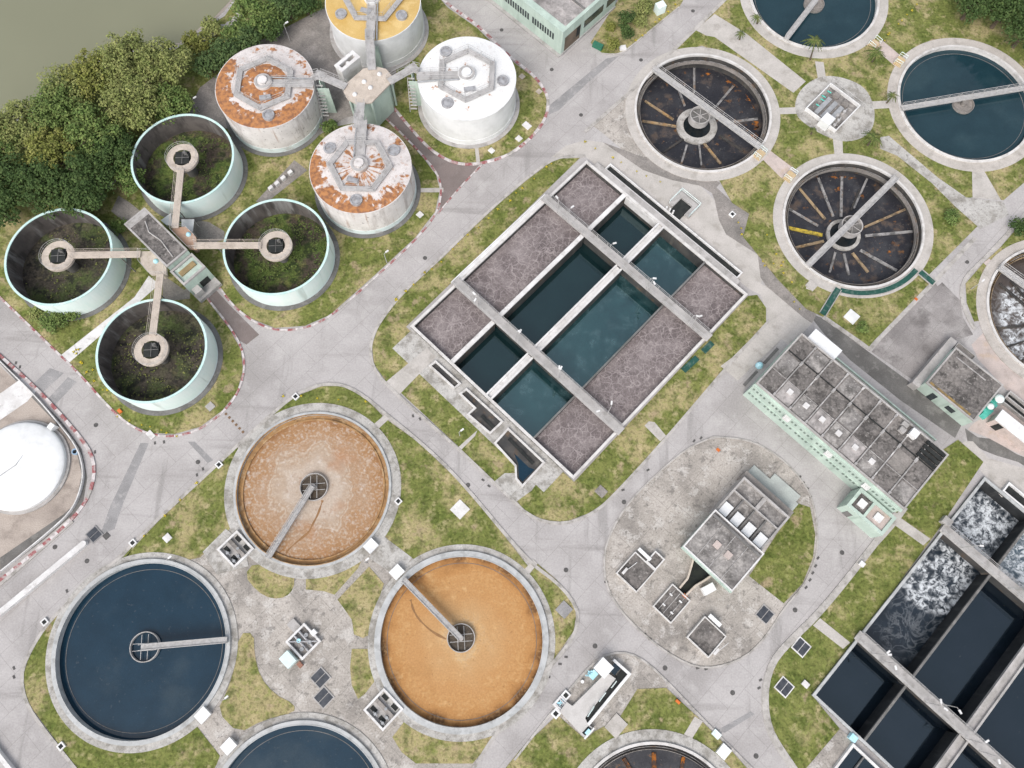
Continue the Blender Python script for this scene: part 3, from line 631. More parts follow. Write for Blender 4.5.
def clarifier(t, label, wmat, zr=.4, zw=-.6, rim=.45, apron=1.5, rimmat=RIMG, lau=0, laumat=None, hub=2.05, hubstyle='ring', bridge=None, hubc=None, aprmat=APRON, aprz=.12, weir=True, bw=.9):
    c, R = t.c, t.R
    root = thing('clarifier_tank', label, 'settling tank', (c.x, c.y, 0))
    MB().ring(c, R, R+rim, -2.5, zr, 120).build('rim_wall', rimmat, root)
    MB().ring(c, R+rim, R+rim+apron, -.1, aprz, 120).build('apron', aprmat, root)
    MB().disc(c, R-.002, zw, 120, rings=6).build('water', wmat, root)
    # the cast grooves of the rim
    m = MB(); m.ring(c, R-.05, R+.06, zr-.25, zr+.05, 120); m.build('rim_edge', laumat or rimmat, root)
    if lau:
        m = MB(); m.ring(c, R-lau-.12, R-lau+.12, zw-.5, zw+.22, 120); m.build('weir', laumat, root)
        m = MB(); m.ring(c, R-lau+.13, R-.06, zw-.4, zw+.02, 120, z1i=zw+.02); m.build('launder', laumat, root)
    elif weir:
        MB().ring(c, R-.95, R-.87, zw-.3, zw+.03, 120).build('scum_baffle', laumat or DKCONC, root)
    hc = hubc or c
    if hub:
        if hubstyle == 'ring':
            m = MB(); m.ring(hc, hub-.05, hub+.07, zw-.5, zw+.6, 48)
            m.cyl(hc, .4, zw-.5, zw+.9, 20)
            w_ = m.build('centre_well', CONC, root)
            MB().disc(hc, hub-.1, zw+.05, 48).build('well_water', mat('brown_well_water', (.06, .045, .032), (.10, .078, .055), 1.5, rough=.4, fine=.2) if wmat not in (W_BLUE, W_CLEAR) else wmat, w_)
            m = MB()
            for k in range(4):
                a = k*PI/2+.1
                p = Vector((math.cos(a), math.sin(a))); nn = Vector((-p.y, p.x))*.55
                m.beam(hc+nn*.9-p*(hub*.84), hc+nn*.9+p*(hub*.84), .07, zw+.45+k*.03, zw+.5+k*.03)
            m.build('spoke_frame', GALV, w_)
        elif hubstyle == 'drum':
            m = MB(); m.ring(hc, hub-.12, hub, zw-.5, zw+.55, 48); m.disc(hc, hub-.13, zw+.2, 48); m.cyl(hc, .5, zw, zw+1.1, 20)
            m.build('centre_well', OLDPAVE, root)
    for a, b in (bridge or []):
        bridge_part(root, a, b, zr+.3, bw)
    return root
zA = lambda p: T(200, 380, p)
def g2(px, py, z=0): return G(px, py, z).xy
def rimpt(t, px, py, ex=.3):
    d = g2(px, py)-t.c; return t.c+d.normalized()*(t.R+ex)
TAN_A = radial_mat('pale_brown_scum', tA.c, 11.6, [(0, (.37, .295, .23)), (.30, (.42, .345, .28)), (.50, (.355, .265, .19)), (.64, (.335, .222, .14)), (.82, (.32, .188, .098)), (.93, (.285, .155, .07)), (1, (.23, .115, .05))], .16, 13, (.47, .40, .33), layers=[((.33, .15, .06), .16, .56, .72, .6), ((.50, .44, .39), .9, .60, .72, .7), ((.24, .13, .07), 1.3, .6, .74, .45)])
TAN_B = radial_mat('orange_scum', tB.c, 12.0, [(0, (.40, .27, .14)), (.20, (.46, .32, .18)), (.34, (.43, .255, .115)), (.6, (.415, .225, .090)), (.88, (.39, .20, .072)), (.96, (.27, .13, .045)), (1, (.14, .07, .03))], .12, 6, (.47, .28, .12), layers=[((.30, .15, .05), .25, .6, .78, .5), ((.55, .36, .17), .8, .60, .74, .5), ((.20, .10, .04), 2.2, .64, .74, .6)])
hA = g2(314, 487); hB = g2(461, 638); hC = g2(144, 647)
clarifier(tA, 'round settling tank of pale brown scum, ringed by lawn beside the road junction', TAN_A, zr=.4, zw=-.35, lau=.75, laumat=TANL, apron=1.5, hub=2.1, hubc=hA, bridge=[(hA, rimpt(tA, 271, 556))], bw=.75)
clarifier(tB, 'round settling tank of bright orange scum with one grey bridge', TAN_B, zr=.45, zw=-.5, rim=.85, laumat=None, apron=1.0, hub=2.0, hubc=hB, bridge=[(hB, rimpt(tB, 396, 571))], bw=.85)
clarifier(tC, 'round settling tank of dark blue water, whole, lower left corner', W_BLUE, zr=.5, zw=-.7, rim=.6, apron=1.0, hub=2.1, hubc=hC, bridge=[(hC, rimpt(tC, 229, 639.5))])
hC2 = tC2.c
clarifier(tC2, 'round dark blue settling tank cut off by the bottom edge, left of the orange one', W_BLUE, zr=.5, zw=-.7, rim=.6, apron=1.0, hub=2.1, bridge=[(hC2, hC2+Vector((-.9, -.5)).normalized()*12.5)])
hF = g2(964, 103.5)
clarifier(tF, 'round teal settling tank crossed by a full bridge, near the upper right corner', W_CLEAR, zr=.35, zw=-.55, rim=.4, apron=1.75, rimmat=RIMW, hub=1.9, hubstyle='drum', hubc=hF, aprmat=BEIGEAP, bridge=[(rimpt(tF, 901, 110.5), rimpt(tF, 1032, 88.5))])
hG = g2(814.5, 3)
clarifier(tG, 'round teal settling tank cut off by the top edge of the photo', W_CLEAR, zr=.35, zw=-.55, rim=.4, apron=1.75, rimmat=RIMW, hub=1.9, hubstyle='drum', hubc=hG, aprmat=PATH, bridge=[(hG, rimpt(tG, 784, 43))])

for t, zz, pts in ((tA, -.35, zA([(428, 420), (412, 470), (392, 505), (382, 530), (345, 560), (315, 585), (300, 605)])), (tB, -.5, T(350, 548, [(212, 180), (220, 215), (240, 250), (285, 292), (335, 318)]))):
    P = chaikin_open(GP(pts, zz), 2); m = MB(); rr_ = random.Random(2)
    vs = []
    for i, p in enumerate(P):
        d = (P[min(i+1, len(P)-1)]-P[max(i-1, 0)]).normalized(); n_ = Vector((-d.y, d.x))*rr_.uniform(.06, .2); vs += [(*(p+n_), zz+.012), (*(p-n_), zz+.012)]
    m.add(vs, [(2*i, 2*i+1, 2*i+3, 2*i+2) for i in range(len(P)-1)])
    r_ = [o for o in sc.objects if o.name.startswith('clarifier_tank') and (o.location.xy-t.c).length < .1][0]
    m.build('scum_trail', mat('dark_scum', (.22, .12, .055), (.27, .15, .07), 1), r_)
def foam_mat(name, blobs, streaks, base=(.006, .012, .019), rough=.3):
    """dark water whitened where the aerators boil; blobs / streaks = (x, y, radius)"""
    m = mat(name, base, (base[0]*1.4, base[1]*1.4, base[2]*1.4), .4, rough=rough, spec=.6, bump=.25, bscale=1.5)
    nt = m.node_tree; N = nt.nodes; L = nt.links; b = N['Principled BSDF']
    src = b.inputs['Base Color'].links[0].from_socket
    geo = N.new('ShaderNodeNewGeometry')
    def nz(scale, detail=7, dist=0, rough=.6):
        t = N.new('ShaderNodeTexNoise'); t.inputs['Scale'].default_value = scale; t.inputs['Detail'].default_value = detail; t.inputs['Distortion'].default_value = dist; t.inputs['Roughness'].default_value = rough
        L.new(geo.outputs['Position'], t.inputs['Vector']); return t.outputs['Fac']
    def mr(s, a, b_, c=0, d=1):
        r = N.new('ShaderNodeMapRange'); r.interpolation_type = 'SMOOTHSTEP'
        for k, v in zip(('From Min', 'From Max', 'To Min', 'To Max'), (a, b_, c, d)): r.inputs[k].default_value = v
        L.new(s, r.inputs['Value']); return r.outputs['Result']
    def op(o, x, y):
        n = N.new('ShaderNodeMath'); n.operation = o
        for i, v in enumerate((x, y)):
            if isinstance(v, (int, float)): n.inputs[i].default_value = v
            else: L.new(v, n.inputs[i])
        return n.outputs[0]
    def mask(bl, wob):
        out = None; w_ = nz(.28, 5)
        for x, y, r in bl:
            v = N.new('ShaderNodeVectorMath'); v.operation = 'DISTANCE'; v.inputs[1].default_value = (x, y, -2.6); L.new(geo.outputs['Position'], v.inputs[0])
            d = op('ADD', op('DIVIDE', v.outputs['Value'], r), op('MULTIPLY', op('SUBTRACT', w_, .5), wob))
            f_ = mr(d, 1.25, .65); out = f_ if out is None else op('MAXIMUM', out, f_)
        return out
    M1 = mask(blobs, 1.6); M2 = mask(streaks, 2.2)
    vc = N.new('ShaderNodeTexVoronoi'); vc.inputs['Scale'].default_value = .62
    jit = N.new('ShaderNodeTexNoise'); jit.inputs['Scale'].default_value = .8; jit.inputs['Detail'].default_value = 4; L.new(geo.outputs['Position'], jit.inputs['Vector'])
    av = N.new('ShaderNodeVectorMath'); sv = N.new('ShaderNodeVectorMath'); sv.operation = 'SCALE'; sv.inputs['Scale'].default_value = 2.2; L.new(jit.outputs['Color'], sv.inputs[0]); L.new(geo.outputs['Position'], av.inputs[0]); L.new(sv.outputs[0], av.inputs[1]); L.new(av.outputs[0], vc.inputs['Vector'])
    P1 = op('MULTIPLY', mr(vc.outputs['Distance'], .18, .55), mr(nz(1.3, 10, .8, .72), .42, .58))
    P2 = mr(nz(.6, 9, 1.2, .7), .50, .68)
    foam = op('MULTIPLY', M1, op('MINIMUM', op('ADD', op('MULTIPLY', P1, .85), op('MULTIPLY', P2, .30)), 1))
    ln = mr(op('ABSOLUTE', op('SUBTRACT', nz(.30, 8, 2.0, .62), .5), 0), .055, .0)
    st = op('MULTIPLY', M2, op('ADD', op('MULTIPLY', ln, .12), op('MULTIPLY', P2, .09)))
    q = N.new('ShaderNodeMixRGB'); q.inputs[2].default_value = (.66, .69, .71, 1); L.new(op('MINIMUM', op('ADD', foam, st), .95), q.inputs['Fac']); L.new(src, q.inputs[1]); L.new(q.outputs[0], b.inputs['Base Color'])
    return m
def _c(px, py, r): p = g2(px, py, -2.6); return (p.x, p.y, r)
def drained(t, label, zr, zf, arms, colc, ringc, bridges, ring_r=(2.3, 3.3), rust=(), aprmat=PATH, column=True, foam=False, seed=1, flm=None):
    c, R = t.c, t.R; rnd = random.Random(seed)
    root = thing('clarifier_tank', label, 'settling tank', (c.x, c.y, 0))
    MB().ring(c, R, R+.4, zr-.4, zr, 120).build('rim_wall', RIMW, root)
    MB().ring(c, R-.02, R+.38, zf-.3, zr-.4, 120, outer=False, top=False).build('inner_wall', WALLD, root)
    MB().ring(c, R+.4, R+2.0, -.1, .12, 120).build('apron', aprmat, root)
    m = MB(); m.ring(c, R-.75, R-.68, zr-1.5, zr-.75, 120); m.ring(c, R-.67, R-.01, zr-1.5, zr-1.35, 120); m.build('launder', TROUGH_T if foam else OLDPAVE, root)
    m = MB(); m.ring(c, R-.42, R-.36, zr-1.34, zr-.9, 120); m.build('weir_plate', TROUGH, root)
    fl = MB(); fl.disc(c, R+.1, zf, 96, zf-.25, 8); fl = fl.build('floor', flm or TRENCH, root)
    for (px, py, rr) in rust:
        p = g2(px, py, zf); pts = []
        for i in range(22):
            a = 2*PI*i/22; q = rr*(1+rnd.uniform(-.45, .45)); pts.append(p+Vector((math.cos(a)*q, math.sin(a)*q*rnd.uniform(.6, 1))))
        pts = [c+(p_-c).normalized()*min((p_-c).length, R-.9) for p_ in pts]
        MB().prism(pts, zf-.2, zf+.03).build('foam_patch' if foam else 'rust_patch', W_STREAKF if foam else RUST, fl)
    if column:
        m = MB(); m.ring(ringc, ring_r[0], ring_r[1], zf-.3, zf+.25, 48); hop = m.build('hopper_ring', APRON, root)
        MB().disc(ringc, ring_r[0], zf+.04, 48).build('hopper_water', mat('hopper_black_water', (.010, .015, .018), (.02, .022, .022), 1, rough=.2), hop)
        m = MB(); m.cyl(ringc, .35, zf-.3, zr-.5, 16)
        m.ring(colc, 1.65, 1.85, zr-1.5, zr, 48); m.disc(colc, 1.66, zr-.9, 40)
        for k in range(3):
            a = k*PI/3+.4; p = Vector((math.cos(a), math.sin(a)))*1.66; m.beam(colc-p, colc+p, .1, zr-.25, zr-.15)
        cc_ = m.build('centre_column', CONC, root)
        m = MB(); m.disc(colc, 1.66, zr-.55, 40); m.build('column_well', DKCONC, cc_)
    for a, b, wd, mt in arms:
        A, B = g2(*a, zf+.3), g2(*b, zf+.3)
        wd *= .62; m = MB(); d = (B-A).normalized(); nn = Vector((-d.y, d.x))*wd/2
        m.beam(A, B, wd, zf-.1, zf+.10); m.beam(A+nn, B+nn, .07, zf-.1, zf+.2); m.beam(A-nn, B-nn, .07, zf-.1, zf+.2)
        m.build('radial_trough', mt, root)
    for a, b in bridges: bridge_part(root, a, b, zr+.25, 1.1)
    return root
W_STREAKF = mat('drying_foam', (.62, .64, .66), (.42, .43, .44), .8, layers=[((.12, .115, .11), .9, .58, .68, .8, 'noise')])
D7 = lambda p: T7(635, 50, [p])[0]
E7 = lambda p: T7(780, 160, [p])[0]
cD = D7((455, 455)); cE = E7((505, 455))
darms = [((415, 290), (415, 120), .5, TROUGH), ((560, 400), (690, 245), .5, TROUGH), ((650, 500), (860, 475), .55, TROUGH), ((270, 480), (70, 350), .45, TROUGH_T), ((300, 530), (50, 490), .5, TROUGH_T), ((340, 615), (190, 715), .45, WALLD), ((480, 640), (600, 790), .5, TROUGH_T), ((365, 655), (325, 790), .45, TROUGH), ((350, 385), (290, 230), .4, TROUGH), ((450, 655), (465, 800), .35, TROUGH), ((590, 590), (760, 700), .4, WALLD)]
drained(tD, 'round drained tank with dark floor and rust patches beside the road, bridge across', .4, -3.0, [(D7(a), D7(b), w_, k) for a, b, w_, k in darms], g2(*cD, .3), g2(*D7((430, 535)), -3.0), [(rimpt(tD, 651, 69.5), rimpt(tD, 760, 150))], (2.5, 3.75), [(*D7(p), r) for p, r in [((820, 350), .9), ((850, 400), .8), ((860, 520), 1.1), ((665, 215), .8), ((705, 235), .8), ((510, 165), .4), ((840, 600), .8), ((800, 310), .6)]], aprmat=PATH)
earms = [((375, 390), (270, 120), .5, TROUGH), ((430, 390), (435, 110), .6, TROUGH), ((520, 330), (612, 125), .45, TROUGH), ((320, 410), (135, 190), .45, TROUGH_T), ((270, 455), (45, 325), .4, TROUGH), ((300, 520), (55, 468), .8, TROUGH_Y), ((310, 562), (105, 610), .6, TROUGH_T), ((595, 465), (880, 340), .5, TROUGH_T), ((600, 525), (930, 495), .6, TROUGH), ((565, 625), (820, 770), .6, TROUGH), ((510, 645), (620, 780), .5, TROUGH_T), ((450, 650), (485, 800), .5, TROUGH), ((390, 640), (350, 780), .45, TROUGH), ((500, 345), (560, 200), .3, WALLD)]
drained(tE, 'round drained tank with many radial troughs, above the green covered channel', .4, -2.6, [(E7(a), E7(b), w_, k) for a, b, w_, k in earms], g2(*cE, .3), g2(*E7((440, 525)), -2.6), [(rimpt(tE, 899.5, 174), rimpt(tE, 808.5, 265))], (2.4, 3.0), [(*E7(p), r) for p, r in [((370, 110), .7), ((430, 100), .8), ((500, 110), .8), ((570, 245), .4), ((410, 200), .4), ((925, 500), .6), ((870, 345), .5), ((760, 640), .3), ((790, 580), .3)]], aprmat=PATH)
H7 = lambda p: T(905, 320, [p], 7.68)[0]
H3 = lambda p: T(754, 180, [p])[0]
harms = [(H3((1000, 480)), H3((860, 360)), .5, WALLD), (H3((1000, 500)), H3((830, 520)), .5, WALLD), (H3((1000, 470)), H3((900, 350)), .4, WALLD), (H3((1010, 540)), H3((860, 590)), .35, WALLD), (H3((1010, 560)), H3((920, 650)), .4, WALLD)]
drained(tH, 'round drained tank with white foam, half outside the right edge of the photo', .4, -2.4, harms, tH.c, tH.c+Vector((-.5, -.4)), [(rimpt(tH, 1003, 273), rimpt(tH, 1117, 355))], (2.4, 3.0), (), flm=foam_mat('half_dried_foam', [_c(1012, 300, 2.2), _c(1014, 320, 2.6), _c(1016, 343, 2.6), _c(1030, 300, 2.2), _c(1026, 358, 2.0)], [_c(1010, 320, 7)], base=(.055, .043, .036)), aprmat=BEIGEAP, foam=True, seed=4)
I3 = lambda p: T(520, 548, [p])[0]
iarms = [(I3((470, 800)), I3((468, 715)), .9, RUST), (I3((400, 800)), I3((362, 735)), .8, RUST), (I3((560, 800)), I3((572, 730)), .7, RUST), (I3((640, 820)), I3((660, 765)), .6, RUST), (I3((310, 820)), I3((290, 775)), .6, RUST)]
drained(tI, 'round drained tank with rust orange troughs, cut off by the bottom edge', .4, -2.2, iarms, tI.c, tI.c, [], (2.4, 3.0), aprmat=APRON, seed=6)

# ------------------------------------------------------------------ rectangular aeration basins
def rot(u, v): return W(u, v)
LAMPS = []
def basin(label, U0, U1, V0, V1, zt, cols, rows, zbot, walkw, wt, colw, cells, wallmats):
    """outer wall, partitions, gangways and one water surface per cell"""
    o = W((U0+U1)/2, (V0+V1)/2)
    root = thing('aeration_basin', label, 'aeration basin', (o.x, o.y, 0))
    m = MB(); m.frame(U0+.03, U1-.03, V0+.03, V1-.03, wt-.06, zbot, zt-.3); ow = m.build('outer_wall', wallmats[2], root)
    m = MB(); m.frame(U0, U1, V0, V1, wt, zt-.299, zt); m.build('wall_coping', wallmats[0], ow)
    us = [U0+wt]+[U0+(U1-U0)*f for f in cols]+[U1-wt]
    vs = [V0+wt]+[V0+(V1-V0)*f for f in rows]+[V1-wt]
    for i, f in enumerate(cols):
        u = U0+(U1-U0)*f; w_ = colw[i]
        segs = [vs[0]]+[x for k in range(len(rows)) for x in (vs[k+1]-walkw/2, vs[k+1]+walkw/2)]+[vs[-1]]
        if w_ > .8:
            m = MB()
            for k in range(0, len(segs), 2):
                a, b = segs[k]+.003, segs[k+1]-.003
                m.uv(u-w_/2+.03, u+w_/2-.03, a, b, zbot, zt-.5)
            p = m.build('double_partition_wall', wallmats[2], root)
            m = MB()
            for k in range(0, len(segs), 2):
                a, b = segs[k]+.003, segs[k+1]-.003
                m.uv(u-w_/2, u-w_/2+.3, a, b, zt-.49, zt); m.uv(u+w_/2-.3, u+w_/2, a, b, zt-.49, zt); m.uv(u-w_/2+.3, u+w_/2-.3, a, b, zt-.495, zt-.4)
            m.build('wall_coping', wallmats[1], p)
        else:
            m = MB()
            for k in range(0, len(segs), 2): m.uv(u-w_/2+.02, u+w_/2-.02, segs[k]+.003, segs[k+1]-.003, zbot, zt-.35)
            p = m.build('partition_wall', wallmats[2], root)
            m = MB()
            for k in range(0, len(segs), 2): m.uv(u-w_/2, u+w_/2, segs[k]+.003, segs[k+1]-.003, zt-.349, zt-.05)
            m.build('wall_coping', wallmats[1] if i == 0 and w_ > .4 else wallmats[3], p)
    for k in range(len(rows)):
        v = vs[k+1]
        m = MB(); m.uv(U0-.4, U1+.4, v-walkw/2, v+walkw/2, zt+.02, zt+.28, True)
        g = m.build('gangway', CONC, root)
        m = MB(); m.uv(U0+wt, U1-wt, v-.18, v+.18, zbot, zt-.02); m.build('support_wall', WALLD, g)
        m = MB(); m.rail(W(U0, v-walkw/2+.06), W(U1, v-walkw/2+.06), zt+.28, r=.035); m.build('handrail', GALV, g)
        m = MB(); m.rail(W(U0, v+walkw/2-.06), W(U1, v+walkw/2-.06), zt+.28, r=.035); m.build('handrail', GALV, g)
    for i in range(len(us)-1):
        for k in range(len(vs)-1):
            cm, z = cells[i][k]
            m = MB(); m.uv(us[i]+.01, us[i+1]-.01, vs[k]+.01, vs[k+1]-.01, z-.05, z)
            m.build('water', cm, root)
    return root, us, vs
BW = [RIMW, WHITEC, WALLD, DKCONC]
zt = .7
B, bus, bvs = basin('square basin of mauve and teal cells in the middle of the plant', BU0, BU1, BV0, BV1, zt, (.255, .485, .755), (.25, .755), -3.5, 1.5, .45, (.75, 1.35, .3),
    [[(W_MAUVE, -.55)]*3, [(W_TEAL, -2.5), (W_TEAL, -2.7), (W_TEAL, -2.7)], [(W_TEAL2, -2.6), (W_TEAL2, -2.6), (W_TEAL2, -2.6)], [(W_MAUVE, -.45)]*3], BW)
m = MB(); m.uv(bus[1]+.4, bus[2]-.7, BV1-.45-.06, BV1-.45+.02, .7-2.4, .7-.32); m.build('pale_wall_panel', WHITEC, B)
# launder trough outside the upper left wall
m = MB(); va, vb = bvs[1], bvs[2]
m.uv(BU0-.75, BU0-.55, va-.6, vb+.6, .08, zt); m.uv(BU0-.55, BU0-.005, va-.6, vb+.6, .08, zt-.25); m.build('side_launder', WHITE, B)
W_BOIL = foam_mat('boiling_foam_water', [_c(945, 575, 5.0), _c(955, 598, 4.2), _c(930, 563, 3.4), _c(926, 590, 3.0)], [_c(920, 610, 6), _c(908, 632, 5), _c(935, 615, 5)])
W_BOIL2 = foam_mat('lesser_foam_water', [_c(980, 528, 6.0), _c(997, 520, 4.5)], [_c(990, 525, 6)])
W_BOIL3 = foam_mat('fine_choppy_water', [_c(1024, 545, 6.0), _c(1012, 560, 4)], [_c(1024, 545, 9)], base=(.03, .055, .075))
DEEPWALL = mat('dark_deep_wall', (.018, .02, .022), (.032, .034, .036), .4, layers=[((.07, .07, .068), .8, .58, .72, .5, 'noise', (1, 1, .2))])  # near-black wall bodies, darker than the copings above
RW = [RIMG, CONC, DEEPWALL, DKCONC]
w1 = UV(937, 522, .9)[1]; w2 = UV(857, 634, .9)[1]
uu = [UV(993, 572, .6)[0], (UV(969, 737, .6)[0]+UV(1024, 651, .6)[0])/2]
f = lambda u: (u-RU0)/(RU1-RU0)
rows = ((w2-RV0)/(RV1-RV0), (w1-RV0)/(RV1-RV0))
R_, rus, rvs = basin('deep basin of dark water with white froth, lower right corner', RU0, RU1, RV0, RV1, .6, (f(uu[0]), f(uu[1]), .78), rows, -4.5, 1.5, .4, (.35, 1.6, .4),
    [[(W_DEEP, -2.6), (W_BOIL, -2.6), (W_BOIL2, -2.6)], [(W_DEEP, -2.8), (W_DEEP, -2.8), (W_BOIL3, -2.6)], [(W_DEEP, -2.8), (W_DEEP, -2.8), (W_DEEP, -2.8)], [(W_DEEP, -2.8)]*3], RW)
# the frothing strip of the long first cell, a sheet of foam on its water

# channel along the upper right side of the square basin
C7 = lambda p: T(560, 140, [p])[0]
a0 = UV(*C7((172, 92)), .4); a1 = UV(*C7((632, 462)), .4)
v0 = BV1+.25; v1 = max(v0+1.3, (a0[1]+a1[1])/2)
u0, u1 = a0[0], a1[0]
root = thing('inlet_channel', 'long black slot of water along the upper right side of the square basin', 'water channel', (*W((u0+u1)/2, (v0+v1)/2), 0))
m = MB(); v0 = BV1+.01; vv = [v0+.7, v0+.95, v1]
m.uv(u0-2, u1+1, v0, v0+1.0, .02, .62); m.build('channel_kerb', CONC, root)
m = MB(); m.uv(u0, u1, v0+1.01, v0+2.3, .02, .06); m.build('water', DARK, root)
m = MB(); m.frame(u0-.25, u1+.25, v0+1.003, v0+2.55, .22, .01, .5); m.build('channel_wall', WHITEC, root)
S7 = lambda p: T7(620, 150, [p])[0]
q = [UV(*S7(p), .4) for p in [(325, 390), (420, 295), (550, 390), (470, 480)]]
su0 = min(a[0] for a in q); su1 = max(a[0] for a in q); sv0 = min(a[1] for a in q); sv1 = max(a[1] for a in q)
sm = thing('sluice_chamber', 'pale blue edged sluice chamber beside the black channel', 'chamber', (*W((su0+su1)/2, (sv0+sv1)/2), 0))
m = MB(); t_ = .9
m.uv(su0, su0+t_, sv0+.6, sv1, .02, .5); m.uv(su0+t_, su1, sv1-t_, sv1, .02, .5); m.uv(su1-t_, su1, sv0+.9, sv1-t_, .02, .5); m.build('chamber_wall', CONC, sm)
m = MB(); m.uv(su0+t_, su1-t_, sv0-.3, sv1-t_, .015, .07); m.build('water', DARK, sm)
m = MB()
m.rail(W(su0, sv0+.7), W(su0, sv1), .5, r=.05); m.rail(W(su0, sv1), W(su1, sv1), .5, r=.05); m.rail(W(su1, sv1), W(su1, sv0+1), .5, r=.05); m.build('handrail', CYAN, sm)
m = MB()
for k in range(3): m.cyl(W(su0+.3+k*.7, sv0-.35), .16, .1, .9+.2*k, 12)
m.build('sluice_gear', WHITE, sm)

# outlet chambers along the lower left side
K7 = lambda pts: [UV(*p, .3) for p in T7(420, 330, pts)]
def outlet(label, pts, zt=.45, zw=-.4, divs=(), wmat=None):
    P = [Vector(a) for a in K7(pts)]
    c = sum(P, Vector((0, 0)))/len(P); cw = W(*c)
    root = thing('outlet_chamber', label, 'chamber', (cw.x, cw.y, 0))
    n = len(P); inn = []
    ar = sum(P[i].x*P[(i+1) % n].y-P[(i+1) % n].x*P[i].y for i in range(n)); sg = 1 if ar > 0 else -1
    for i in range(n):
        e1 = (P[i]-P[i-1]).normalized(); e2 = (P[(i+1) % n]-P[i]).normalized()
        n1 = Vector((-e1.y, e1.x))*sg; n2 = Vector((-e2.y, e2.x))*sg
        inn.append(P[i]+(n1+n2)/(1+n1.dot(n2))*.32)
    m = MB(); vs = [(*W(*p), .01) for p in P]+[(*W(*p), zt) for p in P]+[(*W(*p), zt) for p in inn]+[(*W(*p), .012) for p in inn]
    fs = []
    for i in range(n):
        j = (i+1) % n
        fs += [(i, j, n+j, n+i), (n+i, n+j, 2*n+j, 2*n+i), (2*n+i, 2*n+j, 3*n+j, 3*n+i)]
    m.add(vs, fs); m.build('chamber_wall', RIMW, root, fix=True)
    m = MB(); m.sheet([W(*p) for p in inn], .10); m.build('floor', wmat or WALLD, root)
    return root
o1 = outlet('narrow grey outlet box at the left end of the row below the square basin', [(60, 250), (110, 212), (290, 375), (240, 415)])
o2 = outlet('stepped grey outlet box in the middle of the row below the square basin', [(270, 445), (325, 405), (585, 640), (490, 730), (325, 590), (375, 545)])
o3 = outlet('cut cornered outlet box holding blue water below the square basin', [(515, 790), (615, 680), (875, 925), (715, 1100), (665, 1040), (660, 950)])
for o, pts in ((o2, [(430, 600), (520, 690)]), (o3, [(620, 760), (790, 935)])):
    P = [g2(*p) for p in T7(420, 330, pts)]
    m = MB(); m.beam(P[0], P[1], .5, .1, .3); m.build('baffle', DARK, o)
m = MB(); P = [g2(*p) for p in T7(420, 330, [(655, 860), (760, 960), (800, 975), (715, 1060), (690, 1030), (685, 930)])]; m.sheet(P, .115); m.build('water', W_BLUE, o3)
m = MB(); a, b = UV(*T7(420, 330, [(70, 140)])[0], .3), UV(*T7(420, 330, [(875, 830)])[0], .3)

# the covered green channel below the drained tank
GR = lambda p: T(754, 180, [p])[0]
root = thing('covered_channel', 'dark green grating channel with cream kerbs, curving under the drained tank', 'channel', (*tE.c-Vector((0, 14.8)), 0))
angs = [math.atan2(*((g2(*GR(p))-tE.c).yx)) for p in [(300, 390), (575, 322)]]
r0 = (g2(*GR((430, 392)))-tE.c).length-.45
m = MB(); m.ring(tE.c, r0, r0+.85, .1, .2, 40, angs[0], angs[1])
for a, b in ([(238, 470), (293, 380)], [(578, 322), (626, 362)]): m.beam(g2(*GR(a)), g2(*GR(b)), .95, .1, .21)
m.build('grating', GREENP, root)
m = MB(); m.ring(tE.c, r0-.13, r0-.003, .1, .26, 40, angs[0], angs[1]); m.ring(tE.c, r0+.853, r0+.98, .1, .26, 40, angs[0], angs[1])
for a, b in ([(238, 470), (293, 380)], [(578, 322), (626, 362)]):
    A, B_ = g2(*GR(a)), g2(*GR(b)); d = (B_-A).normalized(); nn = Vector((-d.y, d.x))*.58
    m.beam(A+nn, B_+nn, .14, .1, .26); m.beam(A-nn, B_-nn, .14, .1, .26)
m.build('kerb', CONC, root)
# the same green cover ends by the square basin
solo('channel_cover', MB().beam(g2(703, 352), g2(712, 343), 1.0, .1, .25), GREENP, 'dark green cover strip at the right hand corner of the square basin', 'cover', (*g2(707, 347), 0))
solo('channel_cover', MB().beam(g2(683, 371), g2(697, 358), 1.0, .1, .25), GREENP, 'dark green cover strip on the lawn edge, nearer the square basin outlet walkway', 'cover', (*g2(690, 364), 0))

# ------------------------------------------------------------------ lamp posts on the gangways
def make_lamp(name, label, loc, group, h=4.2):
    root = thing(name, label, 'lamp post', loc, group)
    x, y, z = loc
    MB().tube([(x, y, z), (x, y, z+h)], [.07, .045], 8).build('pole', GALV, root)
    m = MB(); m.tube([(x, y, z+h), (x+.3, y+.25, z+h+.12)], .04, 6); m.build('arm', GALV, root)
    m = MB(); m.box((x+.48, y+.4), .6, .26, math.atan2(.25, .3), z+h+.05, z+h+.2); m.build('lamp_head', WHITE, root)
    return root
lamp_px = [(569, 209.6), (611, 244.5), (653.5, 279), (640, 289), (517, 331), (477, 296), (468, 305.6), (699, 315), (684, 325.6), (560.5, 370), (609, 409), (595.5, 417), (551, 380), (536, 222), (508, 345)]
def lampset(pxs, us_, zt, root_label, group, vs_list, hw=.68):
    base = None
    for px, py in pxs:
        p = g2(px, py, zt+4.5)
        u, v = p.dot(E1), p.dot(E2)
        vv = min(vs_list, key=lambda x: abs(x-v)); sgn = 1 if v > vv else -1
        loc = (*W(u, vv+sgn*hw), zt+.28)
        if base is None: base = make_lamp('lamp_post', root_label, loc, group)
        else: dup(base, loc, random.uniform(0, 6.3))
lampset(lamp_px, bus, .7, 'thin pole with a small white lamp on a gangway of the square mauve basin', 'lamp posts on the square basin', [bvs[1], bvs[2]])
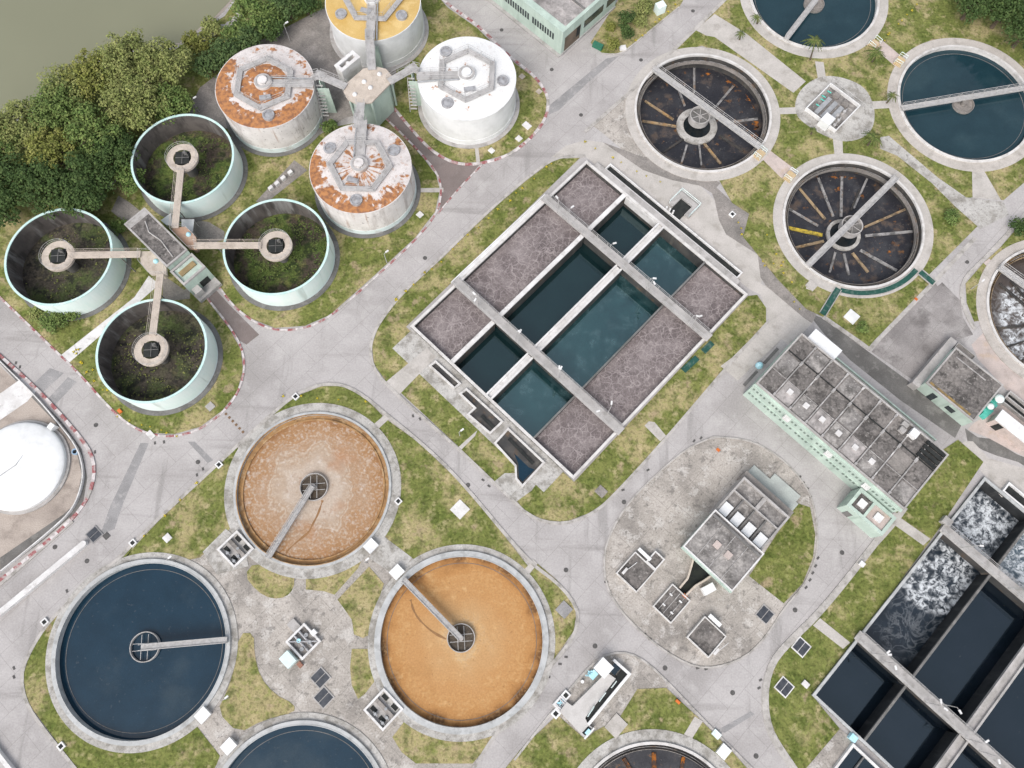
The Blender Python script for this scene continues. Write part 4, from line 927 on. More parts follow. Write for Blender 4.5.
lampset([(877, 665), (896, 660.6), (934, 716), (885, 654.6), (943, 704), (954.5, 711), (1000, 753), (1019, 598), (972, 552), (984, 742)], rus, .6, 'thin pole with a small white lamp on a gangway of the deep frothing basin', 'lamp posts on the deep basin', [rvs[1], rvs[2]])
# ------------------------------------------------------------------ the four sludge digesters
GOLDROOF = mat('golden_roof', (.54, .38, .15), (.47, .30, .085), .25, layers=[((.66, .50, .24), .5, .52, .7, .6, 'noise')], fine=.08, rough=.6)
DIGW = mat('dirty_white_wall', (.66, .63, .61), (.56, .53, .51), .4, layers=[((.26, .22, .20), .6, .56, .72, .6, 'noise', (1, 1, .12)), ((.30, .17, .10), .9, .62, .74, .6, 'noise', (1, 1, .1)), ((.16, .14, .13), 2.0, .66, .72, .7, 'noise')])
WALK = mat('grey_walkway', (.44, .425, .415), (.35, .34, .33), .8, layers=[((.2, .18, .17), 1, .56, .72, .5, 'noise')])
ZD = 7.25
def rust_mat(name, c, a_dir, width, bias_in, bias_out, streak, base1=(.62, .58, .56), base2=(.52, .48, .46), r_in=3.9, dirt=.5):
    """blistering white roof: rust breaks out inside the walkway ring and in a sector of the outer ring"""
    m = mat(name, base1, base2, .6, layers=[((.26, .22, .20), 1.8, .63, .71, dirt, 'noise'), ((.40, .25, .18), .8, .62, .72, dirt, 'noise')], fine=.10)
    nt = m.node_tree; N = nt.nodes; L = nt.links; b = N['Principled BSDF']; src = b.inputs['Base Color'].links[0].from_socket
    geo = N.new('ShaderNodeNewGeometry')
    v = N.new('ShaderNodeVectorMath'); v.operation = 'SUBTRACT'; v.inputs[1].default_value = (c.x, c.y, 0); L.new(geo.outputs['Position'], v.inputs[0])
    sp = N.new('ShaderNodeSeparateXYZ'); L.new(v.outputs[0], sp.inputs[0])
    def op(o, x, y=0.0):
        n = N.new('ShaderNodeMath'); n.operation = o
        for i, q in enumerate((x, y)):
            if isinstance(q, (int, float)): n.inputs[i].default_value = q
            else: L.new(q, n.inputs[i])
        return n.outputs[0]
    def mr(s, a, b_, c_=0, d=1):
        r = N.new('ShaderNodeMapRange'); r.interpolation_type = 'SMOOTHSTEP'
        for k, q in zip(('From Min', 'From Max', 'To Min', 'To Max'), (a, b_, c_, d)): r.inputs[k].default_value = q
        L.new(s, r.inputs['Value']); return r.outputs['Result']
    X, Y = sp.outputs[0], sp.outputs[1]
    R_ = op('SQRT', op('ADD', op('MULTIPLY', X, X), op('MULTIPLY', Y, Y)))
    A_ = op('ARCTAN2', Y, X)
    dot = op('DIVIDE', op('ADD', op('MULTIPLY', X, math.cos(a_dir)), op('MULTIPLY', Y, math.sin(a_dir))), op('MAXIMUM', R_, .1))
    sec = op('MULTIPLY', mr(dot, width, width+.5), mr(R_, 5.2, 5.9))
    inn = mr(R_, r_in+.4, r_in-.2)
    bias = op('ADD', op('ADD', op('MULTIPLY', sec, bias_out), op('MULTIPLY', mr(R_, 6.2, 7.4), bias_out*.45)), op('MULTIPLY', inn, bias_in))
    cx = N.new('ShaderNodeCombineXYZ'); L.new(op('MULTIPLY', op('SINE', A_), 5.5), cx.inputs[0]); L.new(op('MULTIPLY', op('COSINE', A_), 5.5), cx.inputs[1]); L.new(op('MULTIPLY', R_, .22), cx.inputs[2])
    n1 = N.new('ShaderNodeTexNoise'); n1.inputs['Scale'].default_value = .9; n1.inputs['Detail'].default_value = 7; n1.inputs['Roughness'].default_value = .65; L.new(cx.outputs[0], n1.inputs['Vector'])
    n2 = N.new('ShaderNodeTexNoise'); n2.inputs['Scale'].default_value = .75; n2.inputs['Detail'].default_value = 9; n2.inputs['Roughness'].default_value = .68; L.new(geo.outputs['Position'], n2.inputs['Vector'])
    nn = op('ADD', op('MULTIPLY', n1.outputs['Fac'], streak), op('MULTIPLY', n2.outputs['Fac'], 1-streak))
    fac = mr(op('ADD', nn, bias), .585, .64)
    n3 = N.new('ShaderNodeTexNoise'); n3.inputs['Scale'].default_value = 1.6; n3.inputs['Detail'].default_value = 6; L.new(geo.outputs['Position'], n3.inputs['Vector'])
    rc = N.new('ShaderNodeMixRGB'); rc.inputs[1].default_value = (.20, .075, .025, 1); rc.inputs[2].default_value = (.40, .165, .045, 1); L.new(mr(n3.outputs['Fac'], .35, .62), rc.inputs['Fac'])
    q = N.new('ShaderNodeMixRGB'); L.new(op('MULTIPLY', fac, .93), q.inputs['Fac']); L.new(src, q.inputs[1]); L.new(rc.outputs[0], q.inputs[2]); L.new(q.outputs[0], b.inputs['Base Color'])
    return m
RUST_A = rust_mat('rust_roof_heavy', G(265, 86, ZD).xy, math.radians(245), -.45, .19, .165, .35)
RUST_B = rust_mat('rust_roof_streaked', G(360.5, 168, ZD).xy, math.radians(250), -.25, .10, .12, .6)
RUST_W = rust_mat('white_roof_spotted', G(467, 78, ZD).xy, math.radians(100), .75, .02, -.1, .2, (.70, .70, .69), (.66, .66, .65), dirt=.12)
def digester(label, px, py, roof, wall, toward, hexrot=0, hatches=(0.5, 2.6, 4.6), R=8.4, band=None):
    c = G(px, py, ZD).xy
    root = thing('digester_tank', label, 'digester tank', (c.x, c.y, 0))
    m = MB(); m.ring(c, R-.25, R, 1.0, ZD, 96, inner=False, top=False); m.ring(c, R*.9, R+.06, ZD-.25, ZD+.06, 96, z1i=ZD+.02); m.build('wall', wall, root, smooth=False)
    m = MB(); m.ring(c, R, R+.06, 0, 1.3, 96, inner=False); m.build('wall_band', band or mat('pale_band', (.62, .70, .69), (.55, .62, .61), .6, layers=[((.4, .38, .35), .8, .56, .72, .6, 'noise')]), root)
    m = MB(); m.ring(c, R+.06, R+.8, 0, .16, 96, inner=False); m.build('plinth', DKCONC if not band else CONC, root)
    m = MB(); m.disc(c, R-.06, ZD+.07, 96, ZD+.95, 10); rf = m.build('roof', roof, root, smooth=True)
    ztop = lambda r: ZD+.95-.88*r/R
    # hexagonal walkway on short legs
    m = MB(); hv = [c+Vector((math.cos(hexrot+k*PI/3), math.sin(hexrot+k*PI/3)))*4.95 for k in range(6)]
    zi = ztop(4.5)+.25
    for k in range(6):
        o_, p_ = hv[k]-c, hv[(k+1) % 6]-c
        q_ = [c+o_*1.11, c+p_*1.11, c+p_*.89, c+o_*.89]
        m.prism(q_, zi, zi+.12, True); m.cyl(hv[k], .12, ztop(4.6)-.1, zi, 8)
    hx = m.build('hexagon_walkway', WALK, root)
    m = MB()
    for k in range(6):
        a, b = hv[k], hv[(k+1) % 6]
        m.rail(c+(a-c)*1.09, c+(b-c)*1.09, zi+.12, r=.03); m.rail(c+(a-c)*.91, c+(b-c)*.91, zi+.12, r=.03)
    m.build('handrail', GALV, hx)
    # hub with gas dome and link walkway
    m = MB(); m.cyl(c, 1.5, ZD+.8, ZD+1.35, 32); m.cyl(c, .8, ZD+1.35, ZD+1.75, 24); m.build('gas_dome', wall, root)
    m = MB(); m.ring(c, 1.0, 1.4, ZD+1.36, ZD+1.46, 32); m.build('dome_ring', WALK, root)
    d = (Vector(toward)-c).normalized(); pe = c+d*(R+.1)
    m = MB(); m.beam(c+d*1.2, pe, 1.5, zi+.02, zi+.15); lk = m.build('link_walkway', WALK, root)
    n_ = Vector((-d.y, d.x))*.68
    m = MB(); m.rail(c+d*1.5+n_, pe+n_, zi+.15, r=.03); m.rail(c+d*1.5-n_, pe-n_, zi+.15, r=.03); m.build('handrail', GALV, lk)
    m = MB(); m.tube([(*(c+d*1.2+n_*1.5), ZD+1.0), (*(c+d*5+n_*1.5), ZD+.9), (*(pe+n_*1.5), ZD+.5)], .14, 8); m.build('gas_pipe', PIPE, root)
    for a in hatches:
        p = c+Vector((math.cos(a), math.sin(a)))*6.2
        m = MB(); m.ring(p, .75, 1.02, ztop(6.5)-.2, ztop(5.7)+.3, 28); m.disc(p, .76, ztop(5.7)+.15, 24, ztop(5.7)+.3); m.build('roof_hatch', STEEL, root)
    m = MB(); p = c+Vector((math.cos(hexrot+4.4), math.sin(hexrot+4.4)))*2.9; m.box(p, 1.9, .8, hexrot+4.4+PI/2, ztop(2.9)-.1, ztop(2.9)+.35); m.build('valve_box', STEEL, root)
    return root
tow = G(368, 86, 7.8).xy
digester('digester tank with roof most thickly crusted in orange rust, beside the hedge', 265, 86, RUST_A, DIGW, G(330, 84, 8).xy, PI/6, (4.95,))
digester('digester tank with rust streaks round its roof, nearest the square basin road', 360.5, 168, RUST_B, DIGW, G(363, 120, 8).xy, 0, (0.55, 2.6, 4.7))
digester('clean white digester tank on the right of the four', 467, 78, RUST_W, PURE, G(415, 76, 8).xy, PI/6, (-.1, 2.25, 4.2), band=PURE)
digester('digester tank with a plain golden roof, cut by the top edge', 373, 1.5, GOLDROOF, PURE, G(371, 30, 8).xy, 0, (3.7, 5.75), band=PURE)
# stair tower in the middle of the four
pts = GP(T7(300, 0, [(303, 640), (320, 585), (440, 480), (520, 462), (600, 480), (642, 530), (636, 575), (500, 715), (400, 728), (335, 695)]), 7.8)
root = thing('stair_tower', 'stair tower with beige octagon roof in the middle of the four digesters', 'tower', (tow.x, tow.y, 0))
cen = sum(pts, Vector((0, 0)))/len(pts)
m = MB(); m.prism(pts, 7.5, 7.8, True); rf = m.build('roof', BEIGE, root)
m = MB(); m.prism([cen+(p-cen)*.86 for p in pts], 0, 7.5); m.build('wall', MINT, root)
for p in pts[1::2]: MB().cyl(cen+(p-cen)*.93, .22, 0, 7.5, 10).build('pillar', MINT, root)
for p in [(555, 518), (448, 572), (492, 612), (383, 660)]:
    m = MB(); m.dome(g2(*T7(300, 0, [p])[0], 7.8), .42, 7.8, .4, 16, 5); m.build('roof_vent', WHITE, rf)
m = MB(); m.box(g2(*T7(300, 0, [(600, 745)])[0], 0)+Vector((0, 0)), 1.5, .2, ANG1, 0, 2.3); m.build('door', DARK, root)
# open topped lift head beside it
q = [UV(*p, 8.6) for p in T7(300, 0, [(235, 445), (375, 348), (435, 400), (292, 515)])]
u0 = min(a[0] for a in q)+.4; u1 = max(a[0] for a in q)-.4; v0 = min(a[1] for a in q)+.3; v1 = max(a[1] for a in q)-.3
root = thing('lift_shaft', 'square shaft with white rim and open dark top beside the beige octagon roof', 'shaft', (*W((u0+u1)/2, (v0+v1)/2), 0))
m = MB(); m.frame(u0, u1, v0, v1, .45, 0, 8.4); m.build('wall', RIMW, root)
m = MB(); m.frame(u0-.1, u1+.1, v0-.1, v1+.1, .6, 8.4, 8.65); m.build('rim', WHITEC, root)
m = MB(); m.uv(u0+.46, u1-.46, v0+.46, v1-.46, 7.2, 7.6); m.build('roof', OLDPAVE, root)
m = MB(); m.cyl(W((u0+u1)/2, (v0+v1)/2), .35, 7.6, 8.2, 12); m.build('vent', WHITE, root)
# gangways from the tower to the digester roofs, each with its own mint stair
def gangway(label, a, b, mid, z=7.9, w=1.4):
    A, B_, Mi = g2(*a, z), g2(*b, z), g2(*mid, z)
    root = thing('gangway', label, 'gangway', (Mi.x, Mi.y, 0))
    m = MB(); m.beam(A, Mi, w, z, z+.14); d = (B_-Mi).normalized(); m.beam(Mi+d*.0, B_, w*.9, z+.003, z+.13); m.box(Mi, 2.0, 1.7, math.atan2(*(Mi-A).yx), z+.145, z+.2); m.build('deck', WALK, root)
    m = MB()
    for P_, Q_ in ((A, Mi), (Mi, B_)):
        d = (Q_-P_).normalized(); n_ = Vector((-d.y, d.x))*w*.46
        m.rail(P_+n_, Q_+n_, z+.14, r=.035); m.rail(P_-n_, Q_-n_, z+.14, r=.035)
    m.build('handrail', GALV, root)
    m = MB(); s_ = Mi+Vector((.4, -1.6))
    m.box(s_, 2.0, .18, 0, 0, z-1.2); m.box(Mi+Vector((0, -.2)), 1.8, .16, PI/2, 0, z-.02); m.build('stair_wall', MINT, root)
    m = MB()
    for k in range(10): m.box(Mi+Vector((-.2, -1.2-.22*k)), 1.2, .26, 0, z-1.0-.62*k, z-.9-.62*k)
    m.beam(Mi+Vector((-.85, -1.0)), Mi+Vector((-.85, -3.6)), .1, z-1.2, z-.8, z-7.0, z-6.6); m.build('stair', WALK, root)
    return root
gangway('gangway from the beige octagon roof to the most rusted digester', (346, 87), (313, 78), (320, 76))
gangway('gangway from the beige octagon roof to the clean white digester', (389, 82), (419, 71), (412, 69))
gangway('gangway from the beige octagon roof to the golden digester', (372, 70), (370, 44), (370, 34))
gangway('gangway from the beige octagon roof to the rust streaked digester', (361, 103), (357, 128), (359, 119))

# ------------------------------------------------------------------ four open pale cyan tanks and their bridges
SOIL = mat('tank_soil', (.052, .046, .036), (.082, .07, .053), .35, layers=[((.07, .10, .028), .25, .48, .64, .8, 'noise'), ((.13, .11, .06), .8, .62, .72, .6, 'noise'), ((.10, .08, .065), .5, .55, .7, .5, 'noise'), ((.015, .015, .015), .6, .55, .68, .8, 'noise')], fine=.4, fscale=3, bump=1, bscale=2)
SOILG = mat('weedy_tank_soil', (.06, .095, .022), (.105, .14, .034), .3, layers=[((.07, .052, .042), .18, .48, .60, .95, 'noise'), ((.15, .15, .05), .7, .58, .72, .6, 'noise'), ((.018, .028, .010), .9, .53, .67, .8, 'noise')], fine=.4, fscale=3, bump=1, bscale=2)
INW = mat('stained_inner_wall', (.13, .115, .105), (.085, .075, .07), .4, layers=[((.3, .3, .29), .5, .56, .74, .6, 'noise', (1, 1, .15)), ((.04, .036, .032), .7, .56, .7, .7, 'noise', (1, 1, .2))])
ZC = 5.0
def cyan_tank(label, px, py, soil, weeds, seed):
    c = G(px, py, ZC).xy; R = 8.35; rnd = random.Random(seed)
    root = thing('sludge_tank', label, 'open tank', (c.x, c.y, 0))
    m = MB(); m.ring(c, R, R+.25, 0, ZC-.01, 96, inner=False, top=False); m.build('outer_wall', CYAN, root)
    m = MB(); m.ring(c, R-.06, R+.3, ZC-.12, ZC, 96); m.build('rim', RIMC, root)
    m = MB(); m.ring(c, R, R+.2, .3, ZC-.13, 96, outer=False, top=False); m.build('inner_wall', INW, root)
    m = MB(); m.ring(c, R+.25, R+1.05, 0, .14, 96, inner=False); m.build('plinth', DKCONC, root)
    m = MB(); m.disc(c, R+.05, .5, 72, .35, 6); so_ = m.build('soil', soil, root)
    m = MB()
    for i in range(weeds):
        a = rnd.uniform(0, 2*PI); r = R*math.sqrt(rnd.random())*.94; p = c+Vector((math.cos(a), math.sin(a)))*r
        if noise.noise(Vector((p.x*.22, p.y*.22, seed))) < -.05: continue
        s_ = rnd.uniform(.07, .2); z = .42+rnd.uniform(0, .25)
        for k in range(3):
            t_ = rnd.uniform(0, 6.3); t1 = Vector((math.cos(t_), math.sin(t_)))*s_; t2 = Vector((-t1.y, t1.x))*.6; h = rnd.uniform(-.1, .1)
            m.add([(*(p-t1), z+h), (*(p+t2), z+.05), (*(p+t1), z-h), (*(p-t2), z+.05)], [(0, 1, 2, 3)])
    w_ = m.build('weeds', LEAF_M if soil is SOILG else LEAF_O, so_); w_['kind'] = 'stuff'
    m = MB(); m.cyl(c, .9, .3, ZC-.4, 28, 1.0); m.build('column', DKCONC, root)
    m = MB(); n = 48; sq = .85
    m.ring(c, 1.5, 2.65, ZC-.35, ZC+.12, 48, inner=False)
    cp = m.build('column_cap', BEIGE, root)
    m = MB(); m.box(c, 2.35, 2.3, .1, ZC-.3, ZC+.14); m.build('cap_opening', DARK, cp)
    m = MB(); m.box(c, 2.3, .07, .1, ZC+.141, ZC+.2); m.box(c, .07, 2.3, .1, ZC+.143, ZC+.21); m.tube([(c.x+.8, c.y+.5, ZC), (c.x+.8, c.y+.5, ZC+1.5)], .12, 8); m.box(c+Vector((.5, .7)), .5, .4, .4, ZC+.15, ZC+.7); m.build('gate_frame', DKCONC, cp)
    m = MB(); m.railring(c, 2.58, ZC+.12, n=32, r=.025, h=.9); m.build('handrail', GALV, cp)
    return c
cw = cyan_tank('open pale cyan tank at the far left, holding bare dark soil', 58.5, 256, SOIL, 300, 1)
cs = cyan_tank('open pale cyan tank nearest the road junction, holding dark weedy soil', 151.5, 350, SOIL, 600, 2)
cn = cyan_tank('open pale cyan tank just below the river trees', 182.5, 158, SOILG, 1100, 3)
ce = cyan_tank('open pale cyan tank full of green weeds, right of the flat roofed house', 276, 246, SOILG, 2000, 4)
C5 = lambda p: T7(110, 190, [p])[0]
def footbridge(label, c, end, z=ZC+.13, w=1.15):
    b = g2(*end, z); d = (b-c).normalized(); a = c+d*2.3
    root = thing('footbridge', label, 'footbridge', (*((a+b)/2), z))
    m = MB(); m.beam(a, b, w, z, z+.18); m.build('deck', BEIGE, root)
    n_ = Vector((-d.y, d.x))*(w/2-.04)
    m = MB(); m.rail(a+n_, b+n_, z+.18, r=.03); m.build('handrail', BEIGE, root)
    m = MB(); m.rail(a-n_, b-n_, z+.18, r=.03); m.build('handrail', BEIGE, root)
    L = (b-a).length; m = MB(); p = c+d*9.6
    m.beam(a, b, .3, z-.35, z-.003); m.tube([(*p, z-.3), (*(p+Vector((1.3, -1.3))*.5), 0)], .1, 8); m.build('support', DKCONC, root)
footbridge('beige footbridge to the far left open tank', cw, C5((216, 450)))
footbridge('beige footbridge to the open tank nearest the road junction', cs, C5((352, 590)))
footbridge('beige footbridge to the open tank below the river trees', cn, C5((455, 268)))
footbridge('beige footbridge to the open tank full of green weeds', ce, C5((590, 390)))
# the flat roofed house between them
z = 6.4
q = [UV(*C5(p), z) for p in [(240, 120), (100, 240), (395, 535), (535, 415)]]
u0 = (q[0][0]+q[1][0])/2; u1 = (q[2][0]+q[3][0])/2; v0 = (q[1][1]+q[2][1])/2; v1 = (q[0][1]+q[3][1])/2
u2 = u1+3.6
root = thing('control_house', 'long house with dark flat roof between the four open cyan tanks', 'building', (*W((u0+u2)/2, (v0+v1)/2), 0))
m = MB(); m.uv(u0, u1, v0, v1, 0, z-.3); m.uv(u1+.003, u2, v0-.2, v1+.2, 0, 4.6); m.build('wall', MINT, root)
m = MB(); m.uv(u0+.5, u1-.3, v0+.25, v1-.25, z-.3, z-.12); rf = m.build('roof', ROOF, root)
m = MB(); m.frame(u0-.05, u1+.1, v0-.05, v1+.05, .3, z-.3, z); m.uv(u0+.25, u0+1.3, v0+.26, v1-.26, z-.29, z-.05); m.build('parapet', CONC, rf)
m = MB(); vm = (v0+v1)/2; m.tube([(*W(u0+2, vm+.6), z-.05), (*W(u0+4, vm-.2), z-.05), (*W(u0+6.5, vm+.2), z-.05), (*W(u1-.6, vm-.3), z-.05)], .1, 6); m.build('roof_pipe', CONC, rf)
m = MB(); m.frame(u1+.1, u2, v0-.2, v1+.2, .35, 4.6, 5.0); m.build('terrace_parapet', CONC, root)
m = MB(); m.uv(u1+1.2, u1+2.1, v0+.6, v1-.6, 4.6, 4.9); m.build('planter', mat('dry_planter', (.30, .22, .11), (.22, .17, .09), 1), root)
m = MB(); m.uv(u2, u2+.06, vm-.2, vm+1.5, .02, 2.6); m.build('door', DARK, root)
m = MB(); m.uv(u2, u2+1.6, v0-.2, v1+.2, 0, .9); m.uv(u2, u2+1.2, v0+.2, vm-.6, .9, 2.6); m.build('entrance_block', CONC, root)
for nm, pts, mt, lb in (('platform', [(212, 430), (290, 428), (395, 540), (395, 590), (285, 592), (215, 510)], BEIGE, None), ('platform', [(436, 262), (528, 258), (602, 330), (604, 412), (555, 412), (436, 290)], TERRA, None)):
    P = GP([C5(p) for p in pts], 5.0)
    m = MB(); m.prism(P, 4.6, 5.08, True); c_ = sum(P, Vector((0, 0)))/len(P); m.cyl(c_, .5, 0, 4.6, 12); pl = m.build(nm, mt, root)
    m = MB(); m.dome(c_+Vector((.5, .4)), .42, 5.08, .45, 14, 5); m.build('vent', LTBLUE, pl)
    m = MB()
    for a, b in zip(P, P[1:]+P[:1]): m.rail(a, b, 5.08, r=.025)
    m.build('handrail', GALV, pl)
for lb, pts in (('white canopy sheet under the footbridge beside the orange platform', [(355, 212), (428, 160), (432, 250), (395, 245)]), ('white square canopy sheet right of the footbridge by the orange platform', [(500, 205), (588, 205), (578, 292), (540, 270), (500, 255)])):
    P = GP([C5(p) for p in pts], 2.6); c_ = sum(P, Vector((0, 0)))/len(P)
    root = thing('canopy', lb, 'canopy', (*c_, 0))
    MB().prism(P, 2.55, 2.65, True).build('sheet', PURE, root)
    m = MB()
    for p in P: m.cyl(c_+(p-c_)*.9, .06, 0, 2.55, 8)
    m.build('post', GALV, root)
path([C5(p) for p in [(560, 205), (690, 225), (800, 290), (800, 345), (600, 420), (560, 330)]], OLDPAVE)
path([C5(p) for p in [(10, 150), (60, 40), (140, 90), (215, 150), (110, 230)]], OLDPAVE)
path([C5(p) for p in [(380, 600), (520, 700), (560, 660), (560, 760), (370, 780), (370, 640)]], OLDPAVE)

# ------------------------------------------------------------------ long pump house
z = 7.0
q = [UV(*p, z) for p in [(805, 328.6), (755.5, 384.4), (946, 459.4), (905, 508)]]
u0 = (q[0][0]+q[1][0])/2; u1 = (q[2][0]+q[3][0])/2; v0 = (q[1][1]+q[3][1])/2; v1 = (q[0][1]+q[2][1])/2
root = thing('pump_house', 'long pump house with dark ribbed roof and pale green window wall', 'building', (*W((u0+u1)/2, (v0+v1)/2), 0))
m = MB(); m.uv(u0, u1, v0, v1, 0, z-.35); m.build('wall', MINT, root)
m = MB(); m.uv(u0+.3, u1-.3, v0+.3, v1-.3, z-.35, z-.15); rf = m.build('roof', ROOF, root)
m = MB(); m.frame(u0, u1, v0, v1, .25, z-.35, z+.05); m.build('parapet', CONC, rf)
nb = 9; du = (u1-u0)/nb; dv = v1-v0
BEAM = mat('pale_roof_beam', (.36, .345, .335), (.25, .24, .23), .8, layers=[((.6, .58, .56), .9, .56, .7, .7, 'noise')])
for k in range(1, nb):
    m = MB(); m.uv(u0+du*k-.09, u0+du*k+.09, v0+.31, v1-.31, z-.15, z+.02); m.uv(u0+du*k-.2, u0+du*k+.2, v0+dv*.66-.6, v0+dv*.66+.1, z-.149, z+.16); m.uv(u0+du*k-.17, u0+du*k+.17, v0+.32, v0+.75, z-.148, z+.14); m.uv(u0+du*k-.17, u0+du*k+.17, v1-.85, v1-.32, z-.148, z+.14)
    m.build('roof_beam', BEAM, rf)
m = MB(); m.uv(u0+.31, u1-.31, v0+dv*.66+.15, v0+dv*.66+.32, z-.15, z-.05); m.build('roof_gutter', DARK, rf)
for k in range(nb):
    m = MB(); m.uv(u0+du*k+.2, u0+du*(k+1)-.2, v0+dv*.33-.04, v0+dv*.33+.04, z-.15, z-.08); m.build('roof_joint', BEAM, rf)
pal = [None, None, ROOF_LT, ROOF_MD, ROOF_LT, ROOF_MD, ROOF_LT, None, None]
for k in range(1, 7):
    uc, vc = u0+du*(k+.5), v0+dv*.22
    m = MB(); m.uv(uc-.42, uc+.42, vc-.42, vc+.42, z-.14, z+.05); m.build('skylight', WHITEC, rf)
    m = MB(); m.uv(u0+du*k+.25, u0+du*(k+1)-.25, v0+.5, v0+dv*.33-.1, z-.151, z-.144); m.build('pale_bay', ROOF_LT if k % 2 else ROOF_MD, rf)
for k, va, vb in ((1, .70, .96), (3, .70, .96), (0, .36, .64), (4, .36, .62), (7, .36, .62), (8, .05, .30)):
    m = MB(); m.uv(u0+du*k+.3, u0+du*(k+1)-.25, v0+dv*va, v0+dv*vb, z-.151, z-.145); m.build('pale_bay', ROOF_MD if k != 7 else OLDPAVE, rf)
for k in range(4):
    m = MB(); m.uv(u1-3.6+.0, u1-.4, v1-3.4+k*.82, v1-3.4+k*.82+.5, z-.1, z+.25); m.build('roof_louvre', DARK, rf)
m = MB(); m.uv(u1-6.4, u1-5.2, v1-1.9, v1-.6, z-.14, z+.8); m.build('plant_box', WHITE, rf)
m = MB(); m.uv(u1-7.8, u1-6.9, v1-2.3, v1-1.5, z-.14, z+.5); m.uv(u1-8.0, u1-7.0, v1-1.3, v1-.5, z-.14, z+.35); m.build('plant_box', CONC, rf)
# lower ledge on the upper right side, part of it under white sheets
m = MB(); m.uv(u0+6.5, u1-2, v1+.003, v1+2.0, 0, 4.2); m.build('side_ledge', CONC, root)
m = MB(); m.uv(u0+1.2, u0+6.4, v1+.003, v1+2.3, 5.9, 6.6); m.build('white_lean_to', PURE, root)
m = MB(); m.uv(u0+6.5, u1-2, v1+1.8, v1+2.02, 4.2, 4.5); m.build('ledge_edge', MINT, root)
# window wall facing lower left
for k in range(nb):
    for j in range(4):
        for r_ in range(2):
            uc = u0+du*(k+.17+.22*j); zz = 2.0+r_*2.3
            m = MB(); m.uv(uc-.17, uc+.17, v0-.04, v0+.02, zz, zz+.6); m.build('window', mat('dull_louvre', (.13, .17, .145), (.18, .22, .19), 2), root)
m = MB(); m.uv(u0-.1, u1+.1, v0-.3, v0-.003, 6.0, 6.25, True); m.uv(u0, u1, v0-.18, v0-.003, 3.0, 3.15, True); m.build('ledge', MINT, root)
for k in (2.1, 4.7, 7.0):
    m = MB(); m.uv(u0+du*k, u0+du*k+1.1, v0-.5, v0-.01, 4.3, 5.3, True); m.build('wall_cabinet', WHITE, root)
# gate slots and kerb along its upper left end
for a in ((.12, .42), (.58, .9)):
    m = MB(); m.uv(u0-1.1, u0-.6, v0+dv*a[0], v0+dv*a[1], .02, .12); m.build('cable_pit', DKCONC, root)
solo('tank_truck' if False else 'dosing_tank', MB().dome(W(u0-1.2, v0+dv*.5), .62, .1, 1.0, 20, 6), LTBLUE, 'pale blue rounded dosing tank by the upper left end of the long pump house', 'tank', (*W(u0-1.2, v0+dv*.5), .1))
# annex
z2 = 3.7
q = [UV(*p, z2) for p in T(754, 440, [(400, 155), (515, 252), (440, 318), (318, 222)])]
a0 = min(p[0] for p in q)+.3; a1 = max(p[0] for p in q); b0 = min(p[1] for p in q); b1 = v0-.35
an = thing('pump_house_annex', 'low pale green annex with two roof bays at the pump house corner', 'building', (*W((a0+a1)/2, (b0+b1)/2), 0))
m = MB(); m.uv(a0, a1, b0, b1, 0, z2-.4); m.build('wall', MINT, an)
m = MB(); m.frame(a0, a1, b0, b1, .5, z2-.4, z2); am = (a0+a1)/2-.4; m.uv(am-.2, am+.2, b0+.5, b1-.5, z2-.4, z2-.003); m.build('parapet', MINT, an)
for x0, x1, mt in ((a0+.5, am-.2, ROOF), (am+.2, a1-.5, PINKC)):
    m = MB(); m.uv(x0+.01, x1-.01, b0+.51, b1-.51, z2-.38, z2-.3); r_ = m.build('roof', mt, an)
    m = MB(); xc = (x0+x1)/2; yc = (b0+b1)/2; m.uv(xc-.6, xc+.6, yc-.6, yc+.6, z2-.3, z2+.05); m.build('skylight', WHITE, r_)
m = MB(); m.uv(a0+1, a0+2.0, b0-.05, b0+.02, .02, 2.1); m.build('door', DKCONC, an)

# ------------------------------------------------------------------ dark roofed valve house at the right
z = 3.3
V7 = lambda p: T(905, 320, [p], 7.68)[0]
q = [UV(*V7(p), z) for p in [(385, 215), (155, 490), (765, 490), (540, 770)]]
u0 = (q[0][0]+q[1][0])/2; u1 = (q[2][0]+q[3][0])/2; v0 = (q[1][1]+q[3][1])/2; v1 = (q[0][1]+q[2][1])/2
root = thing('valve_house', 'small house with one dark flat roof below the white foam tank', 'building', (*W((u0+u1)/2, (v0+v1)/2), 0))
m = MB(); m.uv(u0, u1, v0, v1, 0, z-.3); m.build('wall', MINT, root)
m = MB(); m.uv(u0+.25, u1-.25, v0+.25, v1-.25, z-.3, z-.12); rf = m.build('roof', ROOF, root)
m = MB(); m.frame(u0, u1, v0, v1, .25, z-.3, z); m.build('parapet', CONC, rf)
m = MB(); m.uv(u0+1, u1-2.5, v1-1.4, v1-1.25, z-.12, z-.02); m.build('roof_pipe', BEAM, rf)
m = MB(); m.uv(u0+.5, u1-1, v0+.35, v0+.75, z-.12, z-.1); m.build('moss_strip', mat('ochre_moss', (.30, .20, .07), (.12, .10, .07), 1.2), rf)
m = MB(); m.uv(u0-1.3, u0-.003, v0-.6, v1+2.0, 0, 1.7); m.build('side_ledge', CONC, root)
m = MB(); m.uv(u0+.3, u0+3.6, v1+.6, v1+2.2, .02, 1.1); m.build('rear_bay', OLDPAVE, root)
m = MB(); m.frame(u0+.2, u0+3.7, v1+.5, v1+2.3, .15, 1.1, 1.4); m.build('rear_parapet', CONC, root)
m = MB(); m.uv(u0+2, u0+3, v0-.05, v0+.02, .02, 2.2); m.build('door', GLASS, root)
m = MB(); m.uv(u0+5, u0+6.4, v0-.05, v0+.02, 1.0, 2.2); m.build('window', GLASS, root)
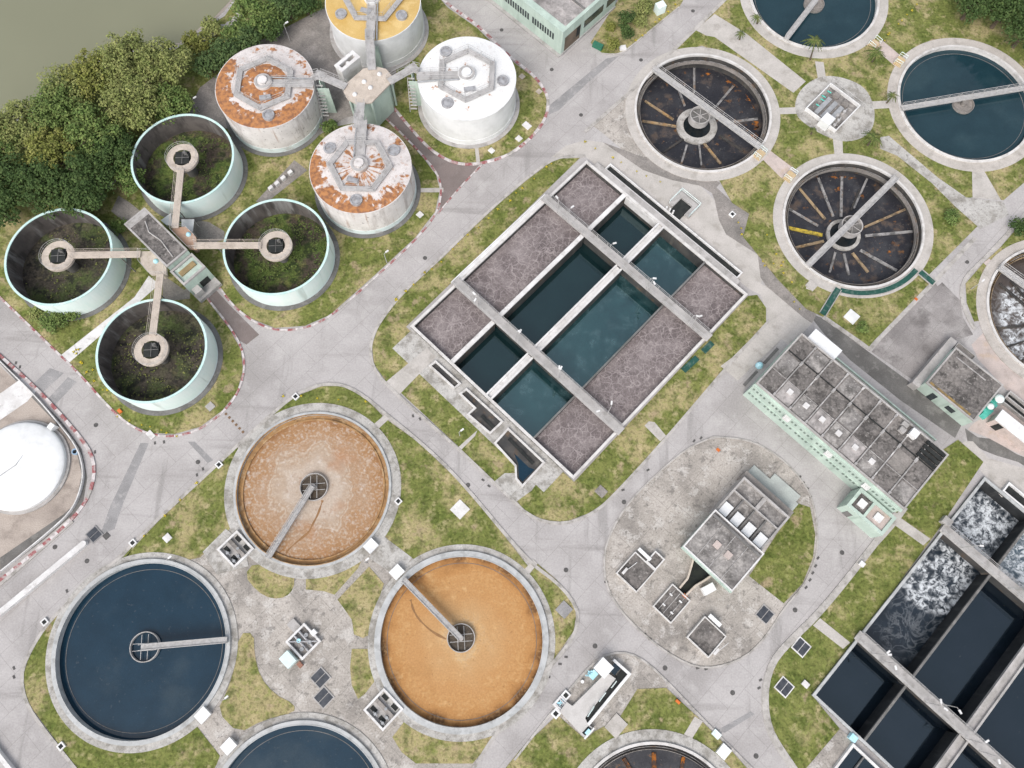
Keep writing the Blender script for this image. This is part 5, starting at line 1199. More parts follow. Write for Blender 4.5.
for i, (p, r_, h) in enumerate([((725, 605), .75, 2.0), ((665, 660), .55, 1.7)]):
    c_ = g2(*V7(p), 1.5); root = thing('pump_unit', ['larger teal and pale domed pump beside the dark roofed house', 'smaller teal and pale domed pump nearest the house corner'][i], 'pump', (*c_, 0))
    MB().cyl(c_, r_*.7, 0, h-.5, 20).build('pump_body', TEAL, root)
    MB().dome(c_, r_, h-.5, .5, 24, 6).build('motor_cover', CYAN, root)
    m = MB(); m.box(c_+Vector((-.6, -.5)), 1.6, .5, ANG1, .05, .7); m.build('pump_base', TEAL, root)
solo('pump_skid', MB().beam(g2(*V7((580, 750))), g2(*V7((650, 690))), .9, .01, .6), TEAL, 'flat teal machine skid in the corner beside the dark roofed house', 'machine', (*g2(*V7((615, 720))), 0))
X7 = lambda p: T(905, 380, [p], 7.68)[0]
# black open channels and white roof at the right edge
q = [UV(*X7(p), .8) for p in [(810, 80), (750, 165), (960, 260)]]
u0, v1 = q[0]; v0 = q[1][1]; u1 = u0+9
root = thing('open_channel', 'twin black open channels beside the teal pumps at the right edge', 'water channel', (*W((u0+u1)/2, (v0+v1)/2), 0))
vm = (v0+v1)/2
m = MB(); m.frame(u0, u1, v0, v1, .2, 0, .8); m.uv(u0+.2, u1-.2, vm-.1, vm+.1, 0, .8); m.build('channel_wall', CONC, root)
m = MB(); m.uv(u0+.21, u1-.21, v0+.21, vm-.11, .02, .1); m.uv(u0+.21, u1-.21, vm+.11, v1-.21, .02, .1); m.build('water', DARK, root)
q = [UV(*X7(p), 2.8) for p in [(750, 225), (692, 300)]]
u0 = (q[0][0]+q[1][0])/2; v1 = q[0][1]; v0 = q[1][1]; u1 = u0+7
root = thing('store_shed', 'shed with a plain white roof at the right edge below the black channels', 'shed', (*W((u0+u1)/2, (v0+v1)/2), 0))
m = MB(); m.uv(u0+.2, u1-.2, v0+.2, v1-.2, 0, 2.6); m.build('wall', PINKC, root)
m = MB(); m.uv(u0, u1, v0, v1, 2.6, 2.8, True); m.build('roof', WHITE, root)
m = MB(); m.uv(u0+1, u0+2, v0+.15, v0+.21, .02, 2.1); m.build('door', DARK, root)

# ------------------------------------------------------------------ filter house in the oval
z = 4.6
b3 = lambda p: T(590, 420, [p])[0]
q = [UV(*b3(p), z) for p in [(440, 312), (322, 440), (610, 468), (497, 598)]]
u0 = (q[0][0]+q[1][0])/2; u1 = (q[2][0]+q[3][0])/2; v0 = (q[1][1]+q[3][1])/2; v1 = (q[0][1]+q[2][1])/2
root = thing('filter_house', 'grey roofed house with open cell block behind it, in the oval yard', 'building', (*W((u0+u1)/2, (v0+v1)/2), 0))
m = MB(); m.uv(u0+.4, u1-.2, v0+.5, v1-.003, 0, z-.35); m.build('wall', MINT, root)
m = MB(); m.uv(u0+.2, u1-.2, v0+.2, v1-.2, z-.35, z-.15); rf = m.build('roof', ROOF_MD, root)
m = MB(); m.frame(u0, u1, v0, v1, .22, z-.36, z); m.build('parapet', WHITEC, rf)
m = MB(); m.uv(u0-.02, u1+.02, v0-.25, v0-.003, z-.8, z-.1, True); m.build('eaves', MINT, root)
for k in range(1, 4):
    m = MB(); m.uv(u0+(u1-u0)*k/4-.05, u0+(u1-u0)*k/4+.05, v0+.3, v1-.5, z-.15, z-.07); m.build('roof_joint', BEAM, rf)
for k in (1.5, 2.4):
    uc = u0+(u1-u0)*k/4; vc = (v0+v1)/2-.1; m = MB(); m.uv(uc-.5, uc+.5, vc-.5, vc+.5, z-.14, z+.12); m.build('skylight', PINKC, rf)
m = MB(); m.uv(u0+.23, u1-.3, v1-1.0, v1-.6, z-.14, z+.1); m.build('roof_duct', DKCONC, rf)
q = [UV(*b3(p), 3.6) for p in [(530, 197), (685, 320)]]
v2 = (q[0][1]+q[1][1])/2; uu0 = u0+.15; uu1 = u1-.4; zt = 3.6
m = MB(); m.frame(uu0, uu1, v1+.003, v2, .3, 0, zt); m.uv(uu0+.3, uu1-.3, v1+.62*(v2-v1), v1+.62*(v2-v1)+.2, 0, zt-.1); m.build('cell_wall', CONC, root)
for k in range(1, 4):
    uc = uu0+(uu1-uu0)*k/4; m = MB(); m.uv(uc-.12, uc+.12, v1+.31, v1+.62*(v2-v1), 0, zt-.25); m.build('cell_divider', DKCONC, root)
m = MB(); uc = (uu0+uu1)/2; m.uv(uc-.3, uc+.3, v1+.62*(v2-v1)+.2, v2-.3, 0, zt-.2); m.build('cell_divider', CONC, root)
m = MB(); m.uv(uu0+.31, uu1-.31, v1+.31, v2-.31, 2.2, 2.9); m.build('cell_floor', ROOF_MD, root)
for k in range(4):
    ua = uu0+(uu1-uu0)*k/4; m = MB(); m.uv(ua+.4, ua+(uu1-uu0)/4-.35, v1+.45, v1+2.4, zt-.3, zt-.15); m.build('white_cover', PURE, root)
m = MB(); m.uv(uu0-.2, uu1+.2, v2+.003, v2+1.4, 0, 2.4); m.build('rear_ledge', OLDPAVE, root)
c_ = g2(*b3((640, 205)))
q = [UV(*b3(p), .4) for p in [(570, 148), (550, 175), (720, 285), (640, 160), (720, 220)]]
m = MB(); bu0 = uu0+.3; m.uv(bu0, uu1+.3, v2+1.45, v2+3.6, .012, .35); m.uv(bu0+3.2, uu1-.2, v2+3.603, v2+4.8, .012, .35)
solo('concrete_pad', m, mat('mint_grey_pad', (.42, .45, .42), (.36, .38, .36), .5, fine=.1), 'pale green grey concrete pad behind the open cell block', 'pad', (*W((uu0+uu1)/2, v2+3), 0))
# the black pit in front and its splayed cream walls
P7 = lambda p: T7(610, 530, [p])[0]
root = thing('intake_pit', 'black pit with splayed cream walls running from the grey roofed house', 'pit', (*g2(*P7((590, 330))), 0))
wl = [g2(*P7(p)) for p in [(580, 185), (555, 275), (535, 340), (480, 405)]]; wr = [g2(*P7(p)) for p in [(730, 300), (650, 355), (590, 390), (525, 455)]]
m = MB(); m.sheet(wl+wr[::-1], .03); m.build('pit_floor', mat('pit_black', (.012, .014, .014), (.022, .025, .02), 1, layers=[((.10, .10, .09), 2.5, .68, .74, .6, 'noise')]), root)
m = MB()
for w_ in (wl, wr):
    for a, b in zip(w_, w_[1:]): m.beam(a, b, .28, .02, .75)
m.build('pit_wall', BEIGE, root)
m = MB(); m.beam(wl[3], wr[3], .3, .03, .3); m.build('screen', DARK, root)
m = MB(); m.box(wr[3]+Vector((-.15, -.1)), .7, .45, ANG1, .3, .6); m.build('warning_plate', ORANGE, root)
def kiosk(label, pts, z, extra=None, slab=None, lines=0, box=None):
    P = [UV(*P7(p), z) for p in pts]
    u0 = (P[0][0]+P[1][0])/2; u1 = (P[2][0]+P[3][0])/2; v0 = (P[0][1]+P[3][1])/2; v1 = (P[1][1]+P[2][1])/2
    root = thing('valve_chamber', label, 'chamber', (*W((u0+u1)/2, (v0+v1)/2), 0))
    m = MB(); m.frame(u0, u1, v0, v1, .17, .012, z); m.build('wall', RIMW, root)
    m = MB(); m.uv(u0+.22, u1-.22, v0+.22, v1-.22, .013, z-.3); r_ = m.build('roof', ROOF, root)
    if extra:
        E_ = [UV(*P7(p), z) for p in extra]; a0, a1 = min(p[0] for p in E_), max(p[0] for p in E_); b1 = max(p[1] for p in E_)
        m = MB(); m.frame(a0+.4, a1, v1+.003, b1, .2, .012, z); m.build('side_wall', WHITEC, root)
        m = MB(); m.uv(a0+.6, a1-.2, v1+.2, b1-.2, .013, z-.35); m.build('side_roof', ROOF, root)
    if slab:
        S_ = [UV(*P7(p), z+.2) for p in slab]; a0, a1 = min(p[0] for p in S_), max(p[0] for p in S_); b0, b1 = min(p[1] for p in S_), max(p[1] for p in S_)
        m = MB(); m.uv(a0+.25, a1-.25, b0+.25, b1-.25, z+.003, z+.25, True); m.uv(a0+.5, a1-.5, b0+.5, b1-.5, .3, z); m.build('white_hood', PURE, root)
    for k in range(lines):
        uc = u0+(u1-u0)*(k+1)/(lines+1); m = MB(); m.uv(uc-.04, uc+.04, v0+.3, v1-.3, z-.3, z-.22); m.build('roof_joint', BEAM, r_)
    if lines:
        for a, b in ((.25, .7), (.3, .3), (.72, .75), (.75, .28)):
            m = MB(); p = W(u0+(u1-u0)*a, v0+(v1-v0)*b); m.box(p, .5, .22, ANG1, z-.3, z-.12); m.build('lifting_lug', WHITE, r_)
    if box:
        p = g2(*P7(box), z); m = MB(); m.box(p, 1.1, .4, GA, z-.3, z-.05); m.build('hatch', WHITEC, r_)
        m = MB(); m.tube([(*(p+W(.2, .6)), z-.1), (*(p+W(.5, 2.2)), z-.1)], .06, 6); m.build('roof_pipe', WHITEC, r_)
kiosk('low dark roofed chamber with a side box, left of the black pit', [(40, 300), (180, 150), (322, 287), (185, 435)], .9, extra=[(275, 165), (305, 130), (385, 205), (320, 280)], slab=[(180, 140), (207, 105), (305, 203), (275, 232)], box=(105, 285))
kiosk('low chamber with four white lugs on its roof at the end of the black pit', [(300, 530), (435, 377), (567, 490), (425, 658)], .8, lines=3)
kiosk('low dark roofed chamber with a white hood, right of and below the black pit', [(535, 752), (660, 602), (820, 742), (690, 890)], .9, slab=[(668, 605), (705, 570), (797, 660), (765, 692)], box=(745, 850))
solo('white_cabinet', MB().box(g2(*P7((690, 412)), 1.0), 1.9, 1.2, .5, .012, 1.2), PURE, 'white box cabinet standing beside the black pit and the house wall', 'cabinet', (*g2(*P7((690, 412)), 1.0), 0))

# ------------------------------------------------------------------ pale green office block at the top
z = 6.0
u1, v0 = UV(563, 32.6, z); u0 = u1-26; v1 = v0+15
root = thing('office_block', 'pale green block with stained flat roof at the top edge', 'building', (*W((u0+u1)/2, (v0+v1)/2), 0))
m = MB(); m.uv(u0, u1, v0, v1, 0, z-.3); m.build('wall', MINT, root)
m = MB(); m.uv(u0+.8, u1-.6, v0+1.3, v1-.6, z-.3, z-.1); rf = m.build('roof', ROOF_LT, root)
m = MB(); m.uv(u0, u1, v0, v0+1.3, z-.3, z); m.uv(u0, u1, v1-.6, v1, z-.3, z); m.uv(u0, u0+.8, v0+1.3, v1-.6, z-.3, z); m.uv(u1-.6, u1, v0+1.3, v1-.6, z-.3, z); m.build('parapet', MINT, rf)
m = MB(); m.uv(u0+2, u1-.7, v0+6.3, v0+6.6, z-.1, z+.12); m.build('roof_gutter', DKCONC, rf)
for k in range(22):
    uc = u1-2.2-k*.62
    if k in (9,): continue
    m = MB(); m.uv(uc-.2, uc+.2, v0-.05, v0+.02, 2.6, 4.1); m.build('louvre_window', GLASS, root)
for k in range(2):
    uc = u1-20.4-k*.8; m = MB(); m.uv(uc-.3, uc+.3, v0-.05, v0+.02, 3.2, 4.6); m.build('louvre_window', GLASS, root)
m = MB(); m.uv(u1-.02, u1+.05, v0+.8, v0+5.0, .6, 4.0); m.build('loading_opening', mat('brown_opening', (.16, .12, .09), (.10, .08, .06), .5), root)
m = MB(); m.uv(u1-.02, u1+.055, v0+3.9, v0+4.9, 1.6, 3.9); m.build('dark_opening', DARK, root)
for a in (6.0, 12.2):
    m = MB(); m.uv(u1-.02, u1+.05, v0+a, v0+a+(5.2 if a < 7 else 2.6), 2.2, 3.9); m.build('window', GLASS, root)
m = MB(); m.uv(u1+.001, u1+.18, v0, v1, .02, .5); m.uv(u0, u1, v0-.6, v0-.002, .02, .25); m.build('plinth', CONC, root)
solo('tarp_bundle', MB().dome(g2(602, 15.5), .55, .01, 1.2, 12, 4), BLUEC, 'small bright blue tarp bundle against the pale green block', 'tarp', (*g2(602, 15.5), 0))
solo('green_bin', MB().beam(g2(593, 45.5), g2(602, 50), .8, .01, 1.0), mat('green_bin_plastic', (.03, .14, .09), (.04, .16, .10), 1), 'long dark green bin on the verge by the pale green block', 'bin', (*g2(597.5, 48), 0))
solo('white_kiosk', MB().box(g2(660, 8, 1), 1.7, 1.4, .5, .06, 1.9), CYAN, 'pale cyan kiosk box at the roadside among yellow flowers near the top edge', 'kiosk', (*g2(660, 8, 1), .06))
solo('white_hatch', MB().box(g2(622.5, 49), 1.2, .9, .2, .06, .5), WHITEC, 'pale hatch box at the corner of the verge with the big dark shrub', 'hatch', (*g2(622.5, 49), .06))
# ------------------------------------------------------------------ trees
def leafquad(m, p, nrm, s, rnd):
    t = nrm.cross(Vector((rnd.uniform(-1, 1), rnd.uniform(-1, 1), rnd.uniform(-1, 1))))
    if t.length < 1e-3: t = Vector((1, 0, 0))
    t.normalize(); b = nrm.cross(t); a = t*s; b = b*s*rnd.uniform(.5, .8)
    m.add([p-a, p+b+nrm*s*.15, p+a, p-b+nrm*s*.15], [(0, 1, 2, 3)])
def crown(m, rnd, c, r, h, nclump, per, ls, flat=.75):
    """leaf clumps spread through a lumpy crown"""
    for k in range(nclump):
        u = rnd.random(); a = rnd.uniform(0, 2*PI); th = math.acos(1-1.25*u)
        rr = r*(rnd.uniform(.55, 1.0) if rnd.random() < .8 else rnd.uniform(.2, .6))
        d = Vector((math.sin(th)*math.cos(a), math.sin(th)*math.sin(a), math.cos(th)*flat))
        wob = 1+.28*noise.noise(Vector((d.x*2.2+c[0], d.y*2.2+c[1], d.z*2.2)))
        cc = Vector(c)+Vector((d.x*rr*wob, d.y*rr*wob, d.z*h*rr/r*wob)); cr = rnd.uniform(.6, 1.5)*min(1, r/3+.25)
        for j in range(per):
            v = Vector((rnd.gauss(0, 1), rnd.gauss(0, 1), rnd.gauss(0, .75))); v.normalize(); v *= cr*rnd.random()**.4
            n = (v.normalized()*.5+Vector((rnd.gauss(0, .35), rnd.gauss(0, .35), .8))).normalized()
            leafquad(m, cc+v, n, ls*rnd.uniform(.6, 1.3), rnd)
def tree(label, px, py, r, h, leaf, kind='broadleaf_tree', group=None, seed=0, ls=.25, dens=1.15, ground=.05, cat='tree'):
    rnd = random.Random(seed+int(px*7+py*13))
    zc = h*.62; c = g2(px, py, zc)
    root = thing(kind, label, cat, (c.x, c.y, ground), group)
    m = MB(); tr = .05*r+.08
    m.tube([(c.x, c.y, 0), (c.x+.1, c.y, h*.3), (c.x+.05, c.y+.1, h*.6)], [tr*1.4, tr, tr*.6], 8)
    for k in range(6):
        a = k*PI/3+rnd.uniform(-.3, .3); z0 = h*rnd.uniform(.25, .45)
        m.tube([(c.x, c.y, z0), (c.x+math.cos(a)*r*.4, c.y+math.sin(a)*r*.4, z0+h*.2), (c.x+math.cos(a)*r*.75, c.y+math.sin(a)*r*.75, z0+h*.3)], [tr*.6, tr*.35, tr*.12], 6)
    m.build('trunk', BARK, root)
    m = MB(); n = int((r*r*4.0+14)*dens)
    crown(m, rnd, (c.x, c.y, h*.55), r*.95, h*.45, int(n*.8), 44, ls*.92)
    m.build('crown', leaf, root)
    return root
RT = 'trees along the river bank'
TREES = [
 ('tall olive tree at the river edge, top of the bank grove', 126, 58, 5.6, 10, LEAF_O), ('olive tree of the river grove nearest the hedge', 163, 62, 5.0, 9, LEAF_O),
 ('yellowish olive tree leaning over the river, left of the tall one', 90, 74, 5.0, 9, LEAF_Y), ('olive tree in the middle of the river grove', 132, 98, 5.4, 10, LEAF_O),
 ('mid green tree of the grove standing over the brown river', 52, 108, 5.6, 9, LEAF_M), ('olive tree at the left edge of the photo over the river', 12, 128, 5.6, 9, LEAF_O),
 ('mid green tree in the grove between olive and dark trees', 92, 130, 5.0, 9, LEAF_M), ('yellowish tree in the left part of the grove', 48, 150, 4.8, 9, LEAF_Y),
 ('mid green tree next to the bare ground by the yard', 168, 106, 3.8, 7, LEAF_M), ('dark green tree above the pavement by the flat roofed house', 88, 172, 4.8, 8, LEAF_D),
 ('dark green tree above the far left open tank', 44, 184, 5.2, 9, LEAF_D), ('dark green tree at the left edge above the open tank', 4, 180, 5.0, 8.5, LEAF_D),
 ('dark round tree beside the far left open tank and the house pavement', 84, 194, 4.2, 8, LEAF_D), ('dark tree hanging over the far left tank rim at the photo edge', -4, 208, 3.4, 7, LEAF_D),
 ('small mid green tree touching the open tank below the grove', 128, 178, 2.5, 5, LEAF_M), ('mid green tree at the left edge in the upper grove', -14, 150, 5.0, 9, LEAF_M), ('pale olive tree leaning over the river between the tall one and the left edge', 66, 88, 4.6, 8, LEAF_O), ('dark green tree filling the grove above the pavement, right of middle', 112, 150, 4.4, 8, LEAF_D)]
for i, (lb, px, py, r, h, lf) in enumerate(TREES): tree(lb, px, py, r, h, lf, group=RT, seed=i)
for i, (lb, px, py, r, h, lf) in enumerate([
 ('pale green bush at the lower end of the river hedge', 196, 42, 2.2, 3.5, LEAF_Y), ('dark hedge bush beside the rusted digester, lowest of the hedge', 209, 62, 2.6, 4.5, LEAF_H), ('dark hedge bush second from the rusted digester', 226, 50, 2.7, 4.8, LEAF_H),
 ('bright hedge bush on the river side of the rubble', 236, 32, 2.6, 4.5, LEAF_M), ('dark hedge bush above the brown yard', 248, 38, 2.6, 4.8, LEAF_H), ('tall hedge tree at the top edge left of the yard', 262, 14, 3.2, 6, LEAF_M), ('dark hedge bush behind the brown yard corner', 270, 26, 2.5, 4.8, LEAF_D), ('hedge bush near the top edge beside the river', 286, 6, 3.0, 5.5, LEAF_H), ('dark hedge bush nearest the golden digester', 304, 2, 2.6, 5, LEAF_D), ('olive bush growing by the river stones', 212, 26, 1.8, 3, LEAF_O), ('hedge tree cut by the top edge over the river', 248, 2, 2.8, 5.5, LEAF_M)]):
    tree(lb, px, py, r, h, lf, 'hedge_bush', 'hedge along the river side of the yard', 50+i, cat='bush')
for i, (lb, px, py, r, h, lf) in enumerate([
 ('dark tree at the upper right corner, nearest the clarifier lawn', 975, 2, 3.6, 7, LEAF_D), ('dark tree in the very upper right corner', 1008, 8, 4.6, 8, LEAF_D), ('dark tree on the right edge below the corner', 1030, 28, 4.2, 8, LEAF_D), ('dark tree behind the corner trees, cut by the top edge', 1000, -22, 5, 9, LEAF_D)]):
    tree(lb, px, py, r, h, lf, 'dark_tree', 'trees in the upper right corner', 80+i)
for i, (lb, px, py, r, h, lf, kd) in enumerate([
 ('large dark shrub on the verge beside the pale green block', 626, 18, 1.6, 3.6, LEAF_D, 'shrub'), ('dark round shrub below the large one on the verge', 627, 32, 1.2, 2.6, LEAF_D, 'shrub'), ('yellow green round shrub at the verge corner', 614, 43, 1.3, 2, LEAF_Y, 'shrub'), ('mid green shrub at the top of the verge near the cyan kiosk', 643, 4, 1.8, 3, LEAF_O, 'shrub'), ('brownish green shrub between the dark shrub and the road', 640, 18, 1.4, 1.6, LEAF_O, 'shrub'), ('pale shrub on the verge against the green block', 612, 27, .8, 1.2, LEAF_Y, 'shrub'),
 ('wide green bush at the foot of the far left open tank', 52, 321, 2.3, 2.6, LEAF_M, 'shrub'), ('small green bush right of the wide one by the far left tank', 72, 311, 1.4, 2, LEAF_M, 'shrub'), ('small dark bush at the far left tank toe', 36, 314, 1.1, 1.6, LEAF_O, 'shrub'),
 ('thin fuzzy shrub on the lawn right of the troughed drained tank', 952, 216, 1.3, 1.6, LEAF_M, 'shrub'), ('dark tree at the right edge above the foam tank lawn', 1022, 225, 1.6, 3, LEAF_D, 'shrub'), ('small shrub beside the rust streaked digester and stair tower', 330, 126, 1.2, 1.5, LEAF_M, 'shrub'), ('low shrub on the lawn strip by the cyan tank platform', 118, 226, 1.3, 1.8, LEAF_M, 'shrub'), ('small shrub on the lawn above the green covered channel', 862, 328, .9, .9, LEAF_M, 'shrub')]):
    tree(lb, px, py, r, h, lf, kd, None, 90+i, ls=.2, dens=1.1, cat='shrub')

def palm(label, px, py, h, r, seed, foot=None):
    rnd = random.Random(seed); c = g2(px, py, h); b = g2(*foot, 0) if foot else c+Vector((rnd.uniform(-.4, .4), rnd.uniform(-.4, .4)))
    root = thing('palm_tree', label, 'palm', (b.x, b.y, .06), 'palms between the upper right tanks')
    m = MB(); m.tube([(b.x, b.y, 0), (b.x*.6+c.x*.4, b.y*.6+c.y*.4, h*.5), (c.x, c.y, h)], [.17, .12, .1], 8); m.build('trunk', BARK, root)
    m = MB()
    for k in range(15):
        a = k*2*PI/15+rnd.uniform(-.15, .15); L = r*rnd.uniform(.8, 1.1); up = rnd.uniform(.1, .5)
        d = Vector((math.cos(a), math.sin(a), 0)); s = Vector((-d.y, d.x, 0)); last = None
        for j in range(9):
            t = j/8; p = Vector((c.x, c.y, h))+d*L*t+Vector((0, 0, L*(up*t-.75*t*t)))
            if last is not None:
                w = .16*L*math.sin(PI*min(1, t*.9+.08))+.02
                for sg in (-1, 1):
                    m.add([last, last+s*sg*.02, p+s*sg*w+d*L*.06-Vector((0, 0, w*.5)), p+s*sg*w*.72-Vector((0, 0, w*.45)), p], [(0, 1, 2, 3, 4)])
            last = p
    m.build('crown', PALM, root)
palm('tall palm whose crown overlaps the water of the top teal tank', 815, 40, 4.6, 2.0, 1, (810, 60))
palm('small thin palm standing on the path above the road-side drained tank', 741, 33, 2.2, 1.1, 2)
palm('small palm on the apron at the left of the top teal tank', 757, 17, 3.5, 1.2, 3, (757, 24))
palm('broad palm on the dry lawn between the two teal tanks', 877, 52, 3.6, 2.3, 4, (872, 62))
palm('low palm at the left side of the bridge across the teal tank', 893, 95, 2.6, 1.3, 5)
palm('spiky palm on the lawn beside the round equipment yard', 874, 137, 3.0, 2.1, 6)
palm('thin palm seedling beside the equipment frame on the round yard', 814, 129, 1.2, .8, 7)
# river stones
rnd = random.Random(5)
m = MB()
base = None
for i in range(16):
    px, py = rnd.uniform(186, 246), 0; py = 46-(px-186)*.55+rnd.uniform(-5, 5)
    p = g2(px, py); m = MB(); r = rnd.uniform(.35, .8)
    vs = []; n = 8
    m.dome((p.x, p.y), r, 0, r*.6, 8, 3)
    m.v = [(v[0]+rnd.uniform(-.12, .12), v[1]+rnd.uniform(-.12, .12), v[2]+rnd.uniform(-.06, .1)) for v in m.v]
    solo('bank_stone', m, CONC, 'pale boulder among the bushes on the river bank', 'boulder', (p.x, p.y, 0), 'boulders on the river bank')

# ------------------------------------------------------------------ small flowering plants along the kerbs
def flower(label, p, group, proto=[None]):
    if proto[0] is None:
        root = thing('flowering_plant', label, 'flower', (p.x, p.y, .06), group); rnd = random.Random(3)
        m = MB()
        for k in range(22): leafquad(m, Vector((p.x+rnd.gauss(0, .16), p.y+rnd.gauss(0, .16), .06+rnd.uniform(.05, .3))), Vector((rnd.gauss(0, .4), rnd.gauss(0, .4), 1)).normalized(), .13, rnd)
        m.build('leaves', LEAF_Y, root)
        m = MB()
        for k in range(10): leafquad(m, Vector((p.x+rnd.gauss(0, .13), p.y+rnd.gauss(0, .13), .38+rnd.uniform(-.05, .08))), Vector((rnd.gauss(0, .3), rnd.gauss(0, .3), 1)).normalized(), .12, rnd)
        m.build('petals', YELLOW, root)
        proto[0] = root
        return root
    d = dup(proto[0], (p.x, p.y, .06), random.uniform(0, 6), label); d['group'] = group; s = random.uniform(.4, .75); d.scale = (s, s, s); return d
rnd = random.Random(11)
def flowers_along(a, b, n, label, group, jit=1.2):
    for i in range(n):
        t = (i+rnd.uniform(-.3, .3))/max(1, n-1); px = a[0]+(b[0]-a[0])*t+rnd.uniform(-jit, jit); py = a[1]+(b[1]-a[1])*t+rnd.uniform(-jit, jit)
        flower(label, g2(px, py), group)
flowers_along((397, 299), (552, 163), 18, 'tiny yellow flowering tuft on the grass strip beside the square basin', 'yellow tufts beside the square basin')
flowers_along((634, 44), (676, 5), 7, 'tiny yellow flowering tuft on the verge edge below the pale green block', 'yellow tufts on the office verge')
flowers_along((585, 142), (662, 184), 7, 'tiny yellow flowering tuft along the paving edge below the road-side drained tank', 'yellow tufts below the drained tank')
flowers_along((120, 418), (178, 436), 7, 'tiny yellow flowering tuft at the tip of the cyan tank lawn', 'yellow tufts at the lawn tip')
flowers_along((132, 548), (196, 486), 5, 'tiny yellow flowering tuft on the long lawn edge by the junction road', 'yellow tufts on the junction lawn')
flowers_along((282, 396), (366, 402), 5, 'tiny yellow flowering tuft on the strip above the pale brown tank', 'yellow tufts above the brown tank')
flowers_along((882, 42), (920, 0), 9, 'tiny yellow flowering tuft on the lawn between the teal tanks and corner trees', 'yellow tufts by the corner trees')
for i in range(14):
    px = rnd.uniform(736, 800); py = 215+(px-736)*1.15+rnd.uniform(-28, 28)
    p = g2(px, py)
    if (p-tE.c).length > tE.R+2.4: flower('tiny yellow flowering tuft scattered on the lawn left of the troughed tank', p, 'yellow tufts left of the troughed tank')
for i in range(12):
    px = rnd.uniform(68, 112); py = 352+(px-68)*1.05+rnd.uniform(-14, 2)
    p = g2(px, py)
    if (p-cs).length > 9.8: flower('tiny yellow flowering tuft along the kerb by the speed table', p, 'yellow tufts along the left kerb')

# ------------------------------------------------------------------ covers, hatches, pads
IRON = mat('cast_iron', (.075, .072, .07), (.11, .105, .10), 3)
MH = [(501.6, 30), (551.7, 69.6), (581, 115), (641, 60), (693, 11), (96, 425), (198, 462), (55, 547), (87, 561), (566, 570), (595, 646), (665, 668), (732.6, 692.7), (756, 756), (842, 552.6), (624, 502), (967, 262), (425, 258), (468, 485), (795, 610)]
for px, py in MH:
    p = g2(px, py); solo('manhole_cover', MB().cyl(p, .36, .005, .03, 18), IRON, 'small round dark manhole cover set in the road surface', 'manhole cover', (p.x, p.y, .005), 'manhole covers in the roads')
DR = [(413, 416), (420, 419), (483, 480), (489, 486), (606, 582), (644.6, 634), (650, 639), (697.6, 668), (706, 669), (566, 657), (560, 664), (548.6, 677), (544, 682), (759, 688), (760.6, 680), (800, 477), (803.5, 483), (807.5, 489), (810.7, 497), (818, 558), (815.6, 566), (812.7, 573), (810, 580), (806, 587.5), (14, 668), (14, 677), (67, 591), (694, 441), (701, 438), (648, 470), (623, 490), (16, 363), (20, 367), (197, 475), (203, 469), (943, 275), (948, 270), (155, 443), (164, 442), (95, 452), (93, 458)]
for px, py in DR:
    p = g2(px, py); solo('drain_grate', MB().box(p, .5, .3, math.atan2(p.y-40, p.x-10)+PI/2, .012, .05), IRON, 'short dark drain grating set against a kerb stone', 'drain grate', (p.x, p.y, .012), 'drain gratings along the kerbs')
def pad(px, py, lx, ly, label, mt=WHITEC, z0=.06, h=.14, name='concrete_pad', ang=None, cat='pad'):
    p = g2(px, py); return solo(name, MB().box(p, lx, ly, ANG1 if ang is None else ang, z0, z0+h), mt, label, cat, (p.x, p.y, z0))
hp = pad(460, 509.5, 2.2, 2.2, 'square pale concrete pad on the lawn right of the pale brown tank')
pad(851.4, 317, 2.0, 2.0, 'square white pad on the lawn inside the green covered channel', PURE)
pad(526.8, 126, 1.5, 1.1, 'pale rectangular pad on the lawn right of the white digester')
pad(518.8, 139, 1.0, 1.0, 'small pale pad on the digester lawn below the rectangular pad', WHITEC)
pad(491.5, 151, 1.0, .9, 'small pale pad at the lower end of the white digester lawn', WHITEC)
pad(522, 77, .9, .9, 'small square hatch on the lawn, upper right of the white digester', BEIGE)
pad(539, 92, .9, .9, 'small square hatch on the kerb side right of the white digester', BEIGE)
pad(420, 215, 1.0, 1.0, 'small pale pad on the lawn tip beside the rust streaked digester', WHITEC)
pad(167.6, 538, 1.1, 1.1, 'small pale pad on the lawn above the dark blue tank', WHITEC)
pad(210.5, 406.7, 1.2, 1.2, 'small grey hatch on the lawn below the dark weedy tank', CONC)
pad(151, 435, 1.4, .9, 'pale kerb slab at the tip of the cyan tank lawn', WHITEC)
pad(616, 725.6, 2.2, 2.6, 'pale concrete slab on the lawn beside the bottom channel chamber', PATH)
pad(723, 751, 1.5, 1.7, 'bright white box slab on the verge right of the bottom drained tank', PURE, h=.5)
pad(716, 734, 1.2, .9, 'pale cyan slab on the verge above the white box slab', CYAN, h=.3)
pad(601, 491.6, 1.6, 1.4, 'round cornered stained hatch on the lawn below the square basin', OLDPAVE)
pad(564, 609.6, 1.9, 1.9, 'grey iron hatch on the lawn right of the orange tank', PATCH)
pad(106.6, 536, .9, .9, 'small dark square hatch on the junction road beside the large grate', IRON, .012, .05)
pad(851, 737, 1.0, .9, 'pale valve box at the left corner of the deep basin gangway', LTBLUE, h=.9)
pad(944, 522, 1.4, 1.2, 'pale grey valve box at the upper end of the deep basin gangway', CONC, h=1.0)
pad(861, 564, .8, .7, 'small white box with dark lid on the kerb of the deep basin lawn', WHITE, h=.5)
pad(805, 684, 1.0, .8, 'small pale stone block on the lawn left of the deep basin', WHITEC, h=.3)
pad(788.5, 326, 2.2, .9, 'ochre stained deck plate by the upper end of the pump house', YPAINT, .012, .06, ang=GA)
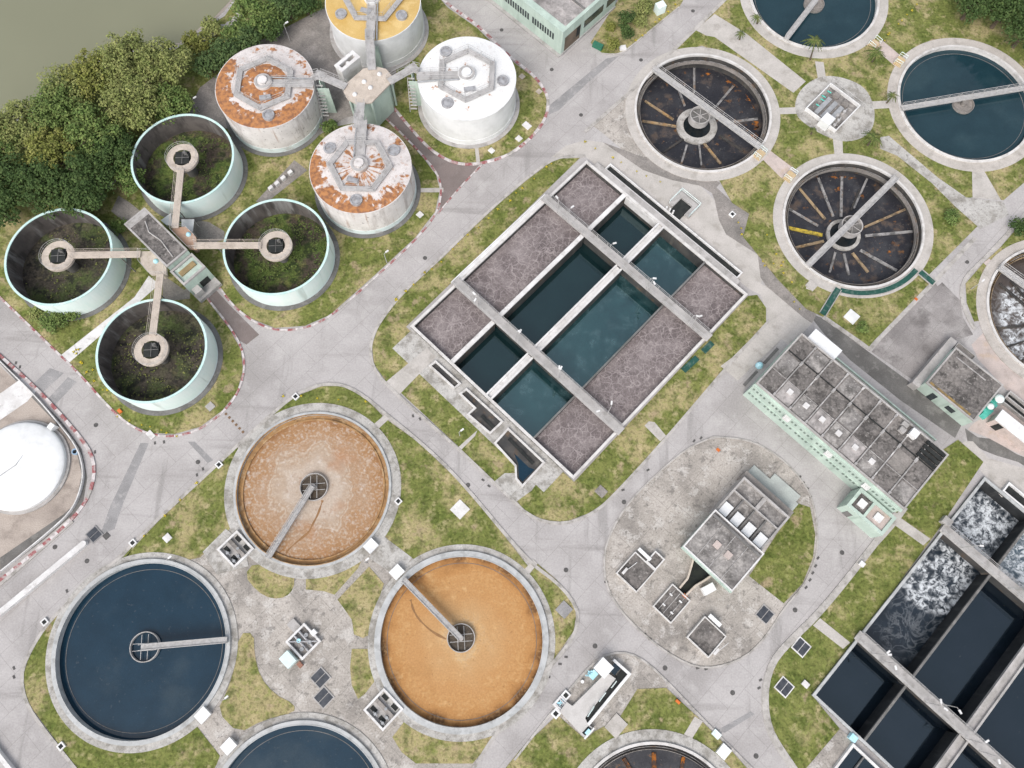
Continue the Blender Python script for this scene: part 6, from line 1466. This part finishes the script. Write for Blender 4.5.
pad(718, 450, .6, .4, 'small orange marker left on the oval yard near its top', ORANGE, .015, .2)
pad(120.5, 411.5, .7, .5, 'small orange cone base on the lawn left kerb below the weedy tank', ORANGE, .06, .35)
pad(677.5, 701.5, .7, .4, 'small red marker on the kerb by the bottom lawn path', ORANGE, .06, .3)
pad(915.5, 299.5, .5, .35, 'small red marker on the kerb near the green covered channel', ORANGE, .06, .25)
pad(811, 286, 1.6, 1.4, 'pale pad at the apron edge of the troughed drained tank', PATH, .09, .2)
# dark double grates
def grate(px, py, s, label, frame=CONC):
    p = g2(px, py); root = thing('floor_grate', label, 'grate', (p.x, p.y, .012))
    MB().box(p, s+.3, s+.3, ANG1, .014, .13).build('frame', frame, root)
    a, b = p-E1*s*.26, p+E1*s*.26
    MB().box(a, s*.47, s*.96, ANG1, .14, .17).build('grate_panel', GRATE, root); MB().box(b, s*.47, s*.96, ANG1, .14, .17).build('grate_panel', GRATE, root)
grate(320.5, 677.8, 2.0, 'dark square grate on the plaza, upper of the two beside the small pit')
grate(323.8, 697.5, 2.0, 'dark square grate on the plaza, lower of the two beside the small pit')
grate(764.7, 614.5, 1.9, 'dark square grate at the lower corner of the oval lawn')
grate(801, 647, 1.9, 'dark square grate on the kerb side of the deep basin lawn, upper one', WHITEC)
grate(784, 687, 1.9, 'dark square grate in the middle of the lower deep basin lawn', WHITEC)
grate(94.5, 534.5, 1.7, 'dark square grate in the road above the dark blue tank', PATCH)

# gutter boxes: small white frames with a dark opening
def gully(px, py, label):
    p = g2(px, py); root = thing('gully_box', label, 'gully', (p.x, p.y, .06), 'white gully boxes on the lawn edges')
    MB().box(p, .95, .95, ANG1, .06, .34).build('frame', WHITE, root); MB().box(p, .55, .55, ANG1, .35, .36).build('opening', DARK, root)
for px, py in [(296, 397), (219.5, 465), (398.5, 501.5), (133.5, 543), (45.5, 622), (62, 746), (732, 215)]: gully(px, py, 'small white gully box with a dark opening beside a lawn edge')

# landing boxes on the tank rims
def rimbox(label, px, py, t, mt=PURE, l=1.7, w=1.5, h=.9, edge=None):
    p = g2(px, py, .7); a = math.atan2(p.y-t.c.y, p.x-t.c.x)
    root = thing('landing_box', label, 'box', (p.x, p.y, .1))
    MB().box(p, w, l, a, .1, h).build('body', edge or WHITEC, root); MB().box(p, w+.12, l+.12, a, h, h+.08).build('lid', mt, root)
    return root
rimbox('white landing box on the rim of the pale brown tank', 371, 546, tA)
rimbox('white landing box where the bridge meets the orange tank rim', 397, 572, tB)
rimbox('white landing box on the lower right rim of the whole dark blue tank', 203, 715, tC)
rimbox('white landing box on the rim of the cut off dark blue tank', 229, 746, tC2)
for lb, px, py, t in (('ochre landing deck with cyan rails on the road-side drained tank', 759.5, 154, tD), ('ochre landing deck with cyan rails on the troughed tank', 790, 176, tE), ('ochre landing deck with cyan rails on the bridged teal tank', 900, 61, tF), ('ochre landing deck with cyan rails at the edge of the top teal tank', 874, 44, tG)):
    p = g2(px, py, .5); a = math.atan2(p.y-t.c.y, p.x-t.c.x); root = thing('landing_deck', lb, 'deck', (p.x, p.y, .1))
    MB().box(p, 1.5, 1.9, a, .1, .5).build('deck', YPAINT, root)
    d = Vector((math.cos(a), math.sin(a))); n_ = Vector((-d.y, d.x))
    for sg in (-1, 1):
        m = MB(); m.rail(p-d*.7+n_*.9*sg, p+d*.7+n_*.9*sg, .5, r=.05, step=.7); m.build('handrail', CYAN, root)

# ------------------------------------------------------------------ open chambers with pipework
def chamber(label, px, py, s, seed, zt=.7, layout='cross', ang=None, sy=None, name='valve_pit', wallm=WHITEC):
    p = g2(px, py, zt); rnd = random.Random(seed); u, v = p.dot(E1), p.dot(E2); h = s/2; hv = (sy or s)/2
    root = thing(name, label, 'pit', (p.x, p.y, .012))
    m = MB(); m.frame(u-h, u+h, v-hv, v+hv, .3, .012, zt); m.build('wall', wallm, root)
    m = MB(); m.uv(u-h+.3, u+h-.3, v-hv+.3, v+hv-.3, .013, .1); m.build('floor', CONC if layout == 'four' else ROOF_MD, root)
    if layout == 'four':
        m = MB(); m.uv(u-h+.31, u+h-.31, v-.12, v+.45, .1, zt-.1); m.build('cross_slab', OLDPAVE, root)
        for a, b in ((-.5, .6), (.45, .6), (-.5, -.5), (.4, -.55)):
            m = MB(); m.uv(u+a*h-.5, u+a*h+.5, v+b*hv-.3, v+b*hv+.3, .101, .16); m.build('opening', DARK, root)
        for a, b in ((.1, .15), (.55, -.2), (-.2, -.6), (.6, -.65)):
            q = W(u+a*h, v+b*hv); m = MB(); m.cyl(q, .22, .1, zt+.1, 10); m.tube([(*(q-E1*.45), .5), (*(q+E1*.45), .5)], .1, 6); m.build('valve', PIPE, root)
    else:
        m = MB(); m.tube([(*W(u-h+.3, v-.4), .45), (*W(u+h-.3, v-.4), .45)], .16, 8); m.build('pipe', STEEL, root)
        m = MB(); m.tube([(*W(u-h+.3, v+.5), .45), (*W(u+h-.3, v+.5), .45)], .16, 8); m.build('pipe', STEEL, root)
        m = MB(); m.tube([(*W(u-h+.4, v-hv+.4), zt-.1), (*W(u+h-.4, v+hv-.4), zt-.1)], .1, 6); m.build('pipe', STEEL, root)
        for a, b in ((-.3, -.2), (.4, .3), (-.2, .5), (.35, -.45)):
            q = W(u+a*h, v+b*hv); m = MB(); m.cyl(q, .25, .1, zt-.05, 10); m.ring(q, .2, .3, zt-.05, zt+.02, 12); m.build('valve', LTBLUE if rnd.random() < .3 else PIPE, root)
    return root
chamber('white walled valve pit touching the lower left rim of the pale brown tank', 235.3, 549, 4.0, 1, layout='four')
chamber('white walled valve pit touching the lower left rim of the orange tank', 383.3, 709.5, 4.1, 2, layout='four')
chamber('white walled pit with crossed pipes in the middle of the plaza', 303, 641.5, 3.7, 3)
solo('switch_cabinet', MB().box(g2(288, 659.5, 1.2), 2.0, 1.6, ANG1, .012, 1.5), mat('pale_mint_sheet', (.62, .72, .70), (.56, .66, .64), 1), 'pale mint switch cabinet on the plaza beside the crossed pipes pit', 'cabinet', (*g2(288, 659.5, 1.2), .012))
pad(300.5, 664.5, .8, .6, 'small rusty box between the mint cabinet and the plaza grate', mat('rusty_box', (.25, .12, .09), (.3, .17, .12), 2), .012, .5)
pad(295, 626, 1.9, 1.3, 'low grey concrete block at the upper end of the crossed pipes pit', CONC, .012, .5)
pad(314.5, 632.5, .8, .8, 'small white block against the crossed pipes pit', WHITE, .012, .7)
# equipment frame on the round yard
F7 = lambda p: T7(780, 60, [p])[0]
q = [UV(*F7(p), .9) for p in [(350, 160), (182, 335), (568, 310), (395, 492)]]
u0 = (q[0][0]+q[1][0])/2; u1 = (q[2][0]+q[3][0])/2; v0 = (q[1][1]+q[3][1])/2; v1 = (q[0][1]+q[2][1])/2
root = thing('pump_pit', 'white framed pump pit with long grey ducts on the round yard', 'pit', (*W((u0+u1)/2, (v0+v1)/2), .1))
m = MB(); m.frame(u0, u1, v0, v1, .18, .1, .9); m.build('wall', WHITE, root)
m = MB(); m.uv(u0+.18, u1-.18, v0+.18, v1-.18, .1, .2); m.build('floor', ROOF_MD, root)
for k in range(3):
    m = MB(); uc = u0+(u1-u0)*(.28+.2*k); m.uv(uc-.42, uc+.42, v0+.6, v0+(v1-v0)*.66, .2, .75); m.build('duct', PIPE, root)
for a, b in ((.35, .83), (.68, .78)):
    m = MB(); uc = u0+(u1-u0)*a; vc = v0+(v1-v0)*b; m.uv(uc-.6, uc+.6, vc-.45, vc+.45, .2, .9); m.build('duct_box', OLDPAVE, root)
for a, b in ((.08, .8), (.1, .5), (.12, .3), (.06, .6)):
    m = MB(); m.tube([(*W(u0+(u1-u0)*a, v0+(v1-v0)*b), .5), (*W(u0+(u1-u0)*a+.8, v0+(v1-v0)*b), .6)], .12, 8); m.build('pipe', TEAL, root)
for a, b in ((.85, .3), (.8, .6), (.86, .12), (.74, .4)):
    q_ = W(u0+(u1-u0)*a, v0+(v1-v0)*b); m = MB(); m.cyl(q_, .28, .2, .8, 12); m.tube([(*q_, .6), (*(q_+E2*.8), .6)], .1, 6); m.build('valve', GALV, root)
m = MB(); m.rail(W(u0, v1+.5), W(u1+.5, v1+.5), .1, r=.04); m.build('handrail', GALV, root)
p = g2(*F7((322, 432)), 1.0)
solo('switch_cabinet', MB().box(p, 1.9, 2.0, ANG1, .1, 1.9), PURE, 'white switch cabinet at the lower corner of the round yard pump pit', 'cabinet', (*p, .1))

# ------------------------------------------------------------------ channel chamber at the bottom
Q7 = lambda p: T7(535, 640, [p])[0]
zt = .8
root = thing('screen_chamber', 'pale L shaped platform with one long black slot, beside the bottom lawn', 'chamber', (*g2(*Q7((400, 420))), 0))
P = GP([Q7(p) for p in [(262, 462), (430, 285), (520, 330), (345, 555), (378, 590), (352, 690), (172, 500), (222, 432)]], zt)
P = GP([Q7(p) for p in [(262, 462), (500, 225), (565, 270), (350, 545), (372, 590), (400, 610), (352, 690), (172, 500), (222, 432)]], zt)
m = MB(); m.prism(P, .012, zt-.02); m.build('platform', mat('pale_platform', (.50, .48, .46), (.44, .42, .40), .6, fine=.06), root)
S = [g2(*Q7(p), zt) for p in [(605, 205), (355, 552), (378, 572), (650, 240)]]
m = MB(); m.sheet(S, zt-.3); m.build('channel_water', DARK, root)
A, B2 = g2(*Q7((660, 238)), zt), g2(*Q7((372, 590)), zt)
m = MB(); m.beam(A, B2, .4, .012, zt+.1); m.beam(g2(*Q7((548, 138)), zt), g2(*Q7((668, 245)), zt), .4, .0125, zt+.103); m.beam(g2(*Q7((345, 690)), zt), g2(*Q7((412, 615)), zt), .25, .0127, zt+.1); m.build('channel_wall', WHITE, root)
m = MB(); m.sheet([g2(*Q7(p), zt) for p in [(560, 157), (603, 195), (557, 248), (517, 210)]], zt-.1); m.build('side_water', W_DEEP, root)
m = MB(); m.sheet([g2(*Q7(p), zt) for p in [(372, 600), (393, 618), (350, 668), (328, 648)]], zt-.01); m.build('side_opening', DARK, root)
m = MB(); m.box(g2(*Q7((368, 640)), zt), .8, .5, GA, zt, zt+.4); m.build('lid', LTBLUE, root)
for a, b in (((565, 285), (530, 330)), ((490, 365), (445, 425)), ((410, 460), (365, 530))):
    m = MB(); m.rail(g2(*Q7(a), zt), g2(*Q7(b), zt), zt, h=.8, r=.05, step=.8); m.build('handrail', CYAN, root)
p = g2(*Q7((480, 195)), 2.2)
root = thing('white_hut', 'white roofed hut at the upper end of the black slot', 'hut', (*p, .012))
MB().box(p, 1.9, 1.9, ANG1, .012, 2.1).build('wall', WHITE, root); MB().box(p, 2.1, 2.1, ANG1, 2.1, 2.2).build('roof', PURE, root); MB().box(p-E2*.96, .8, .06, ANG1, .05, 1.9).build('door', STEEL, root)
p = g2(*Q7((410, 245)), .8)
m = MB(); rnd = random.Random(9)
for k in range(7):
    a = Vector((rnd.uniform(-.6, .6), rnd.uniform(-.4, .4))); m.tube([(*(p+a), .05), (*(p+a+Vector((rnd.uniform(-.9, .3), rnd.uniform(-.3, .6)))), rnd.uniform(.5, 1))], .1, 6)
m.box(p, 1.2, .9, GA, .012, .4)
solo('pipe_heap', m, LTBLUE, 'heap of pale blue plastic pipes beside the white roofed hut', 'pipes', (*p, .012))
for lb, pt, s in (('small white frame with a black hole, upper one at the platform toe', (216, 386), 1.1), ('small white frame with a black hole, lower one at the platform toe', (145, 515), 1.1)):
    p = g2(*Q7(pt), .4); root = thing('gully_box', lb, 'gully', (*p, .012)); MB().box(p, s, s, ANG1, .012, .4).build('frame', WHITE, root); MB().box(p, s*.55, s*.55, ANG1, .41, .42).build('opening', DARK, root)
chamber('small white frame with pipework between the two black hole boxes', *Q7((180, 450)), 1.7, 8, .5)
solo('bollard', MB().cyl(g2(*Q7((328, 288))), .25, .012, .7, 12), WHITE, 'single white bollard on the paving left of the white roofed hut', 'bollard', (*g2(*Q7((328, 288))), .012))

# neighbour channels at the bottom right
u0, v1 = UV(853, 743, .6); v1 = min(v1, RV0-.4)
root = thing('channel_basin', 'dark channel basin cut by the bottom edge, next to the deep basin', 'channel basin', (*W(u0+9, v1-6), 0))
m = MB(); m.frame(u0, u0+18, v1-13, v1, .35, .012, .7); m.build('outer_wall', WHITEC, root)
for k in range(2):
    m = MB(); m.uv(u0+2.2+k*2.4, u0+2.4+k*2.4, v1-12.6, v1-.36, .012, .55); m.build('divider', DKCONC, root)
m = MB(); m.uv(u0+.36, u0+17.6, v1-12.6, v1-.36, .014, .2); m.build('water', W_DEEP, root)
q = UV(1009, 482, .5)
m = MB(); u0, v1 = q
root = thing('inlet_channel', 'short black slot cut by the right edge above the deep basin', 'water channel', (*W(u0+5, v1-1), 0))
m = MB(); m.frame(u0, u0+12, v1-1.9, v1, .25, .01, .6); m.build('channel_wall', WHITE, root)
m = MB(); m.uv(u0+.26, u0+11.7, v1-1.65, v1-.25, .012, .1); m.build('water', DARK, root)
# inlet yard above the deep basin
sheet('inlet_yard', T(905, 380, [(460, 470), (520, 470), (640, 600), (960, 690), (1000, 900), (740, 900), (575, 690), (405, 575), (300, 620), (360, 540)], 7.68), .0125, PATH)

# meter boxes in a row on the digester lawn
for i, (px, py) in enumerate([(270.5, 187.6), (276.8, 183), (283, 177.6), (290, 172)]):
    p = g2(px, py, .7); solo('meter_box', MB().box(p, .8, .6, GA, .085, .8), WHITE, 'small white meter box in the row of four between cyan and rusty tanks', 'meter box', (*p, .085), 'row of four white meter boxes')

# ------------------------------------------------------------------ gas holder compound, lower left
gz = .9
c = g2(19, 466, gz); R = (g2(65, 468, gz)-c).length*.97
root = thing('gas_holder', 'round white gas holder cut by the left edge, inside the brown compound', 'gas holder', (*c, 0))
MB().ring(c, R-.3, R, 0, gz, 96, inner=False, top=False).build('wall', PURE, root)
MB().dome(c, R, gz, .8, 96, 10).build('roof', PURE, root, smooth=True)
m = MB(); m.ring(c, R, R+.5, 0, .3, 96, inner=False); m.build('plinth', CONC, root)
m = MB(); a, b = c+Vector((R*.25, R*.55)), c+Vector((-R*.3, -R*.25)); m.tube([(a.x, a.y, gz+.55), (c.x, c.y, gz+.86), (b.x, b.y, gz+.8)], .05, 6); m.build('seam_cable', PIPE, root)
m = MB(); p = c+Vector((R*.52, R*.86)); m.beam(p, p+Vector((.5, .8)), .9, 0, gz+.4); m.build('ladder_tower', PURE, root)
wl = T(0, 360, [(-60, -60), (28, 30), (120, 118), (195, 205), (272, 300), (294, 370), (294, 430), (262, 520), (190, 590), (0, 745), (-60, 790)])
P = chaikin_open(GP(wl), 2)
m = MB()
for a, b in zip(P, P[1:]): m.beam(a, b, .16, .012, .6)
solo('compound_wall', m, WHITEC, 'low pale wall curving round the brown gas holder compound', 'wall', (*P[len(P)//2], .012))
p = g2(74.5, 451.5, .5); m = MB(); m.ring(p, .34, .5, .012, .5, 20); root = thing('well_ring', 'small blue ring well in the compound ditch', 'well', (*p, .012)); m.build('ring', mat('blue_grey_ring', (.25, .36, .48), (.3, .4, .5), 1), root); MB().cyl(p, .34, .012, .2, 16).build('opening', DARK, root)
# the long white barrier in the lower left road
bl = [g2(0, 612, .8), g2(83, 543.5, .8)]
m = MB(); m.beam(bl[0]-(bl[1]-bl[0]).normalized()*6, bl[1], .85, .005, .8); m.cyl(bl[1], .425, .006, .79, 20)
solo('road_barrier', m, WHITEC, 'long low white barrier dividing the road above the dark blue tank', 'barrier', (*((bl[0]+bl[1])/2), .005))
bl = [g2(-12, 742, .8), g2(14, 775, .8)]
solo('road_barrier', MB().beam(bl[0], bl[1], .6, .005, .8), WHITEC, 'short white barrier end at the lower left corner', 'barrier', (*((bl[0]+bl[1])/2), .005))
kerb([(-40, 615), (0, 583), (29, 558), (72, 520)], w=1.0, h=.18)
# road hump studs
for i, (a, b) in enumerate([((226, 414), (243, 432))]):
    for k in range(6):
        p = g2(a[0]+(b[0]-a[0])*k/5, a[1]+(b[1]-a[1])*k/5); solo('road_stud', MB().box(p, .38, .38, GA, .005, .05), mat('brown_stud', (.16, .10, .06), (.2, .13, .08), 2), 'square brown road stud in the row across the junction road', 'road stud', (*p, .005), 'row of road studs')
# slender poles seen beside the yards
for i, (px, py, h, lb) in enumerate([(192, 100, 3.5, 'white topped pole in the brown yard between trees and cyan tank'), (284, 25, 4.5, 'white lamp pole among the hedge bushes'), (384, 254, 3.5, 'slim white lamp pole on the road edge by the square basin strip'), (166.5, 560, 3.2, 'slim white lamp pole on the lawn above the dark blue tank'), (364, 562, 2.5, 'short white lamp post on the rim path of the pale brown tank'), (459, 432.5, 2.5, 'short white lamp post at the grass path below the square basin'), (223, 700, 2.6, 'short white lamp post at the plaza lawn by the dark blue tank'), (980, 283, 2.6, 'short white lamp post on the small lawn by the foam tank')]):
    p = g2(px, py, h); make_lamp('lamp_post', lb, (*p, .06), 'lamp posts beside the yards', h)
# ------------------------------------------------------------------ daylight under a bright overcast
w = bpy.data.worlds.new('World'); sc.world = w; w.use_nodes = True
nt = w.node_tree; bg = nt.nodes['Background']
sky = nt.nodes.new('ShaderNodeTexSky'); sky.sky_type = 'NISHITA'; sky.sun_disc = False
SUN_EL, SUN_AZ = math.radians(50), math.radians(205)
sky.sun_elevation = SUN_EL; sky.sun_rotation = SUN_AZ
sky.air_density = 1.0; sky.dust_density = 3.0; sky.ozone_density = 1.0
hs = nt.nodes.new('ShaderNodeHueSaturation'); hs.inputs['Saturation'].default_value = .4   # a white overcast
nt.links.new(sky.outputs[0], hs.inputs['Color']); nt.links.new(hs.outputs[0], bg.inputs[0]); bg.inputs[1].default_value = .15
sl = bpy.data.lights.new('sun', 'SUN'); sl.energy = 1.1; sl.angle = math.radians(38); sl.color = (1, .95, .9)
so = bpy.data.objects.new('sun', sl); COL.objects.link(so)
d = Vector((math.sin(SUN_AZ)*math.cos(SUN_EL), math.cos(SUN_AZ)*math.cos(SUN_EL), math.sin(SUN_EL)))
so.rotation_euler = d.to_track_quat('Z', 'Y').to_euler(); so.location = (0, 0, 150)
sc.view_settings.view_transform = 'Standard'; sc.view_settings.look = 'None'
sc.view_settings.gamma = 1; sc.view_settings.use_curve_mapping = False
sc.view_settings.exposure = .66
sc.render.engine = 'CYCLES'
sc.render.resolution_x = 1024; sc.render.resolution_y = 768
sc.cycles.max_bounces = 6
